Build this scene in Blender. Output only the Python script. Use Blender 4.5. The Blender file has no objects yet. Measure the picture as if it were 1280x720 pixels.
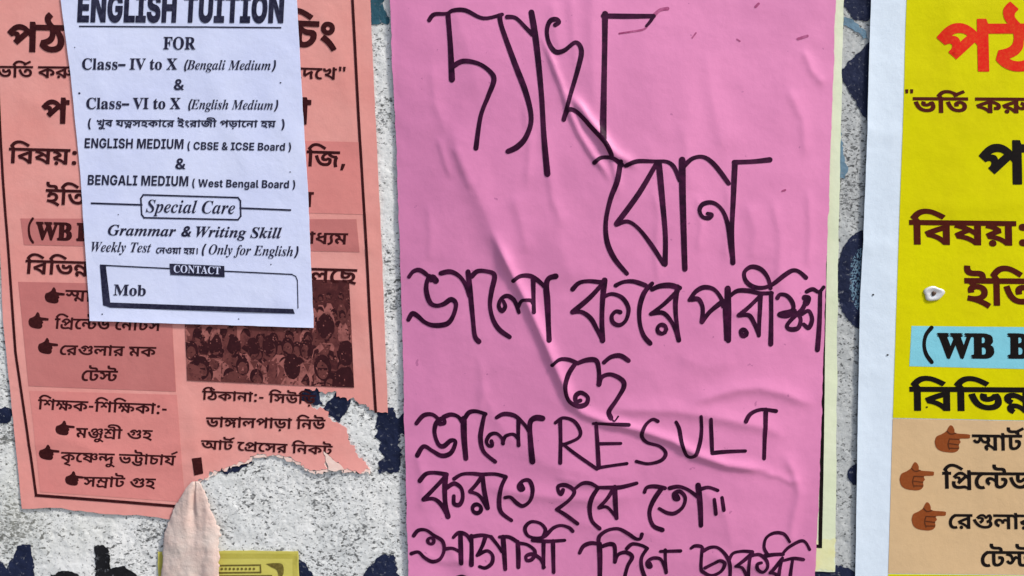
import bpy, math, random
import numpy as np
from mathutils import Vector
from mathutils.geometry import delaunay_2d_cdt

# ------------------------------------------------------------------ camera, sky, sun, exposure
scene = bpy.context.scene
COL = scene.collection
CAM_H, CAM_D, PITCH, FPX = 1.58, 0.78, math.radians(6.0), 1100.0
cam_data = bpy.data.cameras.new('camera')
cam_data.sensor_width = 36.0
cam_data.lens = FPX / 1280 * 36.0
cam_data.clip_start = 0.01
cam_data.clip_end = 500
cam = bpy.data.objects.new('camera', cam_data)
COL.objects.link(cam)
cam.location = (0, -CAM_D, CAM_H)
cam.rotation_euler = (math.radians(90) - PITCH, 0, 0)
scene.camera = cam

SUN_EL, SUN_AZ = math.radians(50), math.radians(58)      # azimuth measured from the wall's normal towards the right
world = bpy.data.worlds.new('World')
scene.world = world
world.use_nodes = True
wn = world.node_tree
sky = wn.nodes.new('ShaderNodeTexSky')
sky.sky_type = 'NISHITA'
sky.sun_disc = False
sky.sun_elevation = SUN_EL
sky.sun_rotation = math.pi - SUN_AZ
sky.air_density = 1.0
sky.dust_density = 2.5
bg = wn.nodes['Background']
bg.inputs['Strength'].default_value = 0.12
wn.links.new(sky.outputs['Color'], bg.inputs['Color'])

sun_data = bpy.data.lights.new('sun', 'SUN')
sun_data.energy = 3.2
sun_data.angle = math.radians(8)
sun_data.color = (1.0, 0.955, 0.89)
sun = bpy.data.objects.new('sun', sun_data)
COL.objects.link(sun)
sun_dir = Vector((math.sin(SUN_AZ) * math.cos(SUN_EL), -math.cos(SUN_AZ) * math.cos(SUN_EL), math.sin(SUN_EL)))
sun.rotation_euler = sun_dir.to_track_quat('Z', 'Y').to_euler()
sun.location = (2, -3, 4)

scene.view_settings.view_transform = 'Standard'
scene.view_settings.look = 'None'
scene.view_settings.gamma = 1.0
scene.view_settings.use_curve_mapping = False
scene.view_settings.exposure = 0.34

# ------------------------------------------------------------------ helpers
rng = random.Random(7)
CP, SP = math.cos(PITCH), math.sin(PITCH)


def wall_xz(px, py):
    """chart of the wall: survey coordinates (1280 x 720 grid) -> metres on the wall plane"""
    px = np.asarray(px, float)
    py = np.asarray(py, float)
    u = (px - 640) / FPX
    v = (360 - py) / FPX
    dy = CP + v * SP
    dz = v * CP - SP
    t = CAM_D / dy
    return u * t, CAM_H + dz * t


def vnoise(x, y, seed=0):
    x = np.asarray(x, float)
    y = np.asarray(y, float)
    xi = np.floor(x).astype(np.int64)
    yi = np.floor(y).astype(np.int64)
    fx = x - xi
    fy = y - yi
    fx = fx * fx * fx * (fx * (fx * 6 - 15) + 10)
    fy = fy * fy * fy * (fy * (fy * 6 - 15) + 10)

    def h(a, b):
        n = (a * 374761393 + b * 668265263 + seed * 974711) & 0x7fffffff
        n = ((n ^ (n >> 13)) * 1274126177) & 0x7fffffff
        return ((n ^ (n >> 16)) & 0xffff) / 65535.0
    return (h(xi, yi) * (1 - fx) + h(xi + 1, yi) * fx) * (1 - fy) + (h(xi, yi + 1) * (1 - fx) + h(xi + 1, yi + 1) * fx) * fy - 0.5


def lin(r, g, b, k=1.0):
    def f(c):
        c /= 255
        return (c / 12.92 if c <= 0.04045 else ((c + 0.055) / 1.055) ** 2.4) * k
    return (min(f(r), .95), min(f(g), .95), min(f(b), .95), 1)


def wall_h(px, py):
    X, Z = wall_xz(px, py)
    return wall_h_m(X, Z)


def wall_h_m(X, Z):
    h = 0.0009 * vnoise(X / .045, Z / .045, 1) + 0.0006 * vnoise(X / .013, Z / .013, 2)
    for k, (sz, am) in enumerate(((.0058, .0003), (.0036, .00028), (.0024, .00025))):
        t = .6 + 1.1 * k
        U, W = X * math.cos(t) - Z * math.sin(t), X * math.sin(t) + Z * math.cos(t)
        h = h + am * vnoise(U / sz, W / sz, 3 + k)
        h = h - 3.2 * am * np.clip(-(vnoise(U / (sz * 1.1) + 7, W / (sz * .8), 13 + k) + .27), 0, None) * 2
    return h


def wall_soft(px, py):
    X, Z = wall_xz(px, py)
    return 0.0009 * vnoise(X / .045, Z / .045, 1) + 0.00022 * vnoise(X / .013, Z / .013, 2)


def winding(cx, cy, segs):
    """winding number of points against directed segments (x0, y0, x1, y1)"""
    w = np.zeros(len(cx), int)
    lo = np.minimum(segs[:, 1], segs[:, 3])
    hi = np.maximum(segs[:, 1], segs[:, 3])
    order = np.argsort(cy)
    for a in range(0, len(cx), 400):
        i = order[a:a + 400]
        X = cx[i, None]
        Y = cy[i, None]
        sg = segs[(hi >= Y[0, 0]) & (lo <= Y[-1, 0])]
        x0, y0, x1, y1 = [s[None, :] for s in sg.T]
        cr = (x1 - x0) * (Y - y0) - (X - x0) * (y1 - y0)
        up = (y0 <= Y) & (y1 > Y) & (cr > 0)
        dn = (y0 > Y) & (y1 <= Y) & (cr < 0)
        w[i] = up.sum(1) - dn.sum(1)
    return w


def triangulate(contours, spacing=None):
    """fill closed contours (non-zero rule, overlaps merged); optional lattice of inner points so the sheet can bend"""
    pts, edges, segs = [], [], []
    for c in contours:
        c = [p for i, p in enumerate(c) if abs(p[0] - c[i - 1][0]) + abs(p[1] - c[i - 1][1]) > 1e-4]
        if len(c) < 3:
            continue
        b = len(pts)
        n = len(c)
        pts += [(float(p[0]), float(p[1])) for p in c]
        edges += [(b + i, b + (i + 1) % n) for i in range(n)]
        segs += [(*c[i], *c[(i + 1) % n]) for i in range(n)]
    segs = np.array(segs, float)
    if spacing:
        a = np.array(pts)
        x0, y0 = a.min(0)
        x1, y1 = a.max(0)
        gx, gy = np.meshgrid(np.arange(x0 + spacing * .37, x1, spacing), np.arange(y0 + spacing * .41, y1, spacing))
        gx[1::2] += spacing * .5
        gx = gx.ravel()
        gy = gy.ravel()
        ins = winding(gx, gy, segs) != 0
        if len(segs) < 900:          # keep the lattice clear of the outline
            gx, gy = gx[ins], gy[ins]
            near = np.full(len(gx), 1e9)
            for x0, y0, x1, y1 in segs:
                dx, dy = x1 - x0, y1 - y0
                tt = np.clip(((gx - x0) * dx + (gy - y0) * dy) / max(dx * dx + dy * dy, 1e-9), 0, 1)
                near = np.minimum(near, np.hypot(gx - x0 - tt * dx, gy - y0 - tt * dy))
            ins = near > spacing * .3
        pts += list(zip(gx[ins].tolist(), gy[ins].tolist()))
    r = delaunay_2d_cdt([Vector(p) for p in pts], edges, [], 0, 1e-5)
    V = np.array([(v.x, v.y) for v in r[0]])
    F = np.array([f for f in r[2] if len(f) == 3], int)
    c = V[F].mean(1)
    a, b, d = V[F[:, 0]], V[F[:, 1]], V[F[:, 2]]
    area = np.abs((b[:, 0] - a[:, 0]) * (d[:, 1] - a[:, 1]) - (b[:, 1] - a[:, 1]) * (d[:, 0] - a[:, 0]))
    F = F[(winding(c[:, 0], c[:, 1], segs) != 0) & (area > 2e-3)]
    used, inv = np.unique(F, return_inverse=True)
    return V[used], inv.reshape(-1, 3)


def link(name, verts, faces, mats, parent=None, midx=None, smooth=True, flat_from=None):
    me = bpy.data.meshes.new(name)
    me.from_pydata([tuple(v) for v in verts], [], [tuple(int(i) for i in f) for f in faces])
    for m in (mats if isinstance(mats, (list, tuple)) else [mats]):
        me.materials.append(m)
    if midx is not None:
        me.polygons.foreach_set('material_index', np.asarray(midx, np.int32))
    sm = np.ones(len(me.polygons), bool) if smooth else np.zeros(len(me.polygons), bool)
    if flat_from is not None:
        sm[flat_from:] = False
    me.polygons.foreach_set('use_smooth', sm)
    me.update()
    o = bpy.data.objects.new(name, me)
    COL.objects.link(o)
    if parent:
        o.parent = parent
    return o


def tag(o, label=None, cat=None, group=None, kind=None):
    if label:
        o['label'] = label
    if cat:
        o['category'] = cat
    if group:
        o['group'] = group
    if kind:
        o['kind'] = kind
    return o


class Thing:
    """an Empty at the thing's base on the wall; px/py is that base in survey coordinates"""
    def __init__(s, name, label, cat, px, py, height):
        s.h = height
        x, z = wall_xz(px, py)
        s.loc = np.array((float(x), 0.0, float(z)))
        s.o = bpy.data.objects.new(name, None)
        s.o.empty_display_size = .05
        COL.objects.link(s.o)
        s.o.location = s.loc
        tag(s.o, label, cat)

    def to3d(s, V, off, origin=None):
        x, z = wall_xz(V[:, 0], V[:, 1])
        y = -(s.h(V[:, 0], V[:, 1]) + off)
        return np.stack([x, y, z], 1) - (s.loc if origin is None else origin)

    def sheet(s, name, contours, mat, off=0.0, spacing=8, thick=0.0, parent=None):
        V, F = triangulate(contours, spacing)
        P = s.to3d(V, off)
        F = F[:, ::-1] if facing(V, F) else F
        faces = [tuple(f) for f in F]
        n0 = len(faces)
        if thick:
            cnt = {}
            for f in F:
                for a, b in ((f[0], f[1]), (f[1], f[2]), (f[2], f[0])):
                    cnt[(a, b)] = 1
            bd = [e for e in cnt if (e[1], e[0]) not in cnt]
            ids = sorted({i for e in bd for i in e})
            m1 = {v: len(P) + k for k, v in enumerate(ids)}
            m2 = {v: len(P) + len(ids) + k for k, v in enumerate(ids)}
            top = P[ids]
            back = top + np.array((0, thick, 0))
            P = np.concatenate([P, top, back])
            faces += [(m1[b], m1[a], m2[a], m2[b]) for a, b in bd]
        return link(name, P, faces, mat, parent or s.o, smooth=True, flat_from=n0 if thick else None)

    def text(s, key, mat, H, y, xl=None, xr=None, slope=0.0, slant=0.0, off=0.00036, name='text_line', fat=0.0, stretch=1.0, parent=None, clip=None, capk=None):
        """print one line; H = height of the headline (Bengali) or capitals (Latin); y = baseline at the anchored end"""
        k = capk or {'B': .688, 'M': .70, 'I': .727, 'K': .727}[TEXT[key].split(':')[0][0]]
        cs = glyph_contours(key)
        xs = [p[0] for c in cs for p in c]
        x0, x1 = min(xs), max(xs)
        sy = H / (k * 1000)
        if xl is not None and xr is not None:
            sx = (xr - xl) / (x1 - x0)
        else:
            sx = sy * stretch
            if xl is None:
                xl = xr - sx * (x1 - x0)
                y = y - slope * (xr - xl)
        out = []
        for c in cs:
            out.append([(xl + (p[0] - x0) * sx - slant * (-p[1] * sy), y - p[1] * sy + slope * (p[0] - x0) * sx) for p in c])
        if fat:
            out = [[(a + dx, b + dy) for a, b in c] for c in out for dx, dy in ((0, 0), (fat * .75, fat * .5), (-fat * .75, -fat * .5), (fat * .3, fat), (-fat * .3, -fat), (fat * .6, -fat * .7), (-fat * .6, fat * .7))]
        if clip:
            out = [clip_band(c, *clip) for c in out]
        return s.sheet(name, out, mat, off, spacing=7, parent=parent)


def clip_band(c, y0, y1):
    """keep only the part of a contour with y0 < y < y1 (Sutherland-Hodgman)"""
    for lim, sgn in ((y0, 1), (y1, -1)):
        r = []
        for i in range(len(c)):
            a, b = c[i - 1], c[i]
            ia, ib = sgn * (a[1] - lim) >= 0, sgn * (b[1] - lim) >= 0
            if ia != ib:
                t = (lim - a[1]) / (b[1] - a[1])
                r.append((a[0] + t * (b[0] - a[0]), lim))
            if ib:
                r.append(b)
        c = r
        if not c:
            return []
    return c


def facing(V, F):
    a, b, c = V[F[0]]
    return (b[0] - a[0]) * (c[1] - a[1]) - (b[1] - a[1]) * (c[0] - a[0]) > 0


_gc = {}


def glyph(g):
    if g not in _gc:
        res = []
        for con in GLYPH[g].split('|'):
            p = []
            for t in con.split():
                on = t[0] != '~'
                a, b = t.lstrip('~').split(',')
                p.append((float(a), float(b), on))
            q = []
            n = len(p)
            for i in range(n):
                q.append(p[i])
                if not p[i][2] and not p[(i + 1) % n][2]:
                    m = p[(i + 1) % n]
                    q.append(((p[i][0] + m[0]) / 2, (p[i][1] + m[1]) / 2, True))
            st = next(i for i, t in enumerate(q) if t[2])
            q = q[st:] + q[:st]
            out = []
            i = 0
            while i < len(q):
                a = q[i]
                out.append(a[:2])
                b = q[(i + 1) % len(q)]
                if not b[2]:
                    c = q[(i + 2) % len(q)]
                    for t in (.25, .5, .75):
                        out.append(((1 - t) ** 2 * a[0] + 2 * t * (1 - t) * b[0] + t * t * c[0], (1 - t) ** 2 * a[1] + 2 * t * (1 - t) * b[1] + t * t * c[1]))
                    i += 2
                else:
                    i += 1
            res.append(out)
        _gc[g] = res
    return _gc[g]


def glyph_contours(key):
    out = []
    for t in TEXT[key].split():
        g, x, y = t.split(':')
        out += [[(a + float(x), b + float(y)) for a, b in c] for c in glyph(g)]
    return out


def smooth_line(p, n=6, closed=False):
    """Catmull-Rom through the points"""
    if len(p) < 3:
        a, b = p[0], p[-1]
        m = max(3, int(math.dist(a, b) / 5))
        return [(a[0] + (b[0] - a[0]) * i / m, a[1] + (b[1] - a[1]) * i / m) for i in range(m + 1)]
    q = [p[0]] + list(p) + [p[-1]]
    r = []
    for i in range(1, len(q) - 2):
        for k in range(n):
            t = k / n
            f = lambda d: .5 * (2 * q[i][d] + (q[i + 1][d] - q[i - 1][d]) * t + (2 * q[i - 1][d] - 5 * q[i][d] + 4 * q[i + 1][d] - q[i + 2][d]) * t * t + (3 * q[i][d] - q[i - 1][d] - 3 * q[i + 1][d] + q[i + 2][d]) * t ** 3)
            r.append((f(0), f(1)))
    r.append(tuple(p[-1]))
    return r


def ribbon(line, w, wob=.08):
    """stroke of a marker pen: oriented quads and round dabs, merged later by the fill"""
    out = []
    ph = rng.random() * 6
    rad = [w / 2 * (1 + wob * math.sin(i * .37 + ph)) for i in range(len(line))]
    for i in range(len(line) - 1):
        (ax, ay), (bx, by) = line[i], line[i + 1]
        d = math.hypot(bx - ax, by - ay)
        if d < 1e-6:
            continue
        nx, ny = -(by - ay) / d, (bx - ax) / d
        q = [(ax + nx * rad[i], ay + ny * rad[i]), (ax - nx * rad[i], ay - ny * rad[i]), (bx - nx * rad[i + 1], by - ny * rad[i + 1]), (bx + nx * rad[i + 1], by + ny * rad[i + 1])]
        out.append(q)
    for i, (x, y) in enumerate(line):
        k = 10
        o = i * .7
        out.append([(x + rad[i] * math.cos(o + 2 * math.pi * j / k), y + rad[i] * math.sin(o + 2 * math.pi * j / k)) for j in range(k)])
    return [orient(c) for c in out]


def orient(c):
    a = sum(c[i - 1][0] * c[i][1] - c[i][0] * c[i - 1][1] for i in range(len(c)))
    return c if a > 0 else c[::-1]


def rough_edge(poly, step=6, amp=0.0, seed=0, amps=None):
    """subdivide an outline and fray it"""
    out = []
    r = random.Random(seed)
    n = len(poly)
    for i in range(n):
        a, b = poly[i], poly[(i + 1) % n]
        A = amps.get(i, amp) if amps else amp
        st = step if A < .8 else 2.2
        m = max(1, int(math.dist(a, b) / st))
        d = math.dist(a, b) or 1
        nx, ny = -(b[1] - a[1]) / d, (b[0] - a[0]) / d
        v = 0
        for k in range(m):
            t = k / m
            v = .55 * v + r.gauss(0, 1) * A if k else 0
            out.append((a[0] + (b[0] - a[0]) * t + nx * v, a[1] + (b[1] - a[1]) * t + ny * v))
    return out


def band(p, w):
    """a ruled line through points, as one closed contour list"""
    out = []
    for a, b in zip(p, p[1:]):
        d = math.dist(a, b)
        nx, ny = -(b[1] - a[1]) / d * w / 2, (b[0] - a[0]) / d * w / 2
        ex, ey = (b[0] - a[0]) / d * w / 2, (b[1] - a[1]) / d * w / 2
        m = max(1, int(d / 12))
        top = [(a[0] - ex + nx + (b[0] - a[0] + 2 * ex) * i / m, a[1] - ey + ny + (b[1] - a[1] + 2 * ey) * i / m) for i in range(m + 1)]
        bot = [(x - 2 * nx, y - 2 * ny) for x, y in reversed(top)]
        out.append(orient(top + bot))
    return out


def ell(cx, cy, rx, ry, n=24, rot=0):
    c, s_ = math.cos(rot), math.sin(rot)
    return [(cx + rx * math.cos(t) * c - ry * math.sin(t) * s_, cy + rx * math.cos(t) * s_ + ry * math.sin(t) * c) for t in [2 * math.pi * i / n for i in range(n)]]


# ------------------------------------------------------------------ materials
def new_mat(name):
    m = bpy.data.materials.new(name)
    m.use_nodes = True
    nt = m.node_tree
    return m, nt, nt.nodes['Principled BSDF']


def noise(nt, scale, detail=4, rough=.6, vec=None):
    n = nt.nodes.new('ShaderNodeTexNoise')
    n.inputs['Scale'].default_value = scale
    n.inputs['Detail'].default_value = detail
    n.inputs['Roughness'].default_value = rough
    if vec:
        nt.links.new(vec, n.inputs['Vector'])
    return n


def ramp(nt, src, stops):
    r = nt.nodes.new('ShaderNodeValToRGB')
    e = r.color_ramp.elements
    while len(e) < len(stops):
        e.new(.5)
    for q, (p, c) in zip(e, stops):
        q.position = p
        q.color = c
    nt.links.new(src, r.inputs['Fac'])
    return r


def mix(nt, fac, a, b):
    m = nt.nodes.new('ShaderNodeMix')
    m.data_type = 'RGBA'
    if isinstance(fac, float):
        m.inputs[0].default_value = fac
    else:
        nt.links.new(fac, m.inputs[0])
    for i, v in ((6, a), (7, b)):
        if isinstance(v, tuple):
            m.inputs[i].default_value = v
        else:
            nt.links.new(v, m.inputs[i])
    return m.outputs[2]


BW = lambda v: (v, v, v, 1)


def coords(nt):
    return nt.nodes.new('ShaderNodeTexCoord').outputs['Object']


def paper_mat(name, base, worn, rough=.5, spec=.4, mott=.35, fleck=None, bump=.14, scale=9, crinkle=.25):
    """coloured printing paper: faded clouds, faint scuffs, soft fibre relief"""
    m, nt, b = new_mat(name)
    co = coords(nt)
    n1 = noise(nt, scale, 5, .62, co)
    f = ramp(nt, n1.outputs[0], [(.35, BW(0)), (.72, BW(mott))])
    c = mix(nt, f.outputs[0], base, worn)
    n2 = noise(nt, 260, 3, .7, co)
    f2 = ramp(nt, n2.outputs[0], [(.3, BW(.12)), (.7, BW(0))])
    c = mix(nt, f2.outputs[0], c, tuple(v * .72 for v in base[:3]) + (1,))
    if fleck:
        n3 = noise(nt, 150, 2, .5, co)
        f3 = ramp(nt, n3.outputs[0], [(.735, BW(0)), (.77, BW(.55))])
        c = mix(nt, f3.outputs[0], c, fleck)
    nt.links.new(c, b.inputs['Base Color'])
    b.inputs['Roughness'].default_value = rough
    b.inputs['Specular IOR Level'].default_value = spec
    n4 = noise(nt, 60, 4, .55, co)
    n5 = noise(nt, 900, 2, .5, co)
    ad = nt.nodes.new('ShaderNodeMath')
    ad.operation = 'MULTIPLY_ADD'
    nt.links.new(n5.outputs[0], ad.inputs[0])
    ad.inputs[1].default_value = .12
    nt.links.new(n4.outputs[0], ad.inputs[2])
    if crinkle:
        mu = nt.nodes.new('ShaderNodeTexNoise')
        mu.noise_type = 'RIDGED_MULTIFRACTAL'
        mu.inputs['Scale'].default_value = 17
        mu.inputs['Detail'].default_value = 3
        nt.links.new(co, mu.inputs['Vector'])
        a2 = nt.nodes.new('ShaderNodeMath')
        a2.operation = 'MULTIPLY_ADD'
        nt.links.new(mu.outputs[0], a2.inputs[0])
        a2.inputs[1].default_value = crinkle
        nt.links.new(ad.outputs[0], a2.inputs[2])
        ad = a2
    bp = nt.nodes.new('ShaderNodeBump')
    bp.inputs['Strength'].default_value = bump
    bp.inputs['Distance'].default_value = .004
    nt.links.new(ad.outputs[0], bp.inputs['Height'])
    nt.links.new(bp.outputs[0], b.inputs['Normal'])
    return m


def ink_mat(name, col, worn, amount=.35, rough=.5, scale=420):
    """printing or marker ink, a little uneven and rubbed"""
    m, nt, b = new_mat(name)
    co = coords(nt)
    n1 = noise(nt, scale, 3, .65, co)
    f = ramp(nt, n1.outputs[0], [(.45, BW(0)), (.75, BW(amount))])
    n2 = noise(nt, 35, 3, .6, co)
    f2 = ramp(nt, n2.outputs[0], [(.4, BW(0)), (.75, BW(amount * .5))])
    c = mix(nt, f2.outputs[0], mix(nt, f.outputs[0], col, worn), worn)
    nt.links.new(c, b.inputs['Base Color'])
    b.inputs['Roughness'].default_value = rough
    b.inputs['Specular IOR Level'].default_value = .12
    return m


def plaster_mat():
    m, nt, b = new_mat('rough_white_plaster')
    co = coords(nt)
    big = noise(nt, 7, 4, .6, co)
    c = mix(nt, ramp(nt, big.outputs[0], [(.35, BW(0)), (.7, BW(1))]).outputs[0], (.66, .68, .68, 1), (.80, .80, .79, 1))
    mid = noise(nt, 55, 5, .7, co)
    c = mix(nt, ramp(nt, mid.outputs[0], [(.5, BW(0)), (.78, BW(.55))]).outputs[0], c, (.36, .38, .37, 1))
    sx = nt.nodes.new('ShaderNodeSeparateXYZ')
    nt.links.new(co, sx.inputs[0])
    wob = nt.nodes.new('ShaderNodeMath')
    wob.operation = 'MULTIPLY_ADD'
    nt.links.new(noise(nt, 14, 4, .6, co).outputs[0], wob.inputs[0])
    wob.inputs[1].default_value = .12
    nt.links.new(sx.outputs[0], wob.inputs[2])
    c = mix(nt, ramp(nt, wob.outputs[0], [(.26, BW(0)), (.34, BW(.75))]).outputs[0], c, (.40, .42, .42, 1))
    patch = noise(nt, 16, 3, .6, co)
    for k, (sc, lo, hi, dk, op) in enumerate(((200, .80, .85, .06, .92), (330, .80, .855, .09, .85), (110, .845, .90, .10, .85), (260, .75, .84, .34, .55))):
        mp = nt.nodes.new('ShaderNodeMapping')
        mp.inputs['Location'].default_value = (k * 3.1, 0, k * 1.7)
        mp.inputs['Rotation'].default_value = (0, math.radians(35 + 40 * k), 0)
        mp.inputs['Scale'].default_value = (1, 1, 1.5)
        nt.links.new(co, mp.inputs['Vector'])
        sp = noise(nt, sc, 2, .55, mp.outputs[0])
        pm = nt.nodes.new('ShaderNodeMath')
        pm.operation = 'MULTIPLY_ADD'
        nt.links.new(patch.outputs[0], pm.inputs[0])
        pm.inputs[1].default_value = .40
        nt.links.new(sp.outputs[0], pm.inputs[2])
        fl = ramp(nt, pm.outputs[0], [(lo, BW(0)), (hi, BW(op))])
        c = mix(nt, fl.outputs[0], c, (dk, dk * 1.03, dk * 1.05, 1))
    st = noise(nt, 3.2, 4, .6, co)
    c = mix(nt, ramp(nt, st.outputs[0], [(.55, BW(0)), (.75, BW(.35))]).outputs[0], c, (.50, .50, .40, 1))
    nt.links.new(c, b.inputs['Base Color'])
    b.inputs['Roughness'].default_value = .9
    b.inputs['Specular IOR Level'].default_value = .2
    g = noise(nt, 420, 4, .65, co)
    bp = nt.nodes.new('ShaderNodeBump')
    bp.inputs['Strength'].default_value = .38
    bp.inputs['Distance'].default_value = .0012
    nt.links.new(g.outputs[0], bp.inputs['Height'])
    nt.links.new(bp.outputs[0], b.inputs['Normal'])
    return m


def wall_paint_mat(name, col):
    """old hand-painted lettering, worn off the high grains"""
    m, nt, b = new_mat(name)
    co = coords(nt)
    n1 = noise(nt, 260, 4, .7, co)
    f = ramp(nt, n1.outputs[0], [(.59, BW(0)), (.70, BW(.85))])
    n2 = noise(nt, 40, 3, .6, co)
    c = mix(nt, ramp(nt, n2.outputs[0], [(.35, BW(0)), (.7, BW(1))]).outputs[0], col, tuple(min(1, v * 1.6 + .003) for v in col[:3]) + (1,))
    c = mix(nt, f.outputs[0], c, (.22, .23, .26, 1))
    nt.links.new(c, b.inputs['Base Color'])
    b.inputs['Roughness'].default_value = .7
    b.inputs['Specular IOR Level'].default_value = .15
    g = noise(nt, 420, 4, .65, co)
    bp = nt.nodes.new('ShaderNodeBump')
    bp.inputs['Strength'].default_value = .5
    bp.inputs['Distance'].default_value = .001
    nt.links.new(g.outputs[0], bp.inputs['Height'])
    nt.links.new(bp.outputs[0], b.inputs['Normal'])
    return m


M = {
    'plaster': plaster_mat(),
    'navy': wall_paint_mat('worn_navy_paint', (.007, .011, .034, 1)),
    'black': wall_paint_mat('worn_black_paint', (.006, .006, .008, 1)),
    'teal': wall_paint_mat('worn_teal_paint', (.02, .07, .10, 1)),
    'slate': wall_paint_mat('worn_slate_blue_paint', (.10, .17, .23, 1)),
    'red_paper': paper_mat('salmon_poster_paper', lin(221, 145, 138), lin(229, 164, 157), .6, .2, .8, scale=12),
    'red_panel': paper_mat('dusky_red_print', lin(188, 112, 110), lin(202, 128, 124), .6, .2, .6, scale=14),
    'red_tint': paper_mat('faint_red_print', lin(212, 130, 126), lin(222, 146, 140), .6, .2, .6, scale=14),
    'red_ink': ink_mat('maroon_black_ink', lin(48, 12, 16), lin(104, 46, 46), .26),
    'flyer': paper_mat('white_flyer_paper', lin(215, 222, 255), lin(198, 206, 242), .55, .3, .8, scale=11, crinkle=.5),
    'flyer_ink': ink_mat('blue_black_ink', lin(28, 28, 50), lin(95, 95, 125), .28),
    'pink_paper': paper_mat('pink_poster_paper', lin(224, 136, 183), lin(208, 124, 171), .46, .4, .9, fleck=lin(160, 84, 132), bump=.12, scale=10, crinkle=.5),
    'marker': ink_mat('purple_black_marker', lin(36, 4, 32), lin(92, 30, 74), .5, .42, 110),
    'smudge': ink_mat('smudged_marker', lin(150, 60, 105), lin(205, 120, 165), .7, .5, 150),
    'cream_paper': paper_mat('cream_poster_paper', lin(226, 232, 204), lin(208, 220, 180), .6, .3, .8, scale=14),
    'cream_stain': paper_mat('yellowed_cream_paper', lin(222, 220, 160), lin(226, 230, 196), .6, .3, .8, scale=40),
    'white_paper': paper_mat('white_margin_paper', lin(218, 231, 244), lin(204, 219, 236), .5, .4, .5, scale=6),
    'yellow': paper_mat('bright_yellow_print', lin(217, 212, 0), lin(206, 196, 6), .5, .06, .9, scale=13),
    'tan': paper_mat('tan_print', lin(212, 180, 138), lin(206, 171, 126), .5, .2, .6, scale=9),
    'blue': paper_mat('sky_blue_print', lin(122, 200, 218), lin(140, 208, 222), .45, .4, .6, scale=9),
    'red_title': ink_mat('red_title_ink', lin(222, 22, 12), lin(226, 110, 40), .35),
    'brown_ink': ink_mat('dark_brown_ink', lin(72, 14, 4), lin(110, 50, 20), .2),
    'black_ink': ink_mat('black_ink', lin(14, 8, 8), lin(50, 36, 32), .2),
    'hand': ink_mat('brown_hand_ink', lin(134, 66, 28), lin(160, 92, 50), .35),
    'hand_line': ink_mat('dark_hand_line', lin(84, 42, 22), lin(120, 66, 36), .3),
    'leaflet': paper_mat('olive_yellow_paper', lin(196, 186, 88), lin(206, 198, 104), .6, .3, .8, scale=20),
    'leaflet_dark': paper_mat('olive_border_print', lin(176, 166, 66), lin(190, 180, 90), .6, .3, .8, scale=30),
    'leaflet_ink': ink_mat('olive_brown_ink', lin(92, 80, 36), lin(150, 138, 70), .5),
    'flap': paper_mat('bare_paper_back', lin(206, 190, 182), lin(204, 172, 162), .8, .2, .9, fleck=lin(150, 122, 116), bump=.5, scale=34, crinkle=.8),
    'torn': paper_mat('torn_paper_fibre', lin(236, 214, 204), lin(222, 180, 170), .8, .2, .9, scale=60),
    'ph0': ink_mat('photo_shadow_ink', lin(64, 28, 32), lin(110, 58, 56), .7, .6, 190),
    'ph1': ink_mat('photo_hair_ink', lin(48, 18, 24), lin(74, 32, 36), .4, .6, 190),
    'ph2': ink_mat('photo_skin_ink', lin(104, 57, 55), lin(72, 36, 38), .9, .6, 190),
    'ph3': ink_mat('photo_shirt_ink', lin(160, 98, 93), lin(104, 58, 57), .9, .6, 190),
    'ph4': ink_mat('photo_cloth_ink', lin(112, 62, 60), lin(70, 32, 36), .9, .6, 190),
}
mm, nt_, b_ = new_mat('galvanised_nail_steel')
b_.inputs['Metallic'].default_value = .35
b_.inputs['Base Color'].default_value = (.80, .80, .78, 1)
b_.inputs['Roughness'].default_value = .38
M['steel'] = mm
nn = noise(nt_, 300, 3)
nt_.links.new(ramp(nt_, nn.outputs[0], [(.3, BW(.55)), (.7, BW(.85))]).outputs[0], b_.inputs['Base Color'])
mm, nt_, b_ = new_mat('rusty_nail_core')
nn = noise(nt_, 800, 3)
nt_.links.new(ramp(nt_, nn.outputs[0], [(.3, (.03, .02, .015, 1)), (.7, (.14, .07, .04, 1))]).outputs[0], b_.inputs['Base Color'])
b_.inputs['Roughness'].default_value = .8
M['rust'] = mm
mm, nt_, b_ = new_mat('dusty_ground')
nn = noise(nt_, 6, 6)
nt_.links.new(ramp(nt_, nn.outputs[0], [(.3, (.16, .15, .13, 1)), (.7, (.26, .24, .21, 1))]).outputs[0], b_.inputs['Base Color'])
b_.inputs['Roughness'].default_value = .95
M['ground'] = mm

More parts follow.
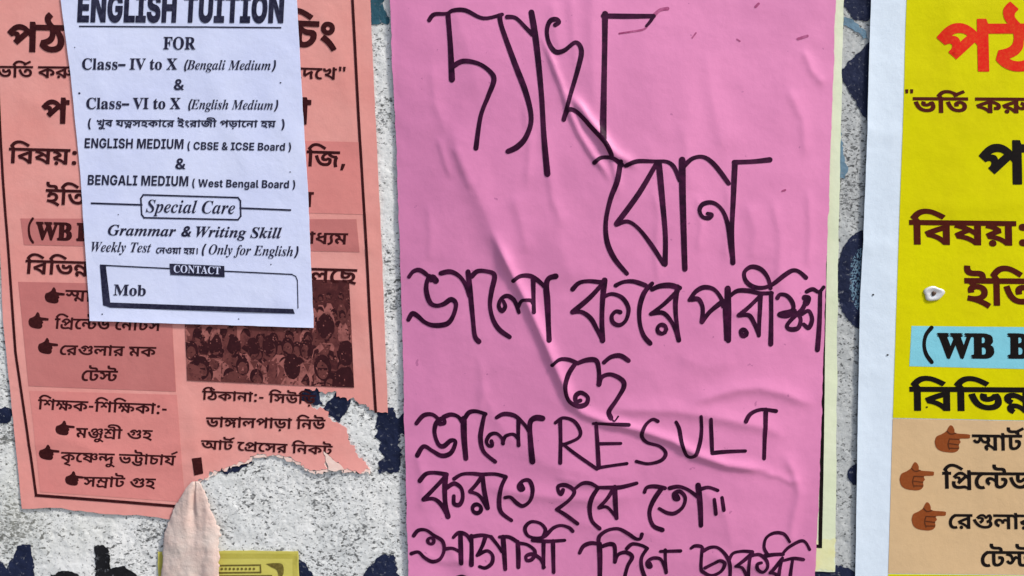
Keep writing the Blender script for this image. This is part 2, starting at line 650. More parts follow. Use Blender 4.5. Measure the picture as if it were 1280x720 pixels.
GLYPH = {
'B40': '778,622 778,509 683,509 683,0 547,0 547,392 554,339 ~523,381 ~461,447 ~399,493 ~336,517 303,517 ~264,517 ~201,488 ~147,438 118,403 112,425 ~132,439 ~179,459 210,459 ~260,459 ~306,404 306,370 ~306,355 ~305,326 303,321 270,331 ~280,342 ~307,370 ~337,398 351,410 471,513 552,433 255,164 162,251 255,334 218,285 178,262 ~195,279 ~213,314 213,330 ~213,353 ~188,374 168,374 ~155,374 ~128,365 113,356 13,448 ~60,505 ~146,586 ~240,629 298,629 ~349,629 ~433,595 ~514,532 558,487 553,466 ~551,486 ~547,538 547,562 547,688 659,688 682,622',
'B31': '310,0 ~245,0 ~133,40 ~48,109 21,150 56,268 ~136,278 ~227,326 ~262,396 262,438 ~262,452 ~259,490 252,509 -10,509 -10,622 198,622 ~161,666 ~126,739 126,776 ~126,818 ~172,886 215,917 314,823 ~284,800 ~262,762 262,740 ~262,714 ~304,659 341,622 646,622 646,509 529,509 ~510,509 ~483,510 468,511 ~532,446 ~592,312 592,241 ~592,166 ~529,58 ~403,0|307,117 ~349,117 ~414,145 ~452,204 452,249 ~452,293 ~426,378 ~365,471 315,524 344,531 ~355,506 ~377,434 377,399 ~377,358 ~354,285 ~298,223 ~200,175 126,159 140,227 ~152,191 ~202,142 ~270,117',
'B55': '316,622 316,509 221,509 221,0 85,0 85,509 -10,509 -10,622 86,622 ~70,640 ~33,686 19,705 ~70,786 ~168,878 ~276,917 341,917 ~389,917 ~476,901 ~571,862 ~688,798 764,750 695,659 ~614,710 ~500,775 ~407,804 356,804 ~309,804 ~240,769 ~189,716 170,688 ~179,672 ~203,636 216,622',
'B25': '605,622 605,509 216,509 216,485 214,386 ~215,374 ~216,349 216,337 216,219 ~216,186 ~224,155 232,147 ~246,132 276,132 ~303,132 ~352,155 377,178 ~399,198 ~423,243 423,266 ~423,288 ~397,306 376,306 366,306 ~336,306 ~289,318 260,335 ~241,346 ~210,373 199,388 208,511 ~227,482 ~278,442 ~342,421 377,421 398,421 ~450,421 ~508,402 527,380 ~542,365 ~557,320 557,296 ~557,235 ~511,142 473,104 ~433,65 ~328,20 268,20 ~215,20 ~154,40 133,58 ~110,78 ~80,148 80,221 80,509 -10,509 -10,622',
'B6': '143,318 ~206,281 ~314,182 ~402,69 438,8 335,-48 ~299,5 ~220,97 ~123,181 60,218|63,474 ~63,518 ~105,584 ~175,622 220,622 ~264,622 ~335,584 ~376,518 376,474 ~376,430 ~335,362 ~264,324 220,324 ~175,324 ~105,361 ~63,430|167,474 ~167,450 ~197,420 220,420 ~242,420 ~273,450 273,474 ~273,496 ~242,526 220,526 ~197,526 ~167,496',
'B43': '444,28 ~374,28 ~246,66 ~136,156 ~48,310 16,426 144,462 ~178,342 ~261,204 ~367,146 434,146 ~481,146 ~547,173 ~583,226 583,264 ~583,289 ~571,329 ~550,360 537,371 644,456 ~683,405 ~718,303 718,247 ~718,184 ~656,85 ~535,28|410,254 ~341,254 ~261,319 261,376 ~261,400 ~273,444 282,462 404,433 ~400,424 ~395,409 395,400 ~395,382 ~416,366 433,366 ~451,366 ~481,379 ~513,409 531,436 644,456 650,393 ~617,349 ~545,286 ~461,254|763,622 763,509 -10,509 -10,622',
'B35': '432,32 ~338,32 ~180,105 ~58,277 16,426 144,462 ~175,355 ~249,216 ~349,150 416,150 ~454,150 ~510,165 ~547,194 ~565,238 565,266 ~565,299 ~541,343 ~502,365 480,365 ~458,365 ~428,341 428,318 ~428,307 ~432,285 435,276 307,257 ~297,280 ~289,320 289,335 ~289,385 ~339,446 ~421,474 467,474 ~543,474 ~648,417 ~702,318 702,254 ~702,194 ~646,93 ~527,32|745,622 745,509 -10,509 -10,622',
'B131': '-306,745 43,917 95,821 -250,643',
'B20': '869,622 869,509 543,509 543,449 545,406 545,0 409,0 ~371,53 ~268,134 ~142,188 67,200 16,322 ~108,372 ~325,465 431,493 412,464 412,509 -10,509 -10,622|409,393 429,372 ~386,360 ~307,331 ~229,297 187,276 ~227,269 ~315,230 ~399,169 432,129 413,119 ~412,137 ~409,182 409,207|827,256 ~827,223 ~800,163 ~734,124 675,124 ~653,124 ~618,127 602,131 606,243 ~612,242 ~627,241 639,241 ~673,241 ~694,265 694,283 ~694,315 ~611,366 529,379 529,490 ~611,480 ~746,419 ~827,322',
'B454': '861,622 861,509 545,509 545,246 541,206 ~543,187 ~545,144 545,122 545,0 409,0 ~371,53 ~268,134 ~142,188 67,200 16,322 ~108,372 ~325,465 431,493 413,460 413,509 -10,509 -10,622|409,393 429,372 ~365,354 ~250,307 187,276 ~227,269 ~315,230 ~399,169 432,129 412,119 ~411,142 ~409,188 409,210|675,126 ~627,126 ~549,168 ~485,247 459,304 534,359 ~544,319 ~580,262 ~625,235 647,235 ~666,235 ~691,254 691,277 ~691,290 ~676,316 ~644,336 617,344 655,459 ~709,442 ~783,389 ~821,316 821,270 ~821,205 ~743,126|170,-14 ~138,-14 ~96,29 96,62 ~96,94 ~138,137 170,137 ~202,137 ~244,94 244,62 ~244,29 ~202,-14',
'B450': '410,622 410,509 353,509 ~318,492 ~256,443 ~208,380 ~180,306 180,263 ~180,204 ~215,137 ~269,111 295,111 ~314,111 ~347,117 369,128 419,26 ~386,8 ~322,-5 287,-5 ~212,-5 ~102,55 ~42,174 42,260 ~42,321 ~80,432 ~147,526 ~237,599 289,622',
'B37': '651,622 651,509 210,509 210,234 179,254 ~214,292 ~310,365 ~427,431 494,458 588,381 ~574,356 ~555,298 ~546,235 546,200 ~546,162 ~562,66 579,16 446,-11 ~428,41 ~409,140 409,197 ~409,235 ~423,303 ~448,364 462,392 503,336 ~444,311 ~332,237 ~230,154 187,114 74,186 74,509 -10,509 -10,622',
'B61': '410,622 410,509 353,509 ~319,492 ~256,443 ~208,380 ~180,306 180,263 ~180,204 ~215,137 ~269,111 295,111 ~314,111 ~347,117 369,128 419,26 ~386,8 ~322,-5 287,-5 ~212,-5 ~102,55 ~42,174 42,260 ~42,328 ~92,445 ~182,534 244,557 180,513 ~164,511 ~123,509 91,509 -10,509 -10,622',
'B21': '764,622 764,509 669,509 669,0 533,0 ~497,42 ~422,107 ~335,154 ~232,187 169,198 135,317 200,291 ~295,281 ~416,237 ~499,179 535,149 ~534,172 ~533,219 533,245 533,688 645,688 668,622|478,461 ~478,408 ~428,318 ~323,258 239,247 155,268 135,317 ~206,330 ~299,366 ~345,415 345,448 ~345,478 ~306,522 281,540 410,625 ~439,594 ~478,510|192,420 ~124,420 ~44,486 44,543 ~44,567 ~56,610 65,628 186,600 ~182,591 ~178,575 178,567 ~178,549 ~198,533 215,533 ~234,533 ~264,546 ~295,576 314,603 410,625 422,585 ~391,534 ~328,460 ~249,420',
'B589': '128,472 108,729 247,729 227,472|336,472 316,729 456,729 436,472',
'B54': '316,622 316,509 221,509 221,0 85,0 85,442 ~73,473 ~30,509 -5,509 -10,509 -10,622 10,622 ~33,622 ~73,598 89,560 ~88,565 ~85,602 85,615 85,688 197,688 220,622',
'B42': '640,622 640,509 545,509 545,0 409,0 ~371,53 ~268,134 ~142,188 67,200 16,322 ~108,372 ~325,465 431,493 413,460 413,509 -10,509 -10,622|409,393 429,372 ~365,354 ~250,307 187,276 ~227,269 ~315,230 ~399,169 432,129 412,119 ~411,142 ~409,188 409,210',
'B49': '683,622 683,509 588,509 588,0 452,0 ~408,48 ~297,115 ~163,159 79,169 31,285 ~71,310 ~180,366 229,386 310,415 356,334 ~316,317 ~228,277 191,255 ~230,250 ~323,219 ~416,170 454,136 ~453,152 ~452,186 452,204 452,308 456,359 ~454,378 ~452,428 452,452 452,509 -10,509 -10,622|60,537 175,517 ~231,500 ~357,441 ~475,365 520,321 479,224 ~442,263 ~330,337 ~201,397 ~74,442 23,452',
'B70': '676,622 676,509 581,509 581,0 445,0 ~404,49 ~297,116 ~163,158 79,169 31,285 ~58,302 ~118,335 ~183,369 216,385 ~175,408 ~79,443 23,452 60,537 99,509 -10,509 -10,622|445,509 163,509 178,516 ~212,506 ~272,475 ~325,437 347,417 358,327 ~331,316 ~273,291 ~217,263 191,249 190,255 ~234,249 ~341,211 ~440,149 471,107 452,99 ~447,125 ~445,176 445,205|171,-29 ~139,-29 ~97,14 97,47 ~97,79 ~139,122 171,122 ~204,122 ~245,79 245,47 ~245,14 ~204,-29',
'B611': '163,388 ~127,388 ~76,428 76,472 ~76,519 ~127,556 163,556 ~198,556 ~250,519 250,472 ~250,428 ~198,388|163,-13 ~127,-13 ~76,27 76,71 ~76,118 ~127,155 163,155 ~198,155 ~250,118 250,71 ~250,27 ~198,-13',
'B27': '442,29 ~370,29 ~243,68 ~135,158 ~48,311 16,426 144,462 ~178,342 ~261,205 ~367,147 435,147 ~506,147 ~566,197 566,236 ~566,269 ~551,312 543,327 638,322 ~607,294 ~544,251 ~471,226 422,226 ~378,226 ~309,254 ~269,313 269,360 ~269,400 ~313,476 372,511 ~353,510 ~321,509 301,509 -10,509 -10,622 1012,622 1012,509 724,509 ~695,509 ~621,512 593,514 ~534,493 ~450,447 ~405,399 405,376 ~405,357 ~427,338 441,338 ~467,338 ~509,360 535,379 684,335 ~691,315 ~700,264 700,236 ~700,185 ~649,90 ~536,29|905,195 ~905,155 ~922,64 937,16 805,-11 ~786,42 ~768,142 768,202 ~768,238 ~779,310 790,341 ~716,352 ~608,397 ~535,464 511,507 652,521 ~664,503 ~708,470 ~780,450 834,450 ~845,450 ~867,452 883,453 945,353 ~926,318 ~905,242',
'B597': '235,141 242,130 ~233,92 ~205,5 ~173,-80 156,-119 47,-119 ~62,-56 ~88,86 95,141',
'B10': '354,622 ~353,653 ~324,680 286,680 228,680 ~151,680 ~55,708 28,738 ~9,759 ~-8,817 -8,854 ~-8,869 ~-6,894 -3,912 126,904 ~125,895 ~124,881 124,875 ~124,854 ~133,822 144,811 ~155,802 ~189,792 227,792 288,792 ~347,792 ~416,774 441,751 ~460,732 ~482,670 483,622|265,483 ~357,483 ~467,428 ~515,345 515,300 ~515,219 ~413,133 320,118 295,159 ~345,146 ~443,109 ~540,58 587,25 515,-70 ~468,-37 ~363,21 ~245,68 ~117,104 46,114 68,222 ~103,213 ~172,203 206,203 ~268,203 ~343,227 ~378,269 378,299 ~378,334 ~325,376 276,376 ~248,376 ~213,367 ~198,346 198,331 ~198,326 ~202,312 204,307 77,289 ~70,305 ~63,344 63,361 ~63,397 ~112,453 ~203,483|146,425 ~141,458 ~90,506 43,517 121,561 168,551 ~224,528 ~273,471 277,428|585,622 585,509 -10,509 -10,622',
'B47': '788,622 788,509 693,509 693,0 557,0 557,314 584,257 ~569,285 ~526,325 499,325 ~489,325 ~464,315 ~448,288 448,262 ~448,253 ~450,238 451,230 335,223 ~330,255 ~301,303 ~258,329 227,329 ~210,329 ~183,316 ~168,293 168,278 ~168,243 ~224,204 265,191 226,77 ~166,94 ~77,151 ~29,231 29,284 ~29,334 ~77,406 ~159,445 209,445 ~269,445 ~349,405 392,362 373,368 ~384,404 ~440,440 472,440 ~507,440 ~562,412 586,388 563,372 ~560,395 ~557,439 557,461 557,509 -10,509 -10,622',
'B38': '641,622 641,509 546,509 546,0 410,0 ~372,53 ~269,134 ~142,188 67,200 16,322 ~108,373 ~326,466 432,493 410,460 410,622|410,394 430,373 ~366,355 ~250,307 186,277 ~227,269 ~315,230 ~400,169 433,129 413,119 ~412,142 ~410,191 410,221|238,629 ~254,629 ~285,626 300,624 292,521 ~288,522 ~275,523 266,523 ~240,523 ~218,502 218,489 ~218,464 ~264,433 308,424 231,345 ~187,368 ~123,414 ~89,470 89,508 ~89,535 ~115,592 ~181,629',
'B202': '297,622 297,509 216,509 275,528 ~248,503 ~216,460 ~202,417 202,390 ~202,357 ~219,286 ~236,214 236,177 ~236,136 ~217,66 ~167,9 ~76,-36 3,-53 -27,58 ~29,72 ~82,107 ~99,152 99,179 ~99,217 ~82,286 ~65,354 65,390 ~65,420 ~79,464 ~108,506 128,528 118,509 -10,509 -10,622',
'B44': '658,622 658,509 563,509 563,0 427,0 427,129 444,76 ~408,126 ~340,198 ~272,237 234,237 ~212,237 ~180,214 180,191 ~180,166 ~218,138 251,126 212,9 ~152,26 ~76,84 ~40,156 40,196 ~40,249 ~90,317 ~169,348 212,348 ~260,348 ~342,323 ~414,269 448,226 429,211 ~428,235 ~427,285 427,308 427,509 -10,509 -10,622|324,320 ~324,314 ~322,294 320,285 188,319 ~186,365 ~156,418 ~87,446 22,452 48,554 106,538 ~166,531 ~249,498 ~300,445 ~324,370',
'B365': '661,622 661,509 566,509 566,204 430,204 430,277 436,227 ~402,266 ~328,325 ~251,359 213,359 ~192,359 ~168,342 168,326 ~168,312 ~188,290 218,278 158,178 ~92,203 ~29,286 29,333 ~29,383 ~77,446 ~154,475 198,475 ~244,475 ~328,449 ~405,400 440,365 433,355 ~432,379 ~430,429 430,450 430,509 -10,509 -10,622|231,192 ~287,192 ~381,151 ~465,73 505,19 440,-42 ~416,-11 ~354,47 ~289,84 258,84 ~241,84 ~224,70 224,58 ~224,48 ~237,31 256,23 201,-68 ~171,-56 ~119,-18 ~88,39 88,77 ~88,111 ~124,162 ~187,192|566,209 566,-43 430,-43 430,31 432,91 ~431,116 ~430,163 430,188 430,209',
'B26': '683,291 ~683,235 ~637,152 ~561,98 ~466,68 416,64 391,119 ~446,115 ~560,97 ~677,71 736,51 700,-56 ~603,-23 ~419,17 ~240,40 150,43 163,157 ~188,153 ~261,146 305,146 ~392,146 ~499,180 ~547,242 547,283 ~547,330 ~483,378 419,378 ~415,378 ~400,377 392,375 380,469 ~393,471 ~427,473 447,473 ~517,473 ~609,436 ~661,380 ~683,318|242,191 ~190,191 ~120,215 100,241 ~86,261 ~70,312 70,361 70,523 201,523 201,486 198,421 ~200,409 ~201,385 201,378 201,349 ~201,331 ~206,313 210,308 ~221,294 251,294 ~281,294 ~329,312 ~359,341 359,354 ~359,365 ~343,375 326,375 300,375 ~257,375 ~182,416 154,449 171,537 ~190,515 ~228,485 ~278,470 313,470 399,470 ~412,470 ~423,457 436,449 ~459,439 ~489,400 489,369 ~489,319 ~425,238 ~313,191|-10,509 -10,622 746,622 746,509',
'B441': '521,264 ~447,264 ~343,331 316,384 332,386 ~324,356 ~288,300 ~229,263 185,263 ~154,263 ~97,282 ~43,334 15,382 108,440 ~130,404 ~160,382 178,382 ~198,382 ~229,406 ~247,465 248,518 379,518 ~385,488 ~405,436 ~437,397 ~477,376 502,376 ~528,376 ~556,406 556,434 ~556,466 ~516,522 487,543 626,559 ~642,544 ~673,500 ~694,442 694,409 ~694,341 ~603,264|1044,622 1044,509 949,509 949,0 813,0 813,75 815,128 ~814,153 ~813,202 813,227 813,509 -10,509 -10,622|569,205 ~563,237 ~529,287 506,303 627,333 ~639,322 ~667,285 ~688,237 688,206|604,235 ~668,235 ~761,194 ~838,119 879,67 813,6 ~788,37 ~726,95 ~661,133 630,133 ~613,133 ~595,119 595,107 ~595,97 ~608,79 627,71 574,-17 ~528,0 ~460,68 460,123 ~460,174 ~543,235',
'B30': '605,622 605,509 216,509 216,219 ~216,186 ~224,155 232,147 ~246,132 276,132 ~303,132 ~352,155 377,179 ~399,198 ~423,243 423,266 ~423,285 ~400,308 374,308 ~361,308 ~340,306 331,304 313,414 ~335,419 ~379,426 408,426 ~462,426 ~527,389 ~557,329 557,291 ~557,236 ~511,142 473,104 ~433,65 ~328,20 268,20 ~215,20 ~154,40 132,59 ~110,78 ~80,148 80,221 80,509 -10,509 -10,622|379,622 ~378,653 ~348,680 311,680 237,680 ~160,680 ~65,708 38,738 ~19,759 ~2,817 2,854 ~2,869 ~4,894 7,912 136,904 ~135,895 ~133,881 133,875 ~133,854 ~142,822 153,811 ~164,802 ~198,792 236,792 313,792 ~372,792 ~441,774 466,751 ~485,732 ~507,670 508,622',
'B434': '194,101 ~163,101 ~107,122 ~54,173 27,220 121,278 ~141,247 ~169,220 187,220 ~200,220 ~223,232 ~253,274 277,320 302,345 ~329,394 ~377,435 413,435 ~439,435 ~482,411 508,385 528,320 514,271 ~494,295 ~462,321 448,321 ~436,321 ~416,308 ~388,266 361,224 ~333,180 ~283,125 ~229,101|241,244 ~232,306 ~212,379 188,398 ~164,419 ~85,440 25,446 62,563 135,527 ~192,517 ~262,488 ~302,445 ~320,380 323,333|1012,622 1012,509 623,509 623,219 ~623,186 ~631,155 639,147 ~653,132 684,132 ~712,132 ~760,155 785,179 ~806,198 ~830,243 830,266 ~830,285 ~807,308 782,308 ~769,308 ~747,306 738,304 720,414 ~742,419 ~786,426 816,426 ~870,426 ~934,389 ~964,329 964,291 ~964,236 ~918,142 880,104 ~840,65 ~735,20 676,20 ~622,20 ~561,40 539,59 ~518,78 ~488,148 488,221 488,380 491,390 ~490,413 ~488,460 488,481 488,509 -10,509 -10,622|786,622 ~785,653 ~756,680 718,680 645,680 ~568,680 ~472,708 445,738 ~426,759 ~409,817 409,854 ~409,869 ~411,894 414,912 543,904 ~542,895 ~541,881 541,875 ~541,854 ~550,822 561,811 ~572,802 ~606,792 643,792 720,792 ~780,792 ~849,774 873,751 ~893,732 ~914,670 915,622',
'B48': '727,622 727,509 632,509 632,0 496,0 496,507 500,530 ~498,550 ~496,587 496,605 496,688 608,688 631,622|347,629 ~389,629 ~454,599 ~507,543 527,505 526,369 ~494,433 ~416,516 366,516 ~339,516 ~299,486 299,455 ~299,420 ~358,386 416,384 402,262 ~329,266 ~243,318 ~204,404 204,457 ~204,516 ~244,592 ~309,629|82,629 ~128,629 ~207,591 ~254,509 254,443 ~254,398 ~215,314 ~127,262 55,262 42,383 ~87,386 ~136,405 ~157,435 157,454 ~157,486 ~113,516 77,516 ~57,516 ~21,512 0,506 -12,620 ~14,625 ~60,629',
'B129': '987,622 987,509 674,509 674,0 538,0 538,106 543,140 ~540,162 ~538,204 538,236 538,358 542,384 542,509 -10,509 -10,622|948,241 ~948,207 ~916,143 ~849,102 794,102 ~780,102 ~748,105 732,108 737,220 ~742,219 ~756,218 765,218 ~794,218 ~812,239 812,252 ~812,264 ~801,282 791,289 ~772,300 ~715,309 669,309 586,308 ~519,308 ~413,346 ~352,430 352,499 ~352,510 ~355,539 358,553 480,533 ~478,525 ~476,510 476,502 ~476,457 ~523,420 575,420 656,420 ~760,420 ~871,386 902,354 ~926,330 ~948,273|363,253 ~406,253 ~480,220 ~544,161 573,122 563,61 542,9 ~512,52 ~457,111 ~405,142 379,142 ~366,142 ~347,133 ~338,117 338,104 ~338,97 ~343,72 348,61 217,41 ~209,62 ~198,102 198,121 ~198,157 ~225,207 ~271,238 ~330,253|192,445 ~266,445 ~358,388 ~402,297 402,245 ~402,228 ~398,188 396,178 267,184 ~269,192 ~271,219 271,240 ~271,260 ~259,304 ~230,334 205,334 ~190,334 ~169,317 169,298 ~169,289 ~173,269 177,260 45,241 ~38,258 ~28,297 28,316 ~28,351 ~56,400 ~102,431 ~161,445|98,372 ~100,382 ~102,408 102,416 ~102,465 ~52,530 -1,549 161,573 ~200,547 ~237,463 237,420 ~237,406 ~232,371 228,360',
'B598': '52,359 316,359 316,235 52,235',
'B39': '646,622 646,509 551,509 551,0 415,0 415,208 436,156 ~405,196 ~333,261 ~261,300 226,300 ~202,300 ~169,279 169,255 ~169,233 ~200,204 235,191 174,78 ~107,104 ~29,202 29,260 ~29,314 ~79,383 ~158,416 200,416 ~246,416 ~327,389 ~402,339 438,302 418,292 ~416,316 ~415,367 415,389 415,509 -10,509 -10,622',
'B224': '829,622 829,509 734,509 734,149 598,149 598,392 605,339 ~574,381 ~512,447 ~450,493 ~387,517 354,517 ~315,517 ~252,488 ~198,438 170,403 163,425 ~183,439 ~231,459 262,459 ~312,459 ~358,404 358,370 ~358,355 ~356,326 354,321 321,331 ~331,342 ~358,370 ~389,398 403,410 523,513 603,433 307,164 214,251 306,334 269,285 229,262 ~247,279 ~265,314 265,330 ~265,353 ~240,374 220,374 ~207,374 ~180,365 164,356 64,448 ~111,505 ~197,586 ~292,629 350,629 ~401,629 ~485,595 ~565,532 609,487 604,466 ~602,486 ~598,538 598,562 598,688 710,688 733,622|734,-43 600,-43 ~592,-24 ~562,1 ~517,13 485,13 ~440,13 ~333,-4 268,-4 ~230,-4 ~148,10 ~75,49 ~31,129 31,195 ~31,217 ~38,268 42,287 171,270 ~167,257 ~163,222 163,204 ~163,165 ~194,123 ~248,109 282,109 ~337,109 ~424,126 475,126 ~514,126 ~577,99 598,72 598,194 734,195',
'B370': '190,448 ~240,448 ~313,421 ~388,365 438,323 366,252 ~330,286 ~254,332 215,332 ~194,332 ~168,314 168,295 ~168,278 ~194,251 225,240 165,128 ~102,154 ~29,245 29,300 ~29,352 ~76,417 ~150,448|891,622 891,509 502,509 502,219 ~502,186 ~510,155 518,147 ~532,132 563,132 ~589,132 ~638,155 664,179 ~685,198 ~709,243 709,266 ~709,285 ~686,308 660,308 ~647,308 ~626,306 617,304 599,414 ~621,419 ~665,426 694,426 ~749,426 ~813,389 ~843,329 843,291 ~843,236 ~797,142 759,104 ~719,65 ~614,20 555,20 ~501,20 ~440,40 418,59 ~397,78 ~366,148 366,221 366,335 369,346 ~368,369 ~366,415 366,439 366,509 -10,509 -10,622|665,622 ~664,653 ~635,680 597,680 524,680 ~447,680 ~351,708 324,738 ~305,759 ~288,817 288,854 ~288,869 ~290,894 293,912 422,904 ~421,895 ~420,881 420,875 ~420,854 ~429,822 440,811 ~451,802 ~485,792 522,792 599,792 ~659,792 ~728,774 752,751 ~771,732 ~793,670 794,622',
'B32': '755,622 755,509 407,509 407,384 ~407,369 ~418,348 433,348 ~446,348 ~476,367 ~506,401 522,423 640,445 ~674,395 ~709,297 709,240 ~709,177 ~647,78 ~525,20 435,20 ~369,20 ~246,58 ~138,148 ~49,306 16,426 144,462 ~177,344 ~260,201 ~363,137 424,137 ~495,137 ~574,200 574,257 ~574,295 ~545,345 527,367 634,375 ~598,326 ~523,265 ~448,235 408,235 ~375,235 ~323,254 306,274 ~289,293 ~271,353 271,400 271,509 -10,509 -10,622',
'B50': '719,622 719,509 624,509 624,0 488,0 488,314 514,271 ~494,295 ~462,321 448,321 ~436,321 ~416,308 ~388,266 361,224 ~333,180 ~283,125 ~229,101 194,101 ~163,101 ~107,122 ~54,173 27,220 121,278 ~141,247 ~169,220 187,220 ~200,220 ~223,232 ~253,274 277,320 302,345 ~329,394 ~377,435 413,435 ~439,435 ~482,411 508,385 492,381 ~491,400 ~488,440 488,460 488,509 -10,509 -10,622|241,244 ~232,306 ~212,379 188,398 ~164,419 ~85,440 25,446 62,563 135,527 ~192,517 ~262,488 ~302,445 ~320,380 323,333',
'B46': '640,622 640,509 545,509 545,0 409,0 ~371,53 ~268,134 ~142,188 67,200 16,322 ~108,372 ~325,465 431,493 413,460 413,509 -10,509 -10,622|409,393 429,372 ~365,354 ~250,307 187,276 ~227,269 ~315,230 ~399,169 432,129 412,119 ~411,142 ~409,188 409,210|170,-14 ~138,-14 ~96,29 96,62 ~96,94 ~138,137 170,137 ~202,137 ~244,94 244,62 ~244,29 ~202,-14',
'B452': '416,629 ~462,629 ~529,602 ~585,543 613,496 544,492 644,610 747,625 ~787,595 ~834,520 834,464 ~834,411 ~779,324 ~683,259 622,237 576,347 ~629,367 ~699,417 699,459 ~699,484 ~671,521 645,537 718,555 626,433 527,428 ~511,476 ~452,527 405,527 ~374,527 ~326,511 ~281,480 253,456 256,468 ~274,482 ~338,503 373,503 ~409,503 ~462,475 ~493,426 493,393 ~493,337 ~423,256 352,215 278,323 ~335,345 ~369,381 369,397 ~369,408 ~351,422 335,422 ~316,422 ~277,410 255,397 157,484 ~198,529 ~276,594 ~363,629|541,17 ~427,17 ~232,87 ~74,247 15,382 137,431 ~185,322 ~303,191 ~449,133 539,133 ~612,133 ~705,180 705,222 ~705,255 ~658,297 625,308 747,362 ~789,335 ~844,258 844,208 ~844,150 ~772,65 ~637,17',
'B322': '417,626 ~473,626 ~545,593 ~580,540 580,508 ~580,455 ~519,382 474,354 ~433,328 ~405,300 405,288 ~405,276 ~421,260 433,260 ~450,260 ~477,274 498,293 616,244 ~621,230 ~628,192 628,171 ~628,94 ~517,-4 406,-4 ~355,-4 ~245,23 ~139,102 ~48,255 16,380 143,416 ~167,320 ~226,198 ~290,133 ~357,108 392,108 ~428,108 ~479,125 ~505,156 505,177 ~505,185 ~498,207 490,218 556,229 ~522,199 ~449,157 401,157 ~342,157 ~274,222 274,274 ~274,305 ~303,352 ~357,398 397,423 ~429,444 ~464,474 464,489 ~464,496 ~457,509 ~439,519 420,519 ~391,519 ~344,499 ~318,472 318,460 ~318,449 ~332,434 346,427 263,346 ~230,364 ~182,419 182,463 ~182,491 ~218,549 ~282,597 ~368,626|728,628 ~796,628 ~873,564 873,517 ~873,493 ~846,436 ~770,386 695,372 673,459 ~714,465 ~748,487 748,503 ~748,519 ~726,529 711,529 ~672,529 ~600,474 567,431 484,477 ~520,523 ~591,590 ~674,628|719,226 ~691,226 ~625,246 ~559,286 ~503,348 485,390 569,456 ~584,410 ~627,350 ~678,320 708,320 ~727,320 ~754,335 754,353 ~754,370 ~724,399 692,410 793,448 ~811,441 ~851,412 ~878,368 878,337 ~878,291 ~796,226|824,143 ~824,117 ~836,50 845,21 718,-7 ~705,36 ~690,111 690,144 ~690,203 ~725,274 744,299 815,308 864,258 ~843,230 ~824,175',
'B57': '-307,-266 ~-342,-266 ~-415,-241 ~-466,-187 -466,-142 ~-466,-86 ~-382,-20 -301,-20 ~-230,-20 ~-106,-57 ~19,-130 91,-186 19,-271 ~-39,-218 ~-145,-146 ~-241,-110 -284,-110 ~-314,-110 ~-340,-130 -340,-146 ~-340,-163 ~-317,-179 -297,-179 ~-272,-179 ~-242,-156 ~-227,-119 ~-221,-79 -221,-61 -221,16 -85,16 -85,-31 ~-85,-64 ~-100,-145 ~-146,-218 ~-234,-266',
'B232': '748,622 748,509 653,509 653,162 517,162 517,507 521,530 ~519,550 ~517,587 517,605 517,688 629,688 652,622|367,629 ~410,629 ~475,599 ~527,543 548,505 546,369 ~514,433 ~436,516 387,516 ~359,516 ~320,489 320,461 ~320,430 ~379,400 436,398 422,275 ~350,279 ~263,330 ~225,412 225,463 ~225,520 ~264,594 ~330,629|102,629 ~149,629 ~227,593 ~274,513 274,450 ~274,406 ~235,326 ~147,275 75,275 62,398 ~107,400 ~157,417 ~178,444 178,461 ~178,489 ~133,516 97,516 ~71,516 ~29,510 9,505 -4,618 ~21,623 ~71,629|653,-43 519,-43 ~505,-14 ~453,13 406,13 ~382,13 ~323,5 ~258,-4 225,-4 ~193,-4 ~126,8 ~68,45 ~33,116 33,174 ~33,191 ~36,219 39,236 168,222 ~166,213 ~164,193 164,183 ~164,153 ~187,121 ~226,109 251,109 ~291,109 ~363,126 397,126 ~436,126 ~496,100 517,73 517,202 653,204',
'B56': '316,509 221,509 221,0 85,0 85,509 -10,509 -10,622 85,622 ~74,673 ~19,746 ~-72,793 ~-198,815 -279,815 ~-328,815 ~-393,806 ~-424,790 -424,779 ~-424,769 ~-403,763 -375,763 -275,763 ~-216,763 ~-147,745 -125,725 ~-105,707 ~-87,655 -87,615 -217,615 ~-217,631 ~-227,655 -236,660 ~-245,666 ~-267,671 -285,671 -357,671 ~-416,671 ~-484,684 -506,696 ~-530,710 ~-550,753 -550,777 ~-550,840 ~-407,917 -259,917 ~-40,917 ~206,774 222,622 316,622',
'B51': '265,483 ~357,483 ~467,428 ~515,345 515,300 ~515,219 ~413,133 320,118 295,159 ~345,146 ~443,109 ~540,58 587,25 515,-70 ~468,-37 ~363,21 ~245,68 ~117,104 46,114 68,222 ~103,213 ~172,203 206,203 ~268,203 ~343,227 ~378,269 378,299 ~378,334 ~325,376 276,376 ~248,376 ~213,367 ~198,346 198,331 ~198,326 ~202,312 204,307 77,289 ~70,305 ~63,344 63,361 ~63,397 ~112,453 ~203,483|146,425 ~141,458 ~90,506 43,517 121,561 168,551 ~224,528 ~273,471 277,428|585,622 585,509 -10,509 -10,622',
'B59': '-374,-67 ~-335,-48 ~-242,-7 ~-146,33 -103,48 -65,-45 ~-94,-54 ~-168,-79 ~-237,-107 -261,-119 -257,-90 ~-200,-92 ~-90,-120 ~7,-162 44,-186 -12,-271 ~-63,-241 ~-168,-203 ~-273,-180 -328,-173',
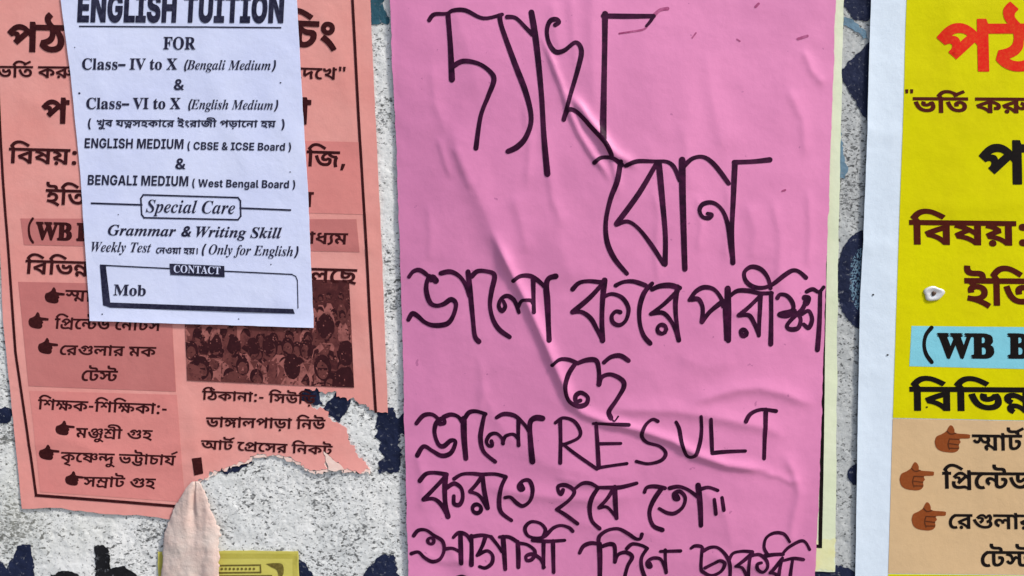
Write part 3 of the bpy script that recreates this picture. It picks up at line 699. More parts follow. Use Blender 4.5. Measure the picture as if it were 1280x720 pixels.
'B425': '588,622 588,617 ~588,593 ~588,544 587,523 588,502 588,293 582,268 ~585,240 ~588,192 588,164 588,0 452,0 ~408,48 ~297,115 ~163,159 79,169 31,285 ~71,310 ~180,366 229,386 310,415 356,334 ~316,317 ~228,277 191,255 ~230,250 ~323,219 ~416,170 454,136 ~453,152 ~452,186 452,204 452,308 456,359 ~454,378 ~452,428 452,452 452,509 -10,509 -10,622|60,537 175,517 ~231,500 ~357,441 ~475,365 520,321 479,224 ~442,263 ~330,337 ~201,397 ~74,442 23,452|748,615 ~820,615 ~898,544 898,491 ~898,464 ~870,399 ~790,344 711,328 686,427 ~727,434 ~769,460 769,480 ~769,498 ~746,512 728,512 ~686,512 ~609,448 581,394 556,524 ~597,570 ~688,615|742,159 ~677,159 ~591,215 564,256 517,340 579,423 ~591,368 ~635,297 ~692,262 722,262 ~745,262 ~776,281 776,303 ~776,324 ~742,359 707,371 813,413 ~834,404 ~875,372 ~903,324 903,289 ~903,255 ~870,196 ~799,159',
'B363': '943,622 943,509 502,509 502,234 471,254 ~507,292 ~603,365 ~720,431 787,458 880,381 ~866,356 ~848,298 ~839,235 839,200 ~839,162 ~854,66 871,16 738,-11 ~720,41 ~702,140 702,197 ~702,235 ~716,303 ~740,364 754,392 796,336 ~736,311 ~624,237 ~522,154 479,114 366,186 366,351 369,366 ~368,389 ~366,435 366,458 366,509 -10,509 -10,622|190,452 ~240,452 ~313,425 ~388,370 438,328 367,256 ~330,291 ~254,337 215,337 ~194,337 ~168,319 168,300 ~168,282 ~194,256 225,245 165,132 ~102,158 ~29,250 29,305 ~29,355 ~76,420 ~150,452',
'B324': '716,622 716,509 328,509 328,270 ~328,239 ~335,212 342,204 ~356,191 384,191 ~409,191 ~461,210 ~504,243 ~531,284 531,305 ~531,320 ~511,340 485,340 ~475,340 ~455,338 443,336 424,447 ~444,452 ~492,457 521,457 ~565,457 ~629,428 ~665,374 665,334 ~665,274 ~612,179 ~524,113 ~417,78 363,78 ~317,78 ~261,101 242,117 ~223,134 ~192,199 192,272 192,509 -10,509 -10,622|490,622 ~489,653 ~459,680 422,680 348,680 ~271,680 ~176,708 149,738 ~130,759 ~113,817 113,854 ~113,869 ~115,894 118,912 246,904 ~245,895 ~244,881 244,875 ~244,854 ~253,822 264,811 ~275,802 ~309,792 347,792 424,792 ~483,792 ~552,774 576,751 ~596,732 ~617,670 619,622|639,65 ~639,12 ~591,-72 ~481,-121 388,-121 ~298,-121 ~155,-65 ~47,49 10,138 131,185 ~161,115 ~235,30 ~325,-7 380,-7 ~418,-7 ~472,8 ~503,39 503,65 ~503,79 ~493,109 477,123 585,192 ~608,167 ~639,105',
'B45': '676,622 676,509 581,509 581,0 445,0 ~404,49 ~297,116 ~163,158 79,169 31,285 ~58,302 ~118,335 ~183,369 216,385 ~175,408 ~79,443 23,452 60,537 99,509 -10,509 -10,622|445,509 163,509 178,516 ~212,506 ~272,475 ~325,437 347,417 358,327 ~331,316 ~273,291 ~217,263 191,249 190,255 ~234,249 ~341,211 ~440,149 471,107 452,99 ~447,125 ~445,176 445,205',
'B228': '487,264 ~454,264 ~394,279 ~336,305 308,322 ~281,337 ~247,352 234,352 ~219,352 ~205,340 205,329 ~205,318 ~219,298 233,288 150,206 ~120,233 ~74,298 74,342 ~74,382 ~117,432 ~181,456 212,456 ~244,456 ~292,446 ~334,430 352,418 ~394,394 ~440,376 464,376 ~491,376 ~517,404 517,434 ~517,466 ~477,522 448,543 588,560 ~604,545 ~634,499 ~655,442 655,408 ~655,365 ~617,300 ~543,264|723,622 723,509 -10,509 -10,622|202,388 ~204,398 ~206,417 206,425 ~206,465 ~148,522 90,532 119,580 210,569 ~275,544 ~336,477 336,422 ~336,415 ~334,394 332,385|621,-78 487,-78 ~475,-49 ~426,-23 385,-23 ~359,-23 ~306,-31 ~252,-39 219,-39 ~189,-39 ~121,-27 ~65,9 ~29,78 29,135 ~29,149 ~32,176 35,192 165,178 ~163,168 ~161,152 161,143 ~161,116 ~183,86 ~220,74 243,74 ~268,74 ~312,83 ~355,91 378,91 ~409,91 ~465,65 485,38 485,282 621,344',
'B521': '616,0 ~551,0 ~439,40 ~354,109 327,150 362,268 ~442,278 ~532,326 ~568,396 568,438 ~568,452 ~565,490 558,509 296,509 296,622 504,622 ~481,652 ~452,703 ~439,751 439,776 ~439,814 ~480,886 526,917 626,858 ~599,835 ~569,781 569,753 ~569,729 ~587,688 ~622,646 647,622 952,622 952,509 835,509 ~815,509 ~788,510 773,511 ~838,446 ~898,312 898,241 ~898,166 ~835,58 ~709,0|613,117 ~655,117 ~720,145 ~758,204 758,249 ~758,293 ~732,378 ~671,471 621,524 650,531 ~661,506 ~683,434 683,399 ~683,358 ~660,285 ~604,223 ~506,175 432,159 446,227 ~458,191 ~508,142 ~576,117|316,622 316,509 221,509 221,0 85,0 85,509 -10,509 -10,622 86,622 ~70,642 ~35,691 22,712 ~79,787 ~180,871 ~288,905 353,905 ~407,905 ~534,872 ~687,798 779,738 710,649 ~635,706 ~513,769 ~411,794 365,794 ~325,794 ~255,767 ~197,719 171,687 ~180,671 ~203,636 216,622',
'B12': '509,622 ~508,653 ~478,680 441,680 300,680 ~223,680 ~128,708 100,738 ~81,759 ~64,817 64,854 ~64,869 ~66,894 69,912 198,904 ~197,895 ~196,881 196,875 ~196,854 ~205,822 216,811 ~227,802 ~261,792 299,792 443,792 ~502,792 ~571,774 596,751 ~615,732 ~637,670 638,622|755,622 755,509 407,509 407,384 ~407,369 ~418,348 433,348 ~446,348 ~476,367 ~506,401 522,423 640,445 ~674,395 ~709,297 709,240 ~709,177 ~647,78 ~525,20 435,20 ~369,20 ~246,58 ~138,148 ~49,306 16,426 144,462 ~177,344 ~260,201 ~363,137 424,137 ~495,137 ~574,200 574,257 ~574,295 ~545,345 527,367 634,375 ~598,326 ~523,265 ~448,235 408,235 ~375,235 ~323,254 306,274 ~289,293 ~271,353 271,400 271,509 -10,509 -10,622',
'B68': '755,622 755,509 407,509 407,384 ~407,369 ~418,348 433,348 ~446,348 ~476,367 ~506,401 522,423 640,445 ~674,395 ~709,297 709,240 ~709,177 ~647,78 ~525,20 435,20 ~369,20 ~246,58 ~138,148 ~49,306 16,426 144,462 ~177,344 ~260,201 ~363,137 424,137 ~495,137 ~574,200 574,257 ~574,295 ~545,345 527,367 634,375 ~598,326 ~523,265 ~448,235 408,235 ~375,235 ~323,254 306,274 ~289,293 ~271,353 271,400 271,509 -10,509 -10,622|374,-178 ~342,-178 ~300,-135 300,-102 ~300,-70 ~342,-27 374,-27 ~407,-27 ~448,-70 448,-102 ~448,-135 ~407,-178',
'B307': '221,59 ~167,59 ~91,118 58,173 152,230 ~171,201 ~198,178 214,178 ~230,178 ~256,195 269,210 ~283,224 ~295,258 295,277 ~295,299 ~277,342 ~243,370 217,370 ~197,370 ~175,351 175,334 ~175,327 ~178,312 181,304 55,285 ~47,304 ~41,346 41,360 ~41,402 ~91,455 ~166,478 205,478 ~269,478 ~363,427 ~414,341 414,287 ~414,274 ~411,239 408,223 296,204 ~320,240 ~401,312 ~525,369 615,382 695,295 ~674,262 ~658,187 658,154 ~658,123 ~671,49 684,16 550,-11 ~536,33 ~521,117 521,160 ~521,200 ~540,283 564,320 638,265 ~570,259 ~471,224 ~401,176 377,147 ~355,120 ~310,80 ~257,59|109,561 155,551 ~212,528 ~262,471 266,428 134,425 ~129,458 ~79,506 32,517|537,382 ~468,382 ~353,469 324,539 452,553 ~461,521 ~486,486 ~515,475 529,475 ~551,475 ~575,501 575,521 ~575,538 ~545,557 522,557 676,572 ~686,559 ~696,528 696,509 ~696,465 ~653,410 ~581,382|760,622 760,509 627,509 611,516 432,516 420,509 -10,509 -10,622',
'B9': '975,622 975,509 880,509 880,0 744,0 ~715,53 ~614,129 567,153 626,240 ~664,219 ~727,171 747,148 ~746,159 ~745,181 ~744,206 744,219 744,509 -10,509 -10,622|401,80 ~316,80 ~172,144 ~57,297 15,426 143,462 ~174,369 ~243,252 ~333,197 393,197 ~439,197 ~500,221 ~529,266 529,296 ~529,333 ~490,374 459,374 ~438,374 ~415,353 415,335 ~415,327 ~419,309 422,301 295,283 ~287,302 ~279,339 279,352 ~279,401 ~325,458 ~401,484 442,484 ~512,484 ~612,431 ~665,339 665,281 ~665,227 ~611,135 ~494,80|336,425 ~332,458 ~282,506 235,517 312,561 358,551 ~414,528 ~464,471 469,428|1281,622 1281,509 1186,509 1186,0 1050,0 1050,442 ~1034,479 ~998,509 972,509 957,509 957,622 979,622 ~999,622 ~1038,594 1054,560 ~1053,565 ~1050,602 1050,615 1050,688 1161,688 1185,622',
'B341': '412,126 ~320,126 ~168,191 ~53,330 16,439 143,475 ~173,399 ~241,294 ~340,240 413,240 ~474,240 ~532,279 532,318 ~532,347 ~494,382 458,382 ~444,382 ~422,373 ~409,357 409,344 ~409,338 ~412,324 414,318 288,303 ~282,318 ~276,354 276,369 ~276,409 ~321,462 ~399,489 449,489 ~523,489 ~621,439 ~668,358 668,308 ~668,257 ~615,174 ~501,126|711,622 711,509 -10,509 -10,622|262,114 ~318,114 ~411,74 ~495,2 533,-46 473,-114 ~446,-85 ~384,-30 ~320,6 289,6 ~272,6 ~255,-9 255,-20 ~255,-31 ~268,-48 287,-56 232,-147 ~202,-135 ~150,-97 ~119,-39 119,-2 ~119,32 ~155,84 ~220,114|608,-114 472,-114 472,-40 476,1 ~474,14 ~472,42 472,60 472,81 ~472,101 ~475,143 476,162 608,216',
'B18': '534,629 ~628,629 ~727,547 727,475 ~727,424 ~671,340 ~576,277 516,255 469,365 ~520,382 ~589,431 589,471 ~589,493 ~559,519 530,519 ~504,519 ~455,501 ~414,475 ~392,444 392,433 ~392,422 ~407,405 434,401 407,288 ~330,296 ~253,373 253,424 ~253,466 ~299,541 ~380,597 ~480,629|737,216 ~737,131 ~603,26 486,26 ~407,26 ~268,69 ~150,169 ~54,341 16,471 145,507 ~185,372 ~280,212 ~398,144 474,144 ~526,144 ~599,188 599,230 ~599,263 ~552,305 518,317 639,372 ~681,344 ~737,267',
'B641': '177,0 177,622 315,622 315,0',
'M124': '23,0 23,26 ~75,30 ~111,70 111,125 111,558 ~111,612 ~72,648 21,653 21,678 586,678 586,476 562,476 ~552,538 ~506,610 ~417,642 342,642 ~313,642 ~282,637 ~271,617 271,593 271,368 283,368 ~349,368 ~413,437 423,516 450,516 450,176 424,176 ~414,264 ~350,333 281,333 271,333 271,120 ~271,84 ~288,43 ~336,27 382,26 382,0',
'M205': '388,-16 ~314,-16 ~188,38 ~93,134 ~41,264 41,339 ~41,414 ~93,543 ~189,640 ~318,694 395,694 ~469,694 ~595,641 ~689,546 ~742,416 742,339 ~742,264 ~689,134 ~593,38 ~464,-16|394,18 ~565,18 565,339 ~565,497 ~470,660 387,660 ~216,660 216,339 ~216,182 ~312,18',
'M238': '23,0 23,26 ~75,28 ~111,66 111,120 111,564 ~111,612 ~74,650 24,653 24,678 323,678 ~473,678 ~621,590 621,498 ~621,374 469,333 643,75 ~660,50 ~687,26 712,26 715,26 715,0 504,0 300,316 271,316 271,120 ~271,66 ~307,28 360,26 360,0|271,348 303,348 ~381,348 ~452,421 452,500 ~452,642 334,642 ~294,642 ~271,616 271,574',
'M94': '382,-16 ~282,-16 ~127,75 ~39,236 39,340 ~39,443 ~128,602 ~285,693 386,693 ~454,693 547,655 ~562,648 577,648 ~614,648 624,693 650,693 650,459 625,459 ~591,552 ~470,660 395,660 ~214,660 214,337 ~214,35 414,35 ~474,35 ~592,98 638,158 666,132 ~563,-16',
'M889': '27,0 27,24 ~57,26 ~78,50 78,83 78,592 ~78,625 ~62,653 30,654 30,678 221,678 221,83 ~221,52 ~239,26 268,24 268,0',
'M319': '379,-15 ~304,-15 298,52 ~230,-13 142,-13 ~90,-13 ~30,47 30,94 ~30,160 ~159,245 296,283 296,359 ~296,401 ~260,440 220,440 ~155,440 155,408 ~155,402 169,382 ~183,362 183,344 ~183,317 ~144,284 115,284 ~84,284 ~49,321 49,352 ~49,387 ~98,442 ~184,474 241,474 ~348,474 ~436,396 436,313 436,93 ~436,67 439,59 ~442,51 453,51 ~463,51 477,62 490,41 ~441,-15|225,50 ~239,50 ~279,72 296,94 296,252 ~176,224 176,125 ~176,50',
'M1557': '225,-15 ~185,-15 129,9 ~120,13 109,13 ~85,13 76,-13 53,-13 53,157 79,157 ~93,94 ~165,22 209,22 ~246,22 ~286,57 286,87 ~286,129 232,156 159,193 ~107,219 ~55,285 55,328 ~55,391 ~138,475 210,475 ~226,475 ~268,466 296,458 ~301,457 ~313,454 317,454 ~334,454 343,475 363,475 363,330 340,330 ~324,384 ~261,441 222,441 ~190,441 ~156,410 156,386 ~156,362 ~187,330 218,315 285,282 ~336,257 ~383,194 383,141 ~383,69 ~296,-15',
'I1460s': '460,330 460,216 0,216 0,330',
'M150': '20,0 20,26 ~70,31 ~112,65 112,112 112,576 ~112,622 ~76,651 20,653 20,678 364,678 364,653 ~311,651 ~272,622 272,576 272,115 ~272,84 ~286,48 ~327,30 366,26 366,0',
'M276': '316,-19 66,567 ~50,603 ~17,648 -21,653 -21,678 314,678 314,653 ~268,653 ~227,634 227,610 ~227,595 240,563 385,213 518,562 ~528,589 528,609 ~528,634 ~489,652 445,653 445,678 658,678 658,653 ~627,653 ~589,620 569,570 342,-19',
'M1760': '184,-14 ~124,-14 ~72,45 72,106 72,415 30,415 30,446 ~90,503 ~172,596 192,631 215,631 215,462 309,462 309,415 215,415 215,122 ~215,91 ~230,60 250,60 ~285,60 307,111 331,98 ~285,-14',
'M1280': '251,-15 ~185,-15 ~84,49 ~28,160 28,229 ~28,300 ~84,411 ~185,474 250,474 ~315,474 ~415,412 ~472,302 472,229 ~472,157 ~415,47 ~316,-15|251,17 ~293,17 311,58 ~320,78 ~327,164 327,229 ~327,361 309,403 ~291,445 251,445 ~207,445 191,403 ~174,360 174,230 ~174,165 ~182,78 191,58 ~209,17',
'M292': '17,0 17,26 ~82,26 134,99 288,310 116,575 ~91,613 ~50,653 24,653 21,653 21,678 363,678 363,653 341,653 ~283,653 283,618 ~283,604 300,578 394,431 479,556 ~505,594 505,616 ~505,652 436,653 436,678 682,678 682,653 677,653 ~633,653 ~566,606 531,556 418,394 615,85 ~634,56 ~665,26 687,26 691,26 691,0 355,0 355,26 362,26 ~432,26 432,61 ~432,81 409,118 312,272 205,120 ~185,92 185,67 ~185,26 259,26 259,0',
'I1425s': '260,-10 ~190,-10 ~89,40 ~34,125 34,177 ~34,217 ~65,277 ~121,328 158,353 291,440 ~306,449 ~327,471 ~338,496 338,509 ~338,531 ~308,561 279,561 ~261,561 ~233,547 ~217,521 217,503 ~217,482 ~239,439 ~278,391 303,363 622,0 470,0 205,293 ~179,323 ~128,387 ~94,461 94,505 ~94,554 ~140,632 ~223,678 278,678 ~333,678 ~411,634 ~453,561 453,517 ~453,486 ~432,431 ~392,383 364,363 228,265 ~203,247 ~176,210 176,184 ~176,160 ~198,125 ~239,106 266,106 ~302,106 ~371,139 ~428,198 ~461,281 461,330 582,330 ~582,269 ~555,169 ~507,94 474,69 435,47 ~398,17 ~304,-10',
'M185': '21,0 21,26 ~71,28 ~112,66 112,118 112,569 ~112,602 ~98,636 ~59,651 22,653 22,678 275,678 472,212 669,678 919,678 919,653 ~871,649 ~834,611 834,563 834,127 ~834,85 ~848,42 ~884,27 918,26 918,0 589,0 589,26 ~625,29 ~663,45 ~677,86 677,124 677,594 429,0 402,0 157,579 157,119 ~157,62 ~199,26 252,26 252,0',
'M377': '64,-17 64,578 ~64,625 ~45,651 12,654 12,678 206,678 206,415 ~255,474 329,474 ~382,474 ~463,416 ~509,314 509,247 ~509,171 ~452,53 ~351,-15 286,-15 ~219,-15 156,42 79,-17|272,21 ~325,21 345,73 ~365,127 365,238 ~365,330 ~323,417 274,417 ~251,417 ~211,386 206,360 206,102 ~206,21',
'M196': '600,-16 159,521 159,117 ~159,64 ~194,28 248,26 248,0 27,0 27,26 ~62,27 ~99,42 ~113,81 113,117 113,578 ~62,641 54,645 ~44,650 27,653 27,678 233,678 582,251 582,562 ~582,598 ~568,635 ~530,650 493,653 493,678 714,678 714,653 ~662,651 ~628,614 628,561 628,-16',
'M257': '137,0 137,26 ~191,26 ~232,66 232,120 232,645 222,645 ~143,645 ~51,556 43,473 16,473 16,678 611,678 611,472 586,472 ~569,645 400,645 392,645 392,120 ~392,64 ~431,26 488,26 488,0',
'M73': '-13,0 -13,27 ~16,27 ~54,63 73,111 307,694 334,693 572,129 ~595,75 ~629,27 660,27 660,0 341,0 341,27 ~422,27 422,68 ~422,82 406,121 376,197 154,197 117,105 ~114,98 ~111,77 111,72 ~111,27 184,27 190,27 190,0|169,239 360,239 263,475',
'M284': '254,-16 48,585 ~36,620 ~9,652 -23,653 -23,678 269,678 269,653 ~237,652 ~209,634 209,611 ~209,590 220,555 332,228 448,525 426,594 ~415,629 ~381,650 341,653 341,678 654,678 654,653 ~585,653 585,613 ~585,601 594,575 706,247 805,550 ~817,586 817,605 ~817,631 ~785,651 749,653 749,678 929,678 929,653 ~900,648 ~870,606 856,565 664,-16 637,-16 470,460 283,-16',
'M84': '24,0 24,26 ~75,28 ~111,68 111,122 111,549 ~111,592 ~95,636 ~57,653 23,653 23,678 328,678 ~590,678 590,522 ~590,399 427,368 ~623,331 623,196 ~623,103 ~482,0 354,0|271,375 280,375 ~360,375 ~424,436 424,514 ~424,582 ~378,646 322,646 ~288,646 ~271,619 271,582|330,36 ~395,36 ~448,110 448,191 ~448,274 ~377,344 294,344 271,344 271,97 ~271,63 ~296,36',
'Ii1380s': '121,273 ~136,347 ~198,509 ~280,656 325,710 459,710 ~414,641 ~338,490 ~284,341 270,273 ~258,214 ~255,96 ~273,-40 292,-125 158,-125 ~120,-31 ~101,171',
'M85': '-50,0 -50,23 ~-19,23 ~20,38 ~46,83 58,127 171,549 ~175,563 ~179,588 179,601 ~179,625 ~146,644 109,647 109,671 330,671 ~484,671 551,636 ~616,601 616,525 ~616,398 430,357 ~563,315 563,208 ~563,154 ~506,59 ~372,0 255,0|299,369 ~383,370 ~469,463 469,542 ~469,638 376,638 ~340,638 331,604 270,371 ~281,370 ~292,369|247,33 ~321,33 ~411,137 411,222 ~411,338 279,338 262,338 200,111 ~192,84 192,66 ~192,33',
'M614': '130,-14 ~64,-14 ~-16,70 -16,146 ~-16,200 ~33,311 ~114,404 ~212,461 262,461 ~313,461 ~371,411 371,369 ~371,310 ~244,207 117,185 ~111,158 111,131 ~111,95 ~148,53 182,53 ~237,53 291,142 319,124 ~247,-14|125,218 ~172,229 ~246,281 ~288,351 288,387 ~288,407 ~269,428 255,428 ~222,428 187,375 ~150,321',
'M1205': '317,-14 ~250,-14 250,61 ~250,83 ~272,167 293,228 328,330 ~336,356 336,367 ~336,388 317,388 ~265,388 203,283 ~172,230 ~118,89 98,0 -21,0 63,314 ~71,341 ~77,374 77,378 ~77,406 36,406 27,406 25,431 ~112,442 225,461 173,288 ~229,377 ~327,461 381,461 ~456,461 456,386 ~456,370 ~441,303 424,253 ~370,91 370,85 ~370,64 387,64 ~401,64 416,82 ~430,99 453,134 475,119 ~432,53 ~359,-14',
'M716': '115,-207 ~23,-207 ~-76,-146 -76,-99 ~-76,-62 ~-15,-13 49,8 ~-4,40 -4,76 ~-4,102 ~39,146 85,170 ~48,193 ~13,245 13,281 ~13,329 ~70,411 ~166,461 222,461 ~302,461 363,412 450,412 445,370 389,370 ~391,362 ~393,344 393,335 ~393,284 ~334,203 ~236,155 176,155 ~150,155 124,158 ~98,141 98,125 ~98,106 139,94 ~165,87 ~237,63 ~304,32 321,13 ~347,-15 347,-54 ~347,-99 ~287,-168 ~183,-207|173,186 ~199,186 ~246,238 ~275,321 275,367 ~275,428 232,428 ~205,428 ~157,372 ~128,288 128,244 ~128,186|126,-174 ~179,-174 ~241,-129 241,-98 ~241,-66 206,-48 ~171,-30 90,-6 ~11,-42 11,-92 ~11,-127 ~77,-174',
'M320': '79,-13 ~31,-13 ~-28,54 -28,109 ~-28,162 ~13,276 ~82,378 125,411 ~190,461 246,461 ~307,461 319,395 335,451 442,451 359,161 ~350,129 ~340,90 340,83 ~340,60 355,60 ~381,60 424,130 446,116 ~370,-13 293,-13 ~231,-13 231,51 ~231,62 ~236,93 241,112 ~204,49 ~127,-13|138,61 ~161,61 ~207,105 ~247,177 ~278,261 ~295,340 295,369 ~295,418 256,418 ~234,418 ~185,367 ~140,285 123,237 ~110,200 ~97,143 97,120 ~97,61',
'M890': '59,-14 ~24,-14 ~-15,24 -15,59 ~-15,75 ~-8,108 -3,126 115,553 ~129,604 129,617 ~129,645 87,645 78,645 77,670 ~188,684 272,700 118,128 ~115,117 ~108,88 108,80 ~108,61 124,61 ~149,61 195,132 215,117 ~174,50 ~103,-14',
'M780': '196,553 ~168,553 ~130,591 130,619 ~130,647 ~168,685 196,685 ~223,685 ~262,647 262,619 ~262,591 ~223,553|73,-12 ~39,-12 ~1,27 1,61 ~1,74 ~11,117 15,130 66,314 ~72,337 ~79,368 79,378 ~79,406 38,406 29,406 28,431 ~84,437 ~181,453 223,461 133,127 ~125,98 125,82 ~125,63 141,63 ~165,63 211,134 231,120 ~155,-12',
'M186': '280,-16 214,540 102,122 ~93,88 93,70 ~93,46 ~126,25 163,23 163,0 -52,0 -52,23 ~-20,23 ~18,38 ~44,83 56,127 169,549 ~177,578 177,600 ~177,624 ~144,646 107,647 107,671 334,671 392,196 699,671 926,671 926,647 ~894,647 ~855,631 ~830,587 818,544 705,122 ~701,109 ~697,83 697,70 ~697,26 768,23 768,0 454,0 454,23 ~487,23 ~527,41 537,60 ~542,69 ~555,102 562,127 675,557 308,-16',
'M485': '82,-14 ~33,-14 ~-23,56 -23,122 ~-23,169 ~12,271 ~74,368 116,405 ~180,461 244,461 ~285,461 317,438 354,567 ~359,582 ~362,606 362,613 ~362,632 ~335,644 305,644 305,671 ~352,676 ~455,690 510,700 353,123 ~348,103 ~342,77 342,71 ~342,61 354,61 ~365,61 380,78 ~395,95 419,132 442,116 ~399,52 ~333,-14 295,-14 ~234,-14 234,52 ~234,80 244,113 ~206,49 ~130,-14|143,62 ~166,62 ~212,110 ~252,186 ~283,271 ~300,347 300,371 ~300,422 264,422 ~245,422 ~200,379 ~157,310 ~121,228 ~99,148 99,117 ~99,91 ~123,62',
'M2502': '69,-14 ~-7,-14 -7,61 ~-7,78 ~8,145 22,194 56,314 ~69,360 69,378 ~69,406 28,406 19,406 18,431 ~59,436 ~159,451 217,461 120,117 ~113,95 113,79 ~113,59 132,59 ~183,59 248,169 ~313,279 351,448 470,448 ~373,93 373,85 ~373,78 ~382,65 389,65 ~402,65 417,83 ~425,91 ~444,117 456,135 478,120 ~435,54 ~362,-14 320,-14 ~289,-14 ~252,25 252,60 ~252,71 270,153 ~218,68 ~122,-14',
'M1121': '566,-12 ~499,-12 499,62 ~499,84 ~522,168 542,229 576,331 ~585,357 585,368 ~585,389 566,389 ~524,389 474,318 ~424,248 372,92 342,0 227,0 328,331 ~336,358 336,368 ~336,389 317,389 ~292,389 ~235,337 203,283 ~172,230 ~118,89 98,0 -21,0 63,314 ~71,341 ~77,374 77,378 ~77,406 36,406 27,406 25,431 ~112,442 225,461 173,288 ~229,377 ~327,461 381,461 ~456,461 456,387 ~456,367 445,323 ~493,394 ~581,461 629,461 ~704,461 704,387 ~704,346 673,254 625,113 ~623,106 ~619,91 619,86 ~619,65 635,65 ~650,65 664,83 ~671,91 ~690,118 702,135 724,120 ~682,54 ~608,-12',
'Ii1381s': '17,-125 ~71,-39 ~143,97 ~187,215 198,273 ~212,341 ~218,490 ~202,641 184,710 319,710 ~342,656 ~364,509 ~362,347 347,273 ~327,171 ~227,-32 151,-125',
'M115': '-50,0 -50,23 ~-19,23 ~20,38 ~46,83 58,127 171,549 ~175,564 ~179,588 179,597 ~179,624 ~147,644 109,647 109,671 643,671 606,483 578,483 578,492 ~578,572 ~493,639 401,639 ~374,639 ~347,632 ~334,612 328,592 270,373 298,373 ~351,373 ~415,393 ~458,440 476,479 501,479 430,203 408,203 ~409,213 ~409,232 409,242 ~409,296 ~353,339 289,339 ~282,339 ~268,339 261,338 199,109 ~197,99 ~190,69 190,65 ~190,49 204,41 ~217,34 257,34 ~329,34 ~433,65 ~516,139 554,203 579,203 521,0',
'M1558': '135,-14 ~99,-14 42,7 ~33,11 22,11 ~2,11 -10,-10 -36,-6 -10,162 19,157 ~28,21 121,21 ~178,21 178,78 ~178,95 ~161,134 141,158 102,206 ~73,243 ~42,309 42,339 ~42,392 ~117,460 172,460 ~211,460 267,443 ~272,442 ~282,439 286,439 ~307,439 316,457 342,457 320,305 294,308 ~273,429 199,429 ~175,429 ~144,400 144,380 ~144,347 184,301 ~201,281 ~233,242 246,222 ~263,197 ~283,148 283,122 ~283,84 ~245,22 ~178,-14',
'M768': '312,-14 ~246,-14 246,61 ~246,83 ~269,167 289,228 323,330 ~332,356 332,367 ~332,388 313,388 ~259,388 195,275 ~130,160 94,0 -28,0 122,557 ~129,581 ~134,608 134,612 ~134,631 ~113,644 87,644 71,644 71,671 ~112,673 ~215,688 279,700 171,293 ~227,379 ~322,461 376,461 ~451,461 451,386 ~451,345 420,253 372,112 ~370,105 ~366,90 366,85 ~366,64 382,64 ~404,64 455,146 477,133 ~395,-14',
'M248': '229,-17 ~173,-17 86,15 ~70,21 57,21 ~44,21 ~26,6 14,-11 -13,-11 39,215 67,215 67,208 ~67,114 ~144,19 216,19 ~250,19 ~306,55 ~339,112 339,145 ~339,175 ~311,225 ~254,282 212,319 ~170,357 ~123,412 ~104,466 104,501 ~104,555 ~158,640 ~251,689 309,689 ~337,689 ~402,676 440,663 ~455,658 465,658 ~490,658 509,686 536,686 488,480 459,480 ~460,485 ~460,497 460,502 ~460,547 ~426,615 ~369,654 333,654 ~290,654 ~228,593 228,548 ~228,520 ~265,465 293,439 ~309,424 ~344,393 361,378 ~408,336 ~464,244 464,187 ~464,92 ~341,-17',
'M1318': '-117,-207 -117,-180 ~-90,-180 ~-62,-159 ~-49,-125 -44,-105 71,340 ~77,361 77,376 ~77,395 ~53,407 24,407 24,432 ~79,440 ~174,454 215,461 185,360 ~262,461 339,461 ~387,461 ~443,396 443,334 ~443,274 ~396,151 ~316,48 ~220,-14 170,-14 ~131,-14 102,9 72,-102 ~66,-121 66,-144 ~66,-166 ~94,-179 128,-181 128,-207|152,22 ~177,22 ~225,69 ~267,143 ~299,228 ~318,306 318,333 ~318,361 ~296,390 279,390 ~202,390 154,212 128,116 ~116,73 116,56 ~116,22',
'M419': '138,-14 ~66,-14 ~-14,70 -14,145 ~-14,218 ~62,363 131,412 ~199,461 266,461 ~319,461 ~382,407 382,371 ~382,339 ~347,303 318,303 ~293,303 ~262,331 262,354 ~262,369 271,384 ~281,400 281,409 ~281,430 257,430 ~233,430 ~182,375 ~138,288 ~111,190 111,147 ~111,100 ~151,51 183,51 ~244,51 304,143 331,124 ~249,-14',
'M95': '301,-17 ~216,-17 ~95,47 ~30,165 30,245 ~30,319 ~79,462 ~169,585 229,626 ~322,689 427,689 ~492,689 573,667 ~580,666 ~602,661 606,661 ~629,661 642,689 669,689 626,459 597,461 ~597,556 ~526,654 460,654 ~390,654 ~270,540 226,427 ~182,313 182,212 ~182,127 ~268,30 341,30 ~460,30 548,157 576,135 ~471,-17',
'M1399': '-21,0 63,314 ~71,341 ~77,374 77,378 ~77,406 36,406 27,406 25,431 ~112,442 225,461 170,281 ~194,328 ~236,396 255,417 ~274,438 ~312,461 331,461 ~386,461 386,394 ~386,362 ~355,324 328,324 ~298,324 277,354 ~272,359 268,359 ~239,359 189,260 ~164,210 ~118,80 98,0',
'M135': '329,-17 ~187,-17 ~31,133 31,261 ~31,335 ~82,473 ~177,590 243,629 ~293,658 ~398,689 455,689 ~485,689 ~555,678 595,666 ~610,661 623,661 ~643,661 656,689 681,689 638,472 610,472 ~609,561 ~529,653 459,653 ~392,653 ~269,538 224,427 ~179,315 179,215 ~179,121 ~271,21 354,21 ~405,21 ~452,64 464,110 491,215 ~500,251 500,266 ~500,291 ~467,307 426,308 426,332 707,332 707,307 699,307 ~667,307 ~644,263 633,223 588,46 ~468,-17',
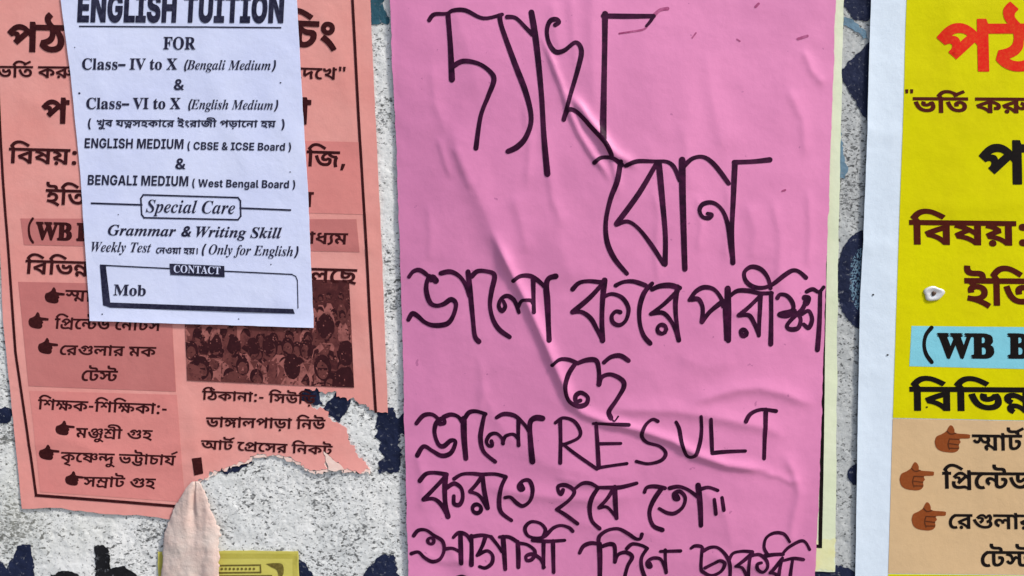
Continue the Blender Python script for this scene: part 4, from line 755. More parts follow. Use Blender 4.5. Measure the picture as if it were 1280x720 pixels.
'Ii1425s': '258,-10 ~188,-10 ~97,40 ~59,125 70,177 ~78,217 ~121,277 ~186,328 228,353 379,440 ~395,449 ~421,471 ~438,496 440,509 ~445,531 ~420,561 392,561 ~373,561 ~342,547 ~322,521 318,503 ~314,482 ~327,439 ~356,391 376,363 622,0 470,0 264,293 ~244,323 ~205,387 ~186,461 195,505 ~204,554 ~266,632 ~359,678 414,678 ~468,678 ~538,634 ~566,561 557,517 ~551,486 ~518,431 ~469,383 437,363 281,265 ~252,247 ~218,210 212,184 ~208,160 ~223,125 ~260,106 287,106 ~323,106 ~399,139 ~467,198 ~518,281 527,330 648,330 ~635,269 ~589,169 ~525,94 488,69 445,47 ~401,17 ~302,-10',
'M285': '118,-17 122,536 ~123,593 ~87,643 45,644 45,671 317,671 317,645 ~281,641 ~260,601 259,551 256,238 441,546 442,581 ~443,616 ~409,646 372,646 372,671 641,671 641,647 ~606,646 ~582,615 580,580 ~579,563 ~574,394 570,242 766,571 ~773,582 ~779,604 779,611 ~779,647 725,647 720,647 720,671 906,671 906,647 ~869,643 ~827,597 802,556 458,-17 427,-17 439,470 147,-17',
'M1761': '45,-14 ~-23,-14 -23,58 ~-23,66 ~-20,90 -16,104 67,407 19,407 19,442 ~125,479 200,592 241,592 199,447 278,447 267,407 188,407 114,153 ~108,131 ~100,97 100,84 ~100,61 115,61 ~138,61 191,141 214,126 ~172,57 ~91,-14',
'M872': '304,-14 ~256,-14 229,29 ~202,72 178,214 143,187 94,0 -28,0 122,557 ~129,581 ~134,608 134,612 ~134,631 ~113,644 87,644 71,644 71,671 ~112,673 ~215,688 279,700 158,245 ~204,280 ~267,332 284,348 ~317,380 317,398 ~317,414 ~295,424 269,426 269,452 473,452 473,426 ~460,424 ~434,417 423,411 ~412,405 ~340,350 281,300 ~290,236 ~308,145 316,118 ~333,62 358,62 ~385,62 412,124 435,113 ~375,-14',
'M2619': '-44,-209 ~-79,-209 ~-119,-174 -119,-148 ~-119,-123 ~-85,-91 -61,-91 ~-42,-91 -12,-109 ~17,-127 30,-127 ~41,-127 ~72,-103 ~102,-65 ~123,-25 123,-9 ~123,5 ~113,83 ~96,184 ~76,282 66,317 ~56,352 ~41,394 36,400 ~24,414 -1,412 -14,411 -14,438 ~12,440 ~55,448 71,452 ~104,461 126,461 ~149,461 167,378 ~176,336 ~203,203 220,112 ~305,264 305,314 ~305,336 278,354 ~250,372 250,400 ~250,427 ~284,461 312,461 ~341,461 ~373,426 373,394 ~373,370 ~344,282 ~293,170 ~226,50 ~150,-64 ~69,-155 ~-9,-209',
'M258': '65,0 65,25 ~107,27 ~149,54 159,89 305,636 289,636 ~231,636 ~125,561 95,492 70,492 107,671 651,671 622,479 594,479 ~584,635 463,635 456,635 309,94 ~305,80 305,68 ~306,45 ~337,28 376,25 376,0',
'M206': '266,-17 ~157,-17 ~28,114 28,229 ~28,302 ~85,451 ~184,580 246,624 ~338,689 445,689 ~557,689 ~686,559 686,447 ~686,373 ~632,222 ~534,92 469,48 ~373,-17|274,19 ~341,19 ~454,161 497,293 ~540,425 540,521 ~540,586 ~486,654 438,654 ~399,654 ~327,598 295,551 ~259,497 ~203,357 ~172,213 172,153 ~172,87 ~225,19',
'M691': '-98,-207 ~-137,-207 ~-186,-161 -186,-126 ~-186,-102 ~-158,-71 -135,-71 ~-115,-71 ~-89,-96 -89,-117 ~-89,-134 -97,-145 ~-105,-155 -105,-159 ~-105,-174 -88,-174 ~-67,-174 ~-34,-131 -22,-97 ~-8,-59 ~21,67 38,155 89,410 20,410 28,451 98,451 ~130,576 ~244,700 315,700 ~365,700 ~420,657 420,622 ~420,568 368,568 ~348,568 ~319,596 319,615 ~319,629 327,640 ~335,651 335,658 ~335,669 319,669 ~289,669 265,618 ~240,565 215,451 300,451 294,410 209,410 157,168 ~130,41 ~63,-126 ~-30,-207',
'M1281': '143,-14 ~74,-14 ~-15,73 -15,146 ~-15,201 ~32,312 ~111,405 ~209,461 261,461 ~338,461 ~424,376 424,302 ~424,249 ~379,138 ~301,44 ~200,-14|154,20 ~177,20 ~221,70 ~260,150 ~289,242 ~306,328 306,358 ~306,429 256,429 ~233,429 ~188,381 ~149,302 ~120,210 ~103,121 103,87 ~103,20',
'I95': '61,0 61,728 557,728 557,595 222,595 222,432 531,432 531,303 222,303 222,132 558,132 558,0',
'I300': '61,0 61,728 239,728 455,379 ~474,349 ~511,280 ~548,197 567,145 552,145 ~548,185 ~542,279 ~538,368 538,398 538,728 703,728 703,0 524,0 327,318 ~303,357 ~263,430 ~222,516 193,575 213,575 ~216,523 ~222,425 ~226,344 226,318 226,0',
'I141': '389,-10 ~286,-10 ~130,81 ~43,248 43,363 ~43,481 ~134,649 ~290,737 386,737 ~448,737 ~555,702 ~639,636 ~691,546 698,492 535,492 ~528,516 ~502,554 ~465,581 ~418,596 389,596 ~334,596 ~252,542 ~207,438 207,365 ~207,291 ~251,187 ~333,132 390,132 ~441,132 ~513,167 ~550,233 550,277 582,272 399,272 399,392 706,392 706,299 ~706,202 ~624,64 ~481,-10',
'I281': '61,0 61,728 222,728 222,132 531,132 531,0',
'I234': '34,0 34,132 162,132 162,595 34,595 34,728 450,728 450,595 322,595 322,132 450,132 450,0',
'I397': '335,-10 ~246,-10 ~114,44 ~40,152 38,233 193,233 ~196,197 ~232,149 ~294,124 333,124 ~371,124 ~427,146 ~457,184 457,210 ~457,233 ~429,264 ~375,287 335,297 257,315 ~164,338 ~57,434 57,515 ~57,582 ~130,682 ~255,737 336,737 ~419,737 ~541,681 ~608,581 609,515 455,515 ~451,557 ~389,603 335,603 ~299,603 ~249,583 ~223,548 223,526 ~223,501 ~253,468 ~304,447 335,439 399,424 ~449,413 ~529,376 ~588,324 ~619,254 619,209 ~619,142 ~552,43 ~424,-10',
'I161': '61,0 61,728 222,728 222,438 526,438 526,728 686,728 686,0 526,0 526,306 222,306 222,0',
'I292': '61,0 61,728 310,728 415,419 ~423,394 ~442,315 ~462,223 ~480,137 485,105 454,105 ~460,136 ~476,222 ~496,314 ~516,394 523,419 627,728 876,728 876,0 715,0 715,328 ~715,352 ~717,426 ~719,512 ~721,600 721,638 731,638 ~722,596 ~699,507 ~677,422 ~656,352 648,328 536,0 402,0 288,328 ~281,351 ~260,421 ~236,506 ~213,596 203,638 215,638 ~215,601 ~217,514 ~220,427 ~222,353 222,328 222,0',
'I84': '323,0 132,0 132,138 316,138 ~382,138 ~473,184 ~519,284 519,364 ~519,444 ~472,544 ~382,590 315,590 129,590 129,728 324,728 ~434,728 ~593,640 ~679,477 679,364 ~679,251 ~593,87 ~434,0|222,728 222,0 61,0 61,728',
'I424': '365,-10 ~274,-10 ~137,57 ~61,177 61,257 61,728 222,728 222,270 ~222,230 ~258,167 ~322,131 365,131 ~408,131 ~472,167 ~508,230 508,270 508,728 668,728 668,257 ~668,177 ~592,57 ~456,-10',
'I65': '61,0 61,728 356,728 ~437,728 ~545,680 ~600,596 600,542 ~600,500 ~565,435 ~505,393 467,385 467,378 ~509,376 ~583,333 ~628,255 628,202 ~628,144 ~571,53 ~459,0 377,0|222,131 342,131 ~404,131 ~462,179 462,219 ~462,248 ~433,293 ~381,318 346,318 222,318|222,425 331,425 ~361,425 ~409,446 ~437,486 437,513 ~437,552 ~382,598 334,598 222,598',
'I2': '23,0 269,728 482,728 735,0 555,0 446,335 ~424,408 ~379,579 356,675 391,675 ~369,578 ~328,407 306,335 201,0|184,162 184,286 575,286 575,162',
'I1380': '73,296 ~73,378 ~105,553 ~162,714 199,772 345,772 ~310,697 ~261,532 ~234,370 234,296 ~234,232 ~257,104 ~305,-44 345,-136 199,-136 ~137,-34 ~73,186',
'I73': '384,-10 ~287,-10 ~132,78 ~43,245 43,363 ~43,483 ~133,650 ~288,737 384,737 ~447,737 ~556,702 ~640,635 ~693,537 701,475 539,475 ~534,503 ~508,548 ~469,579 ~418,596 388,596 ~333,596 ~251,541 ~207,437 207,363 ~207,288 ~252,184 ~333,132 387,132 ~417,132 ~468,149 ~508,180 ~534,225 539,253 702,253 ~696,203 ~649,110 ~568,34 ~455,-10',
'I1425': '283,-11 ~207,-11 ~96,44 ~37,136 37,192 ~37,236 ~71,301 ~131,357 172,383 317,478 ~332,488 ~355,512 ~368,539 368,554 ~368,577 ~335,610 304,610 ~283,610 ~253,594 ~236,566 236,547 ~236,524 ~260,477 ~302,425 329,394 676,0 511,0 223,319 ~195,351 ~139,420 ~102,501 102,549 ~102,602 ~152,687 ~242,737 303,737 ~361,737 ~447,689 ~493,610 493,562 ~493,529 ~469,468 ~426,417 396,395 247,288 ~221,268 ~191,228 191,200 ~191,174 ~216,136 ~260,115 289,115 ~328,115 ~404,151 ~465,216 ~502,305 502,359 632,359 ~632,293 ~603,184 ~551,102 515,76 473,51 ~433,19 ~331,-11',
'I790': '308,-10 ~224,-10 ~103,60 ~37,187 37,271 ~37,355 ~103,482 ~224,553 308,553 ~392,553 ~513,482 ~579,355 579,271 ~579,187 ~513,60 ~392,-10|308,112 ~344,112 ~393,153 ~417,225 417,271 ~417,318 ~393,390 ~344,430 308,430 ~272,430 ~224,390 ~199,319 199,271 ~199,225 ~224,153 ~272,112',
'I507': '212,-10 ~160,-10 ~78,26 ~31,98 31,152 ~31,198 ~64,259 ~121,298 ~195,318 236,321 ~283,326 ~340,334 ~367,353 367,370 367,372 ~367,393 ~348,423 ~312,438 287,438 ~261,438 ~222,423 ~197,396 191,378 47,400 ~59,447 ~124,515 ~223,553 288,553 ~335,553 ~421,530 ~487,485 ~525,416 525,369 525,0 375,0 375,76 371,76 ~357,49 ~312,11 ~251,-10|258,98 ~290,98 ~339,123 ~368,167 368,195 368,250 ~361,246 ~337,239 ~308,233 ~279,229 267,227 ~241,223 ~203,206 ~182,178 182,158 ~182,138 ~202,111 ~236,98',
'I852': '59,0 59,546 213,546 213,449 219,449 ~234,501 ~303,553 348,553 ~360,553 ~386,550 396,547 396,408 ~385,412 ~347,416 331,416 ~298,416 ~247,388 ~218,338 218,304 218,0',
'I597': '258,-9 ~196,-9 ~96,55 ~37,180 37,272 ~37,367 ~98,491 ~198,553 257,553 ~302,553 ~363,522 ~402,476 412,453 416,453 416,728 575,728 575,0 418,0 418,88 412,88 ~401,65 ~362,20 ~301,-9|310,117 ~344,117 ~394,156 ~420,226 420,272 ~420,320 ~394,389 ~345,427 310,427 ~274,427 ~225,388 ~200,319 200,272 ~200,226 ~225,156 ~274,117',
'I1381': '46,-136 ~86,-43 ~134,105 ~156,233 156,296 ~156,370 ~130,532 ~81,697 46,772 192,772 ~229,714 ~286,553 ~318,377 318,296 ~318,186 ~254,-35 192,-136',
'I459': '218,0 23,728 200,728 278,388 ~289,341 ~306,233 ~323,124 331,76 301,76 ~311,124 ~328,233 ~347,341 358,388 442,728 607,728 689,388 ~701,341 ~720,233 ~738,124 747,76 717,76 ~725,124 ~742,233 ~759,341 770,388 848,728 1025,728 830,0 647,0 556,354 ~540,420 ~518,572 504,650 544,650 ~528,574 ~509,423 492,354 401,0',
'I614': '310,-10 ~225,-10 ~103,58 ~37,184 37,270 ~37,355 ~103,482 ~222,553 303,553 ~359,553 ~453,518 ~524,448 ~563,344 563,275 563,233 98,233 98,329 486,329 412,305 ~412,345 ~388,404 ~340,436 304,436 ~269,436 ~219,403 ~194,347 194,310 194,242 ~194,197 ~223,137 ~277,106 313,106 ~337,106 ~377,120 ~405,147 412,167 555,142 ~541,96 ~475,27 ~375,-10',
'I871': '283,-10 ~215,-10 ~110,28 ~44,101 35,153 182,177 ~193,140 ~244,103 288,103 ~327,103 ~371,131 371,154 ~371,174 ~338,199 303,206 208,225 ~128,241 ~49,319 49,381 ~49,435 ~107,512 ~212,553 284,553 ~350,553 ~448,517 ~508,450 518,404 378,381 ~370,409 ~323,442 286,442 ~253,442 ~207,414 207,391 ~207,372 ~236,346 273,338 374,319 ~454,303 ~533,230 533,171 ~533,116 ~469,35 ~356,-10',
'I889': '342,546 342,427 10,427 10,546|84,676 242,676 242,164 ~242,140 ~264,117 289,117 ~297,117 ~328,121 335,123 357,6 ~330,-2 ~279,-8 256,-8 ~172,-8 ~84,73 84,149',
'I773': '218,314 218,0 59,0 59,546 209,546 211,409 203,409 ~224,476 ~311,553 381,553 ~438,553 ~523,503 ~570,410 570,347 570,0 411,0 411,318 ~411,366 ~361,422 317,422 ~288,422 ~243,396 ~218,348',
'I658': '306,-216 ~237,-216 ~133,-181 ~68,-118 57,-77 194,-45 ~200,-60 ~227,-87 ~273,-103 306,-103 ~360,-103 ~420,-54 420,-3 420,96 408,96 ~398,73 ~360,32 ~300,8 258,8 ~197,8 ~97,64 ~37,182 37,273 ~37,367 ~99,491 ~199,553 258,553 ~303,553 ~365,523 ~404,476 414,453 420,453 420,546 576,546 576,8 ~576,-66 ~507,-166 ~386,-216|310,126 ~345,126 ~394,161 ~420,228 420,274 ~420,321 ~394,390 ~345,427 310,427 ~274,427 ~225,389 ~200,320 200,274 ~200,228 ~225,162 ~274,126',
'I751': '230,-3 ~142,-3 ~59,70 59,146 59,728 218,728 218,166 ~218,142 ~236,119 257,119 ~268,119 ~281,121 285,123 310,9 ~298,5 ~257,-3',
'I1484': '114,419 98,728 249,728 233,419',
'I1373': '325,-10 ~252,-10 ~129,48 ~55,158 55,237 ~55,295 ~101,409 147,477 316,728 477,728 251,397 205,397 ~215,414 ~260,446 ~325,466 364,466 ~431,466 ~533,412 ~590,311 590,241 ~590,165 ~522,53 ~402,-10|324,115 ~358,115 ~410,147 ~440,201 440,236 ~440,272 ~410,326 ~358,357 324,357 ~291,357 ~239,326 ~209,272 209,237 ~209,202 ~239,147 ~291,115',
'I1371': '317,-10 ~235,-10 ~110,45 ~39,143 37,208 199,208 ~201,182 ~233,143 ~285,122 317,122 ~351,122 ~403,146 ~432,193 432,226 ~432,255 ~402,304 ~343,334 301,334 218,334 218,438 378,592 378,596 73,596 73,728 570,728 570,611 327,386 327,421 ~408,432 ~531,382 ~600,281 600,215 ~600,147 ~526,46 ~398,-10',
'I1367': '322,-10 ~240,-10 ~111,44 ~37,137 37,196 ~37,241 ~79,317 ~152,368 197,375 197,380 ~138,392 ~63,482 63,541 ~63,598 ~131,686 ~248,737 322,737 ~397,737 ~515,686 ~582,598 582,541 ~582,482 ~507,392 449,380 449,375 ~493,368 ~566,317 ~609,241 609,196 ~609,137 ~535,44 ~406,-10|322,107 ~358,107 ~411,133 ~440,179 440,209 ~440,239 ~410,286 ~357,313 322,313 ~289,313 ~235,286 ~205,240 205,209 ~205,179 ~234,133 ~288,107|322,429 ~352,429 ~398,453 ~425,496 425,524 ~425,552 ~399,593 ~352,617 322,617 ~293,617 ~246,593 ~221,552 221,524 ~221,496 ~247,454 ~293,429',
'I1372': '26,125 26,252 296,728 450,728 187,259 187,254 619,254 619,125|376,0 376,163 381,220 381,454 527,454 527,0',
'I1359': '323,-10 ~229,-10 ~103,79 ~40,245 40,363 ~40,481 ~104,648 ~229,737 323,737 ~417,737 ~543,648 ~606,481 606,363 ~606,245 ~543,79 ~418,-10|323,123 ~365,123 ~420,175 ~446,282 446,363 ~446,446 ~420,553 ~365,606 323,606 ~281,606 ~226,553 ~199,446 199,363 ~199,282 ~226,175 ~281,123',
'I1374': '320,737 ~394,737 ~516,680 ~590,569 590,491 ~590,432 ~545,318 499,251 330,0 169,0 394,331 441,331 ~431,314 ~386,282 ~321,261 282,261 ~215,261 ~113,315 ~55,416 55,487 ~55,562 ~124,675 ~244,737|322,612 ~288,612 ~236,581 ~206,526 206,491 ~206,456 ~236,401 ~288,370 322,370 ~355,370 ~407,401 ~437,456 437,491 ~437,526 ~407,581 ~355,612',
'I1364': '317,-10 ~240,-10 ~120,46 ~51,145 49,208 206,208 ~207,181 ~237,139 ~287,116 317,116 ~352,116 ~406,147 ~436,203 436,240 ~436,277 ~405,334 ~351,365 315,365 ~283,365 ~224,338 209,315 65,341 99,728 551,728 551,596 231,596 214,418 218,418 ~237,446 ~315,482 364,482 ~413,482 ~496,447 ~558,383 ~592,296 592,244 ~592,170 ~523,55 ~399,-10',
'K95': '47,0 47,728 571,728 571,568 244,568 244,445 544,445 544,290 244,290 244,159 569,159 569,0',
'K300': '47,0 47,728 262,728 435,442 ~458,405 ~497,331 ~533,241 552,182 535,182 ~533,221 ~525,325 ~520,426 520,461 520,728 723,728 723,0 508,0 346,266 ~319,311 ~277,390 ~239,478 214,535 234,535 ~238,484 ~246,382 ~250,295 250,266 250,0',
'K141': '391,-10 ~285,-10 ~124,81 ~34,248 34,362 ~34,482 ~130,650 ~292,737 390,737 ~454,737 ~565,701 ~651,633 ~703,542 709,487 510,487 ~505,506 ~485,535 ~456,555 ~417,565 394,565 ~344,565 ~274,518 ~237,428 237,365 ~237,301 ~272,210 ~341,162 393,162 ~438,162 ~498,188 ~527,237 527,270 562,266 396,266 396,406 718,406 718,306 ~718,206 ~634,65 ~486,-10',
'K281': '47,0 47,728 244,728 244,159 538,159 538,0',
'K234': '28,0 28,159 155,159 155,568 28,568 28,728 479,728 479,568 352,568 352,159 479,159 479,0',
'K397': '343,-9 ~248,-9 ~107,47 ~29,165 28,256 216,256 ~218,223 ~248,177 ~302,153 340,153 ~372,153 ~415,169 ~437,197 437,215 ~437,231 ~416,256 ~368,277 327,285 254,301 ~158,321 ~47,420 47,506 ~47,575 ~122,679 ~254,737 341,737 ~429,737 ~558,678 ~627,571 628,500 438,500 ~436,536 ~389,575 341,575 ~311,575 ~271,561 ~253,536 253,520 ~253,502 ~273,477 ~316,458 351,450 410,438 ~470,425 ~557,383 ~612,327 ~638,256 638,215 ~638,143 ~567,43 ~435,-9',
'K161': '47,0 47,728 244,728 244,451 506,451 506,728 703,728 703,0 506,0 506,292 244,292 244,0',
'K411': '27,568 27,728 659,728 659,568 442,568 442,0 245,0 245,568',
'K424': '360,-9 ~267,-9 ~125,57 ~47,179 47,262 47,728 244,728 244,278 ~244,244 ~274,192 ~327,162 360,162 ~395,162 ~447,192 ~478,244 478,278 478,728 675,728 675,262 ~675,179 ~596,57 ~454,-9',
'K321': '388,-10 ~289,-10 ~128,76 ~34,243 34,363 ~34,485 ~128,652 ~289,737 388,737 ~487,737 ~647,652 ~741,485 741,363 ~741,242 ~647,76 ~487,-10|388,162 ~437,162 ~504,208 ~538,298 538,363 ~538,429 ~504,519 ~437,565 388,565 ~339,565 ~272,519 ~237,429 237,363 ~237,298 ~272,208 ~339,162',
}
TEXT = {
'পঠ': 'B40:0:0 B31:768:0',
'চিং': 'B55:0:0 B25:306:0 B6:901:0',
'ভর্তি': 'B43:0:0 B55:753:0 B35:1059:0 B131:1609:0',
'করু': 'B20:0:0 B454:859:0',
'দেখে"': 'B450:0:0 B37:400:0 B61:1041:0 B21:1442:0 B589:2195:0',
'প': 'B40:0:0',
'া': 'B54:0:0',
'বিষয়:': 'B55:0:0 B42:306:0 B49:936:0 B70:1608:0 B611:2274:0',
'জি,': 'B55:0:0 B27:306:0 B597:1307:0',
'ইতি': 'B10:0:0 B55:576:0 B35:882:0',
'ল': 'B47:0:0',
'াধ্যম': 'B54:0:0 B38:306:0 B202:937:0 B44:1224:0',
'বিভিন্ন': 'B55:0:0 B42:306:0 B55:936:0 B43:1242:0 B365:1994:0',
'লছে': 'B47:0:0 B61:778:0 B26:1179:0',
'স্মার্ট': 'B441:0:0 B54:1034:0 B30:1340:0 B131:1934:0',
'টেস্ট': 'B450:0:0 B30:400:0 B434:995:0',
'শিক্ষক-শিক্ষিকা:-': 'B55:0:0 B48:306:0 B129:1023:0 B20:2000:0 B598:2859:0 B55:3227:0 B48:3533:0 B55:4250:0 B129:4556:0 B20:5532:0 B54:6391:0 B611:6697:0 B598:7023:0',
'"ভর্তি': 'B589:0:0 B43:549:0 B55:1302:0 B35:1608:0 B131:2158:0',
'ভর্তি করুন': 'B43:0:0 B55:753:0 B35:1059:0 B131:1609:0 B20:2054:0 B454:2913:0 B39:3764:0',
'প্রিন্টেড নোটস': 'B55:0:0 B224:306:0 B61:1125:0 B370:1526:0 B32:2407:0 B61:3412:0 B39:3812:0 B54:4448:0 B30:4754:0 B50:5349:0',
'রেগুলার মক': 'B450:0:0 B46:400:0 B452:1030:0 B47:1921:0 B54:2699:0 B46:3005:0 B44:3895:0 B20:4543:0',
'মঞ্জুশ্রী গুহ': 'B44:0:0 B322:648:0 B57:1513:0 B232:1574:0 B56:2311:0 B452:2877:0 B51:3769:0',
'কৃষ্ণেন্দু ভট্টাচার্য': 'B20:0:0 B59:587:0 B61:859:0 B425:1259:0 B363:2206:0 B57:3114:0 B43:3399:0 B324:4152:0 B54:4858:0 B25:5163:0 B54:5758:0 B45:6064:0 B131:6730:0',
'সম্রাট গুহ': 'B50:0:0 B228:709:0 B54:1422:0 B30:1728:0 B452:2583:0 B51:3474:0',
'ঠিকানা:- সিউড়ি': 'B521:0:0 B20:942:0 B54:1801:0 B39:2107:0 B54:2744:0 B611:3049:0 B598:3376:0 B55:4004:0 B50:4310:0 B12:5019:0 B55:5764:0 B68:6070:0',
'ডাঙ্গালপাড়া নিউ': 'B32:0:0 B54:745:0 B307:1051:0 B54:1800:0 B47:2106:0 B40:2885:0 B54:3653:0 B68:3958:0 B54:4703:0 B55:5269:0 B39:5575:0 B12:6211:0',
'আর্ট প্রেসের নিকট': 'B9:0:0 B30:1271:0 B131:1865:0 B61:2125:0 B224:2526:0 B61:3345:0 B50:3746:0 B46:4455:0 B55:5345:0 B39:5651:0 B20:6287:0 B30:7146:0',
'খুব যত্নসহকারে ইংরাজী পড়ানো হয়': 'B21:0:0 B57:696:0 B42:754:0 B45:1643:0 B341:2309:0 B50:3010:0 B51:3720:0 B20:4295:0 B54:5154:0 B61:5460:0 B46:5860:0 B10:6750:0 B6:7326:0 B46:7765:0 B54:8395:0 B27:8701:0 B56:9703:0 B40:10268:0 B68:11036:0 B54:11781:0 B61:12087:0 B39:12488:0 B54:13124:0 B51:13690:0 B70:14265:0',
'নেওয়া হয়।': 'B450:0:0 B39:400:0 B18:1037:0 B70:1821:0 B54:2487:0 B51:3053:0 B70:3628:0 B641:4294:0',
'পড়া': 'B40:0:0 B68:768:0 B54:1513:0',
'রেগুলার': 'B450:0:0 B46:400:0 B452:1030:0 B47:1921:0 B54:2699:0 B46:3005:0',
'প্রিন্টেড': 'B55:0:0 B224:306:0 B61:1125:0 B370:1526:0 B32:2407:0',
'ইতিহাস': 'B10:0:0 B55:576:0 B35:882:0 B51:1617:0 B54:2193:0 B50:2498:0',
'ভর্তি করু': 'B43:0:0 B55:753:0 B35:1059:0 B131:1609:0 B20:2054:0 B454:2913:0',
'FOR': 'M124:0:0 M205:602:0 M238:1384:0',
'Class– IV to X': 'M94:0:0 M889:697:0 M319:994:0 M1557:1506:0 M1557:1935:0 I1460s:2364:0 M150:3084:0 M276:3472:0 M1760:4369:0 M1280:4709:0 M292:5470:0',
'Class– VI to X': 'M94:0:0 M889:697:0 M319:994:0 M1557:1506:0 M1557:1935:0 I1460s:2364:0 M276:3084:0 M150:3721:0 M1760:4369:0 M1280:4709:0 M292:5470:0',
'&': 'I1425s:0:0',
'Mob': 'M185:0:0 M1280:944:0 M377:1445:0',
'CONTACT': 'M94:0:0 M205:697:0 M196:1479:0 M257:2214:0 M73:2844:0 M94:3494:0 M257:4191:0',
'WB': 'M284:0:0 M84:910:0',
'B': 'M84:0:0',
'(Bengali Medium)': 'Ii1380s:0:0 M85:359:0 M614:1000:0 M1205:1401:0 M716:1933:0 M320:2377:0 M890:2877:0 M780:3135:0 M186:3684:0 M614:4558:0 M485:4959:0 M780:5457:0 M2502:5746:0 M1121:6278:0 Ii1381s:7059:0',
'(English Medium)': 'Ii1380s:0:0 M115:359:0 M1205:1015:0 M716:1547:0 M890:1991:0 M780:2249:0 M1558:2538:0 M768:2914:0 M186:3706:0 M614:4580:0 M485:4981:0 M780:5479:0 M2502:5768:0 M1121:6300:0 Ii1381s:7081:0',
'Special Care': 'M248:0:0 M1318:549:0 M614:1040:0 M419:1441:0 M780:1853:0 M320:2142:0 M890:2642:0 M95:3160:0 M320:3815:0 M1399:4315:0 M614:4703:0',
'Grammar & Writing Skill': 'M135:0:0 M1399:743:0 M320:1131:0 M1121:1631:0 M1121:2412:0 M320:3193:0 M1399:3693:0 Ii1425s:4341:0 M285:5224:0 M1399:6042:0 M780:6430:0 M1761:6719:0 M780:6994:0 M1205:7283:0 M716:7815:0 M248:8519:0 M872:9068:0 M780:9549:0 M890:9838:0 M890:10096:0',
'Weekly Test': 'M285:0:0 M614:818:0 M614:1219:0 M872:1620:0 M890:2101:0 M2619:2359:0 M258:3038:0 M614:3638:0 M1558:4039:0 M1761:4415:0',
'( Only for English)': 'Ii1380s:0:0 M206:619:0 M1205:1331:0 M890:1863:0 M2619:2121:0 M691:2800:0 M1281:3088:0 M1399:3558:0 M115:4206:0 M1205:4862:0 M716:5394:0 M890:5838:0 M780:6096:0 M1558:6385:0 M768:6761:0 Ii1381s:7293:0',
'ENGLISH MEDIUM': 'I95:0:0 I300:609:0 I141:1373:0 I281:2124:0 I234:2690:0 I397:3173:0 I161:3831:0 I292:4847:0 I95:5784:0 I84:6393:0 I234:7116:0 I424:7599:0 I292:8329:0',
'BENGALI MEDIUM': 'I65:0:0 I95:663:0 I300:1272:0 I141:2036:0 I2:2787:0 I281:3545:0 I234:4111:0 I292:4863:0 I95:5801:0 I84:6409:0 I234:7132:0 I424:7616:0 I292:8345:0',
'( CBSE & ICSE Board )': 'I1380:0:0 I73:659:0 I65:1401:0 I397:2064:0 I95:2721:0 I1425:3599:0 I234:4545:0 I73:5028:0 I397:5770:0 I95:6427:0 I65:7305:0 I790:7968:0 I507:8584:0 I852:9168:0 I597:9582:0 I1381:10484:0',
'( West Bengal Board )': 'I1380:0:0 I459:659:0 I614:1707:0 I871:2306:0 I889:2872:0 I65:3515:0 I614:4178:0 I773:4777:0 I658:5405:0 I507:6041:0 I751:6625:0 I65:7210:0 I790:7873:0 I507:8489:0 I852:9073:0 I597:9487:0 I1381:10389:0',
'(': 'I1380:0:0',
')': 'I1381:0:0',
"'": 'I1484:0:0',
'6384096500': 'I1373:0:0 I1371:646:0 I1367:1292:0 I1372:1938:0 I1359:2584:0 I1374:3229:0 I1373:3875:0 I1364:4521:0 I1359:5167:0 I1359:5813:0',
'ENGLISH TUITION': 'K95:0:0 K300:613:0 K141:1382:0 K281:2137:0 K234:2702:0 K397:3209:0 K161:3875:0 K411:4894:0 K424:5580:0 K234:6302:0 K411:6809:0 K234:7495:0 K321:8002:0 K300:8777:0',
}


# ------------------------------------------------------------------ ground and wall
g = link('ground', [(-120, -240, 0), (120, -240, 0), (120, 60, 0), (-120, 60, 0)], [(0, 1, 2, 3)], M['ground'], smooth=False)
tag(g, kind='structure')


def build_wall():
    fx = np.arange(-.50, .5001, .00135)
    fz = np.arange(1.20, 1.8201, .00135)
    gx = np.concatenate([np.linspace(-3, -.54, 30), fx, np.linspace(.54, 3, 30)])
    gz = np.concatenate([np.linspace(0, 1.16, 20), fz, np.linspace(1.86, 2.6, 14)])
    X, Z = np.meshgrid(gx, gz)
    H = wall_h_m(X, Z)
    H[(X < -.5001) | (X > .5001) | (Z < 1.2) | (Z > 1.82)] *= .3
    nz, nx = X.shape
    V = np.stack([X.ravel(), -H.ravel(), Z.ravel()], 1)
    i = np.arange(nz * nx).reshape(nz, nx)
    F = np.stack([i[:-1, :-1].ravel(), i[:-1, 1:].ravel(), i[1:, 1:].ravel(), i[1:, :-1].ravel()], 1)
    b = len(V)
    ring = list(i[0, :]) + list(i[1:, -1]) + list(i[-1, -2::-1]) + list(i[-2:0, 0])
    back = V[ring] * np.array((1, 0, 1)) + np.array((0, .22, 0))
    V = np.concatenate([V, back])
    n = len(ring)
    extra = [(ring[k], b + k, b + (k + 1) % n, ring[(k + 1) % n]) for k in range(n)]
    extra.append(tuple(b + k for k in range(n)))
    o = link('wall', V, [tuple(f) for f in F] + extra, M['plaster'], smooth=True, flat_from=len(F))
    return tag(o, 'rough white plastered wall with worn black painted letters behind the posters', 'wall')


wall = build_wall()


class OnWall:
    h = staticmethod(wall_h)


def paint(poly, mat, amp=.5, seed=0, name='painted_letter'):
    c = rough_edge(poly, 4, max(.85, amp * 1.5), seed)
    V, F = triangulate([c], 2.2)
    x, z = wall_xz(V[:, 0], V[:, 1])
    P = np.stack([x, -(wall_h(V[:, 0], V[:, 1]) + .00045), z], 1)
    if facing(V, F):
        F = F[:, ::-1]
    return link(name, P, F, mat, wall)


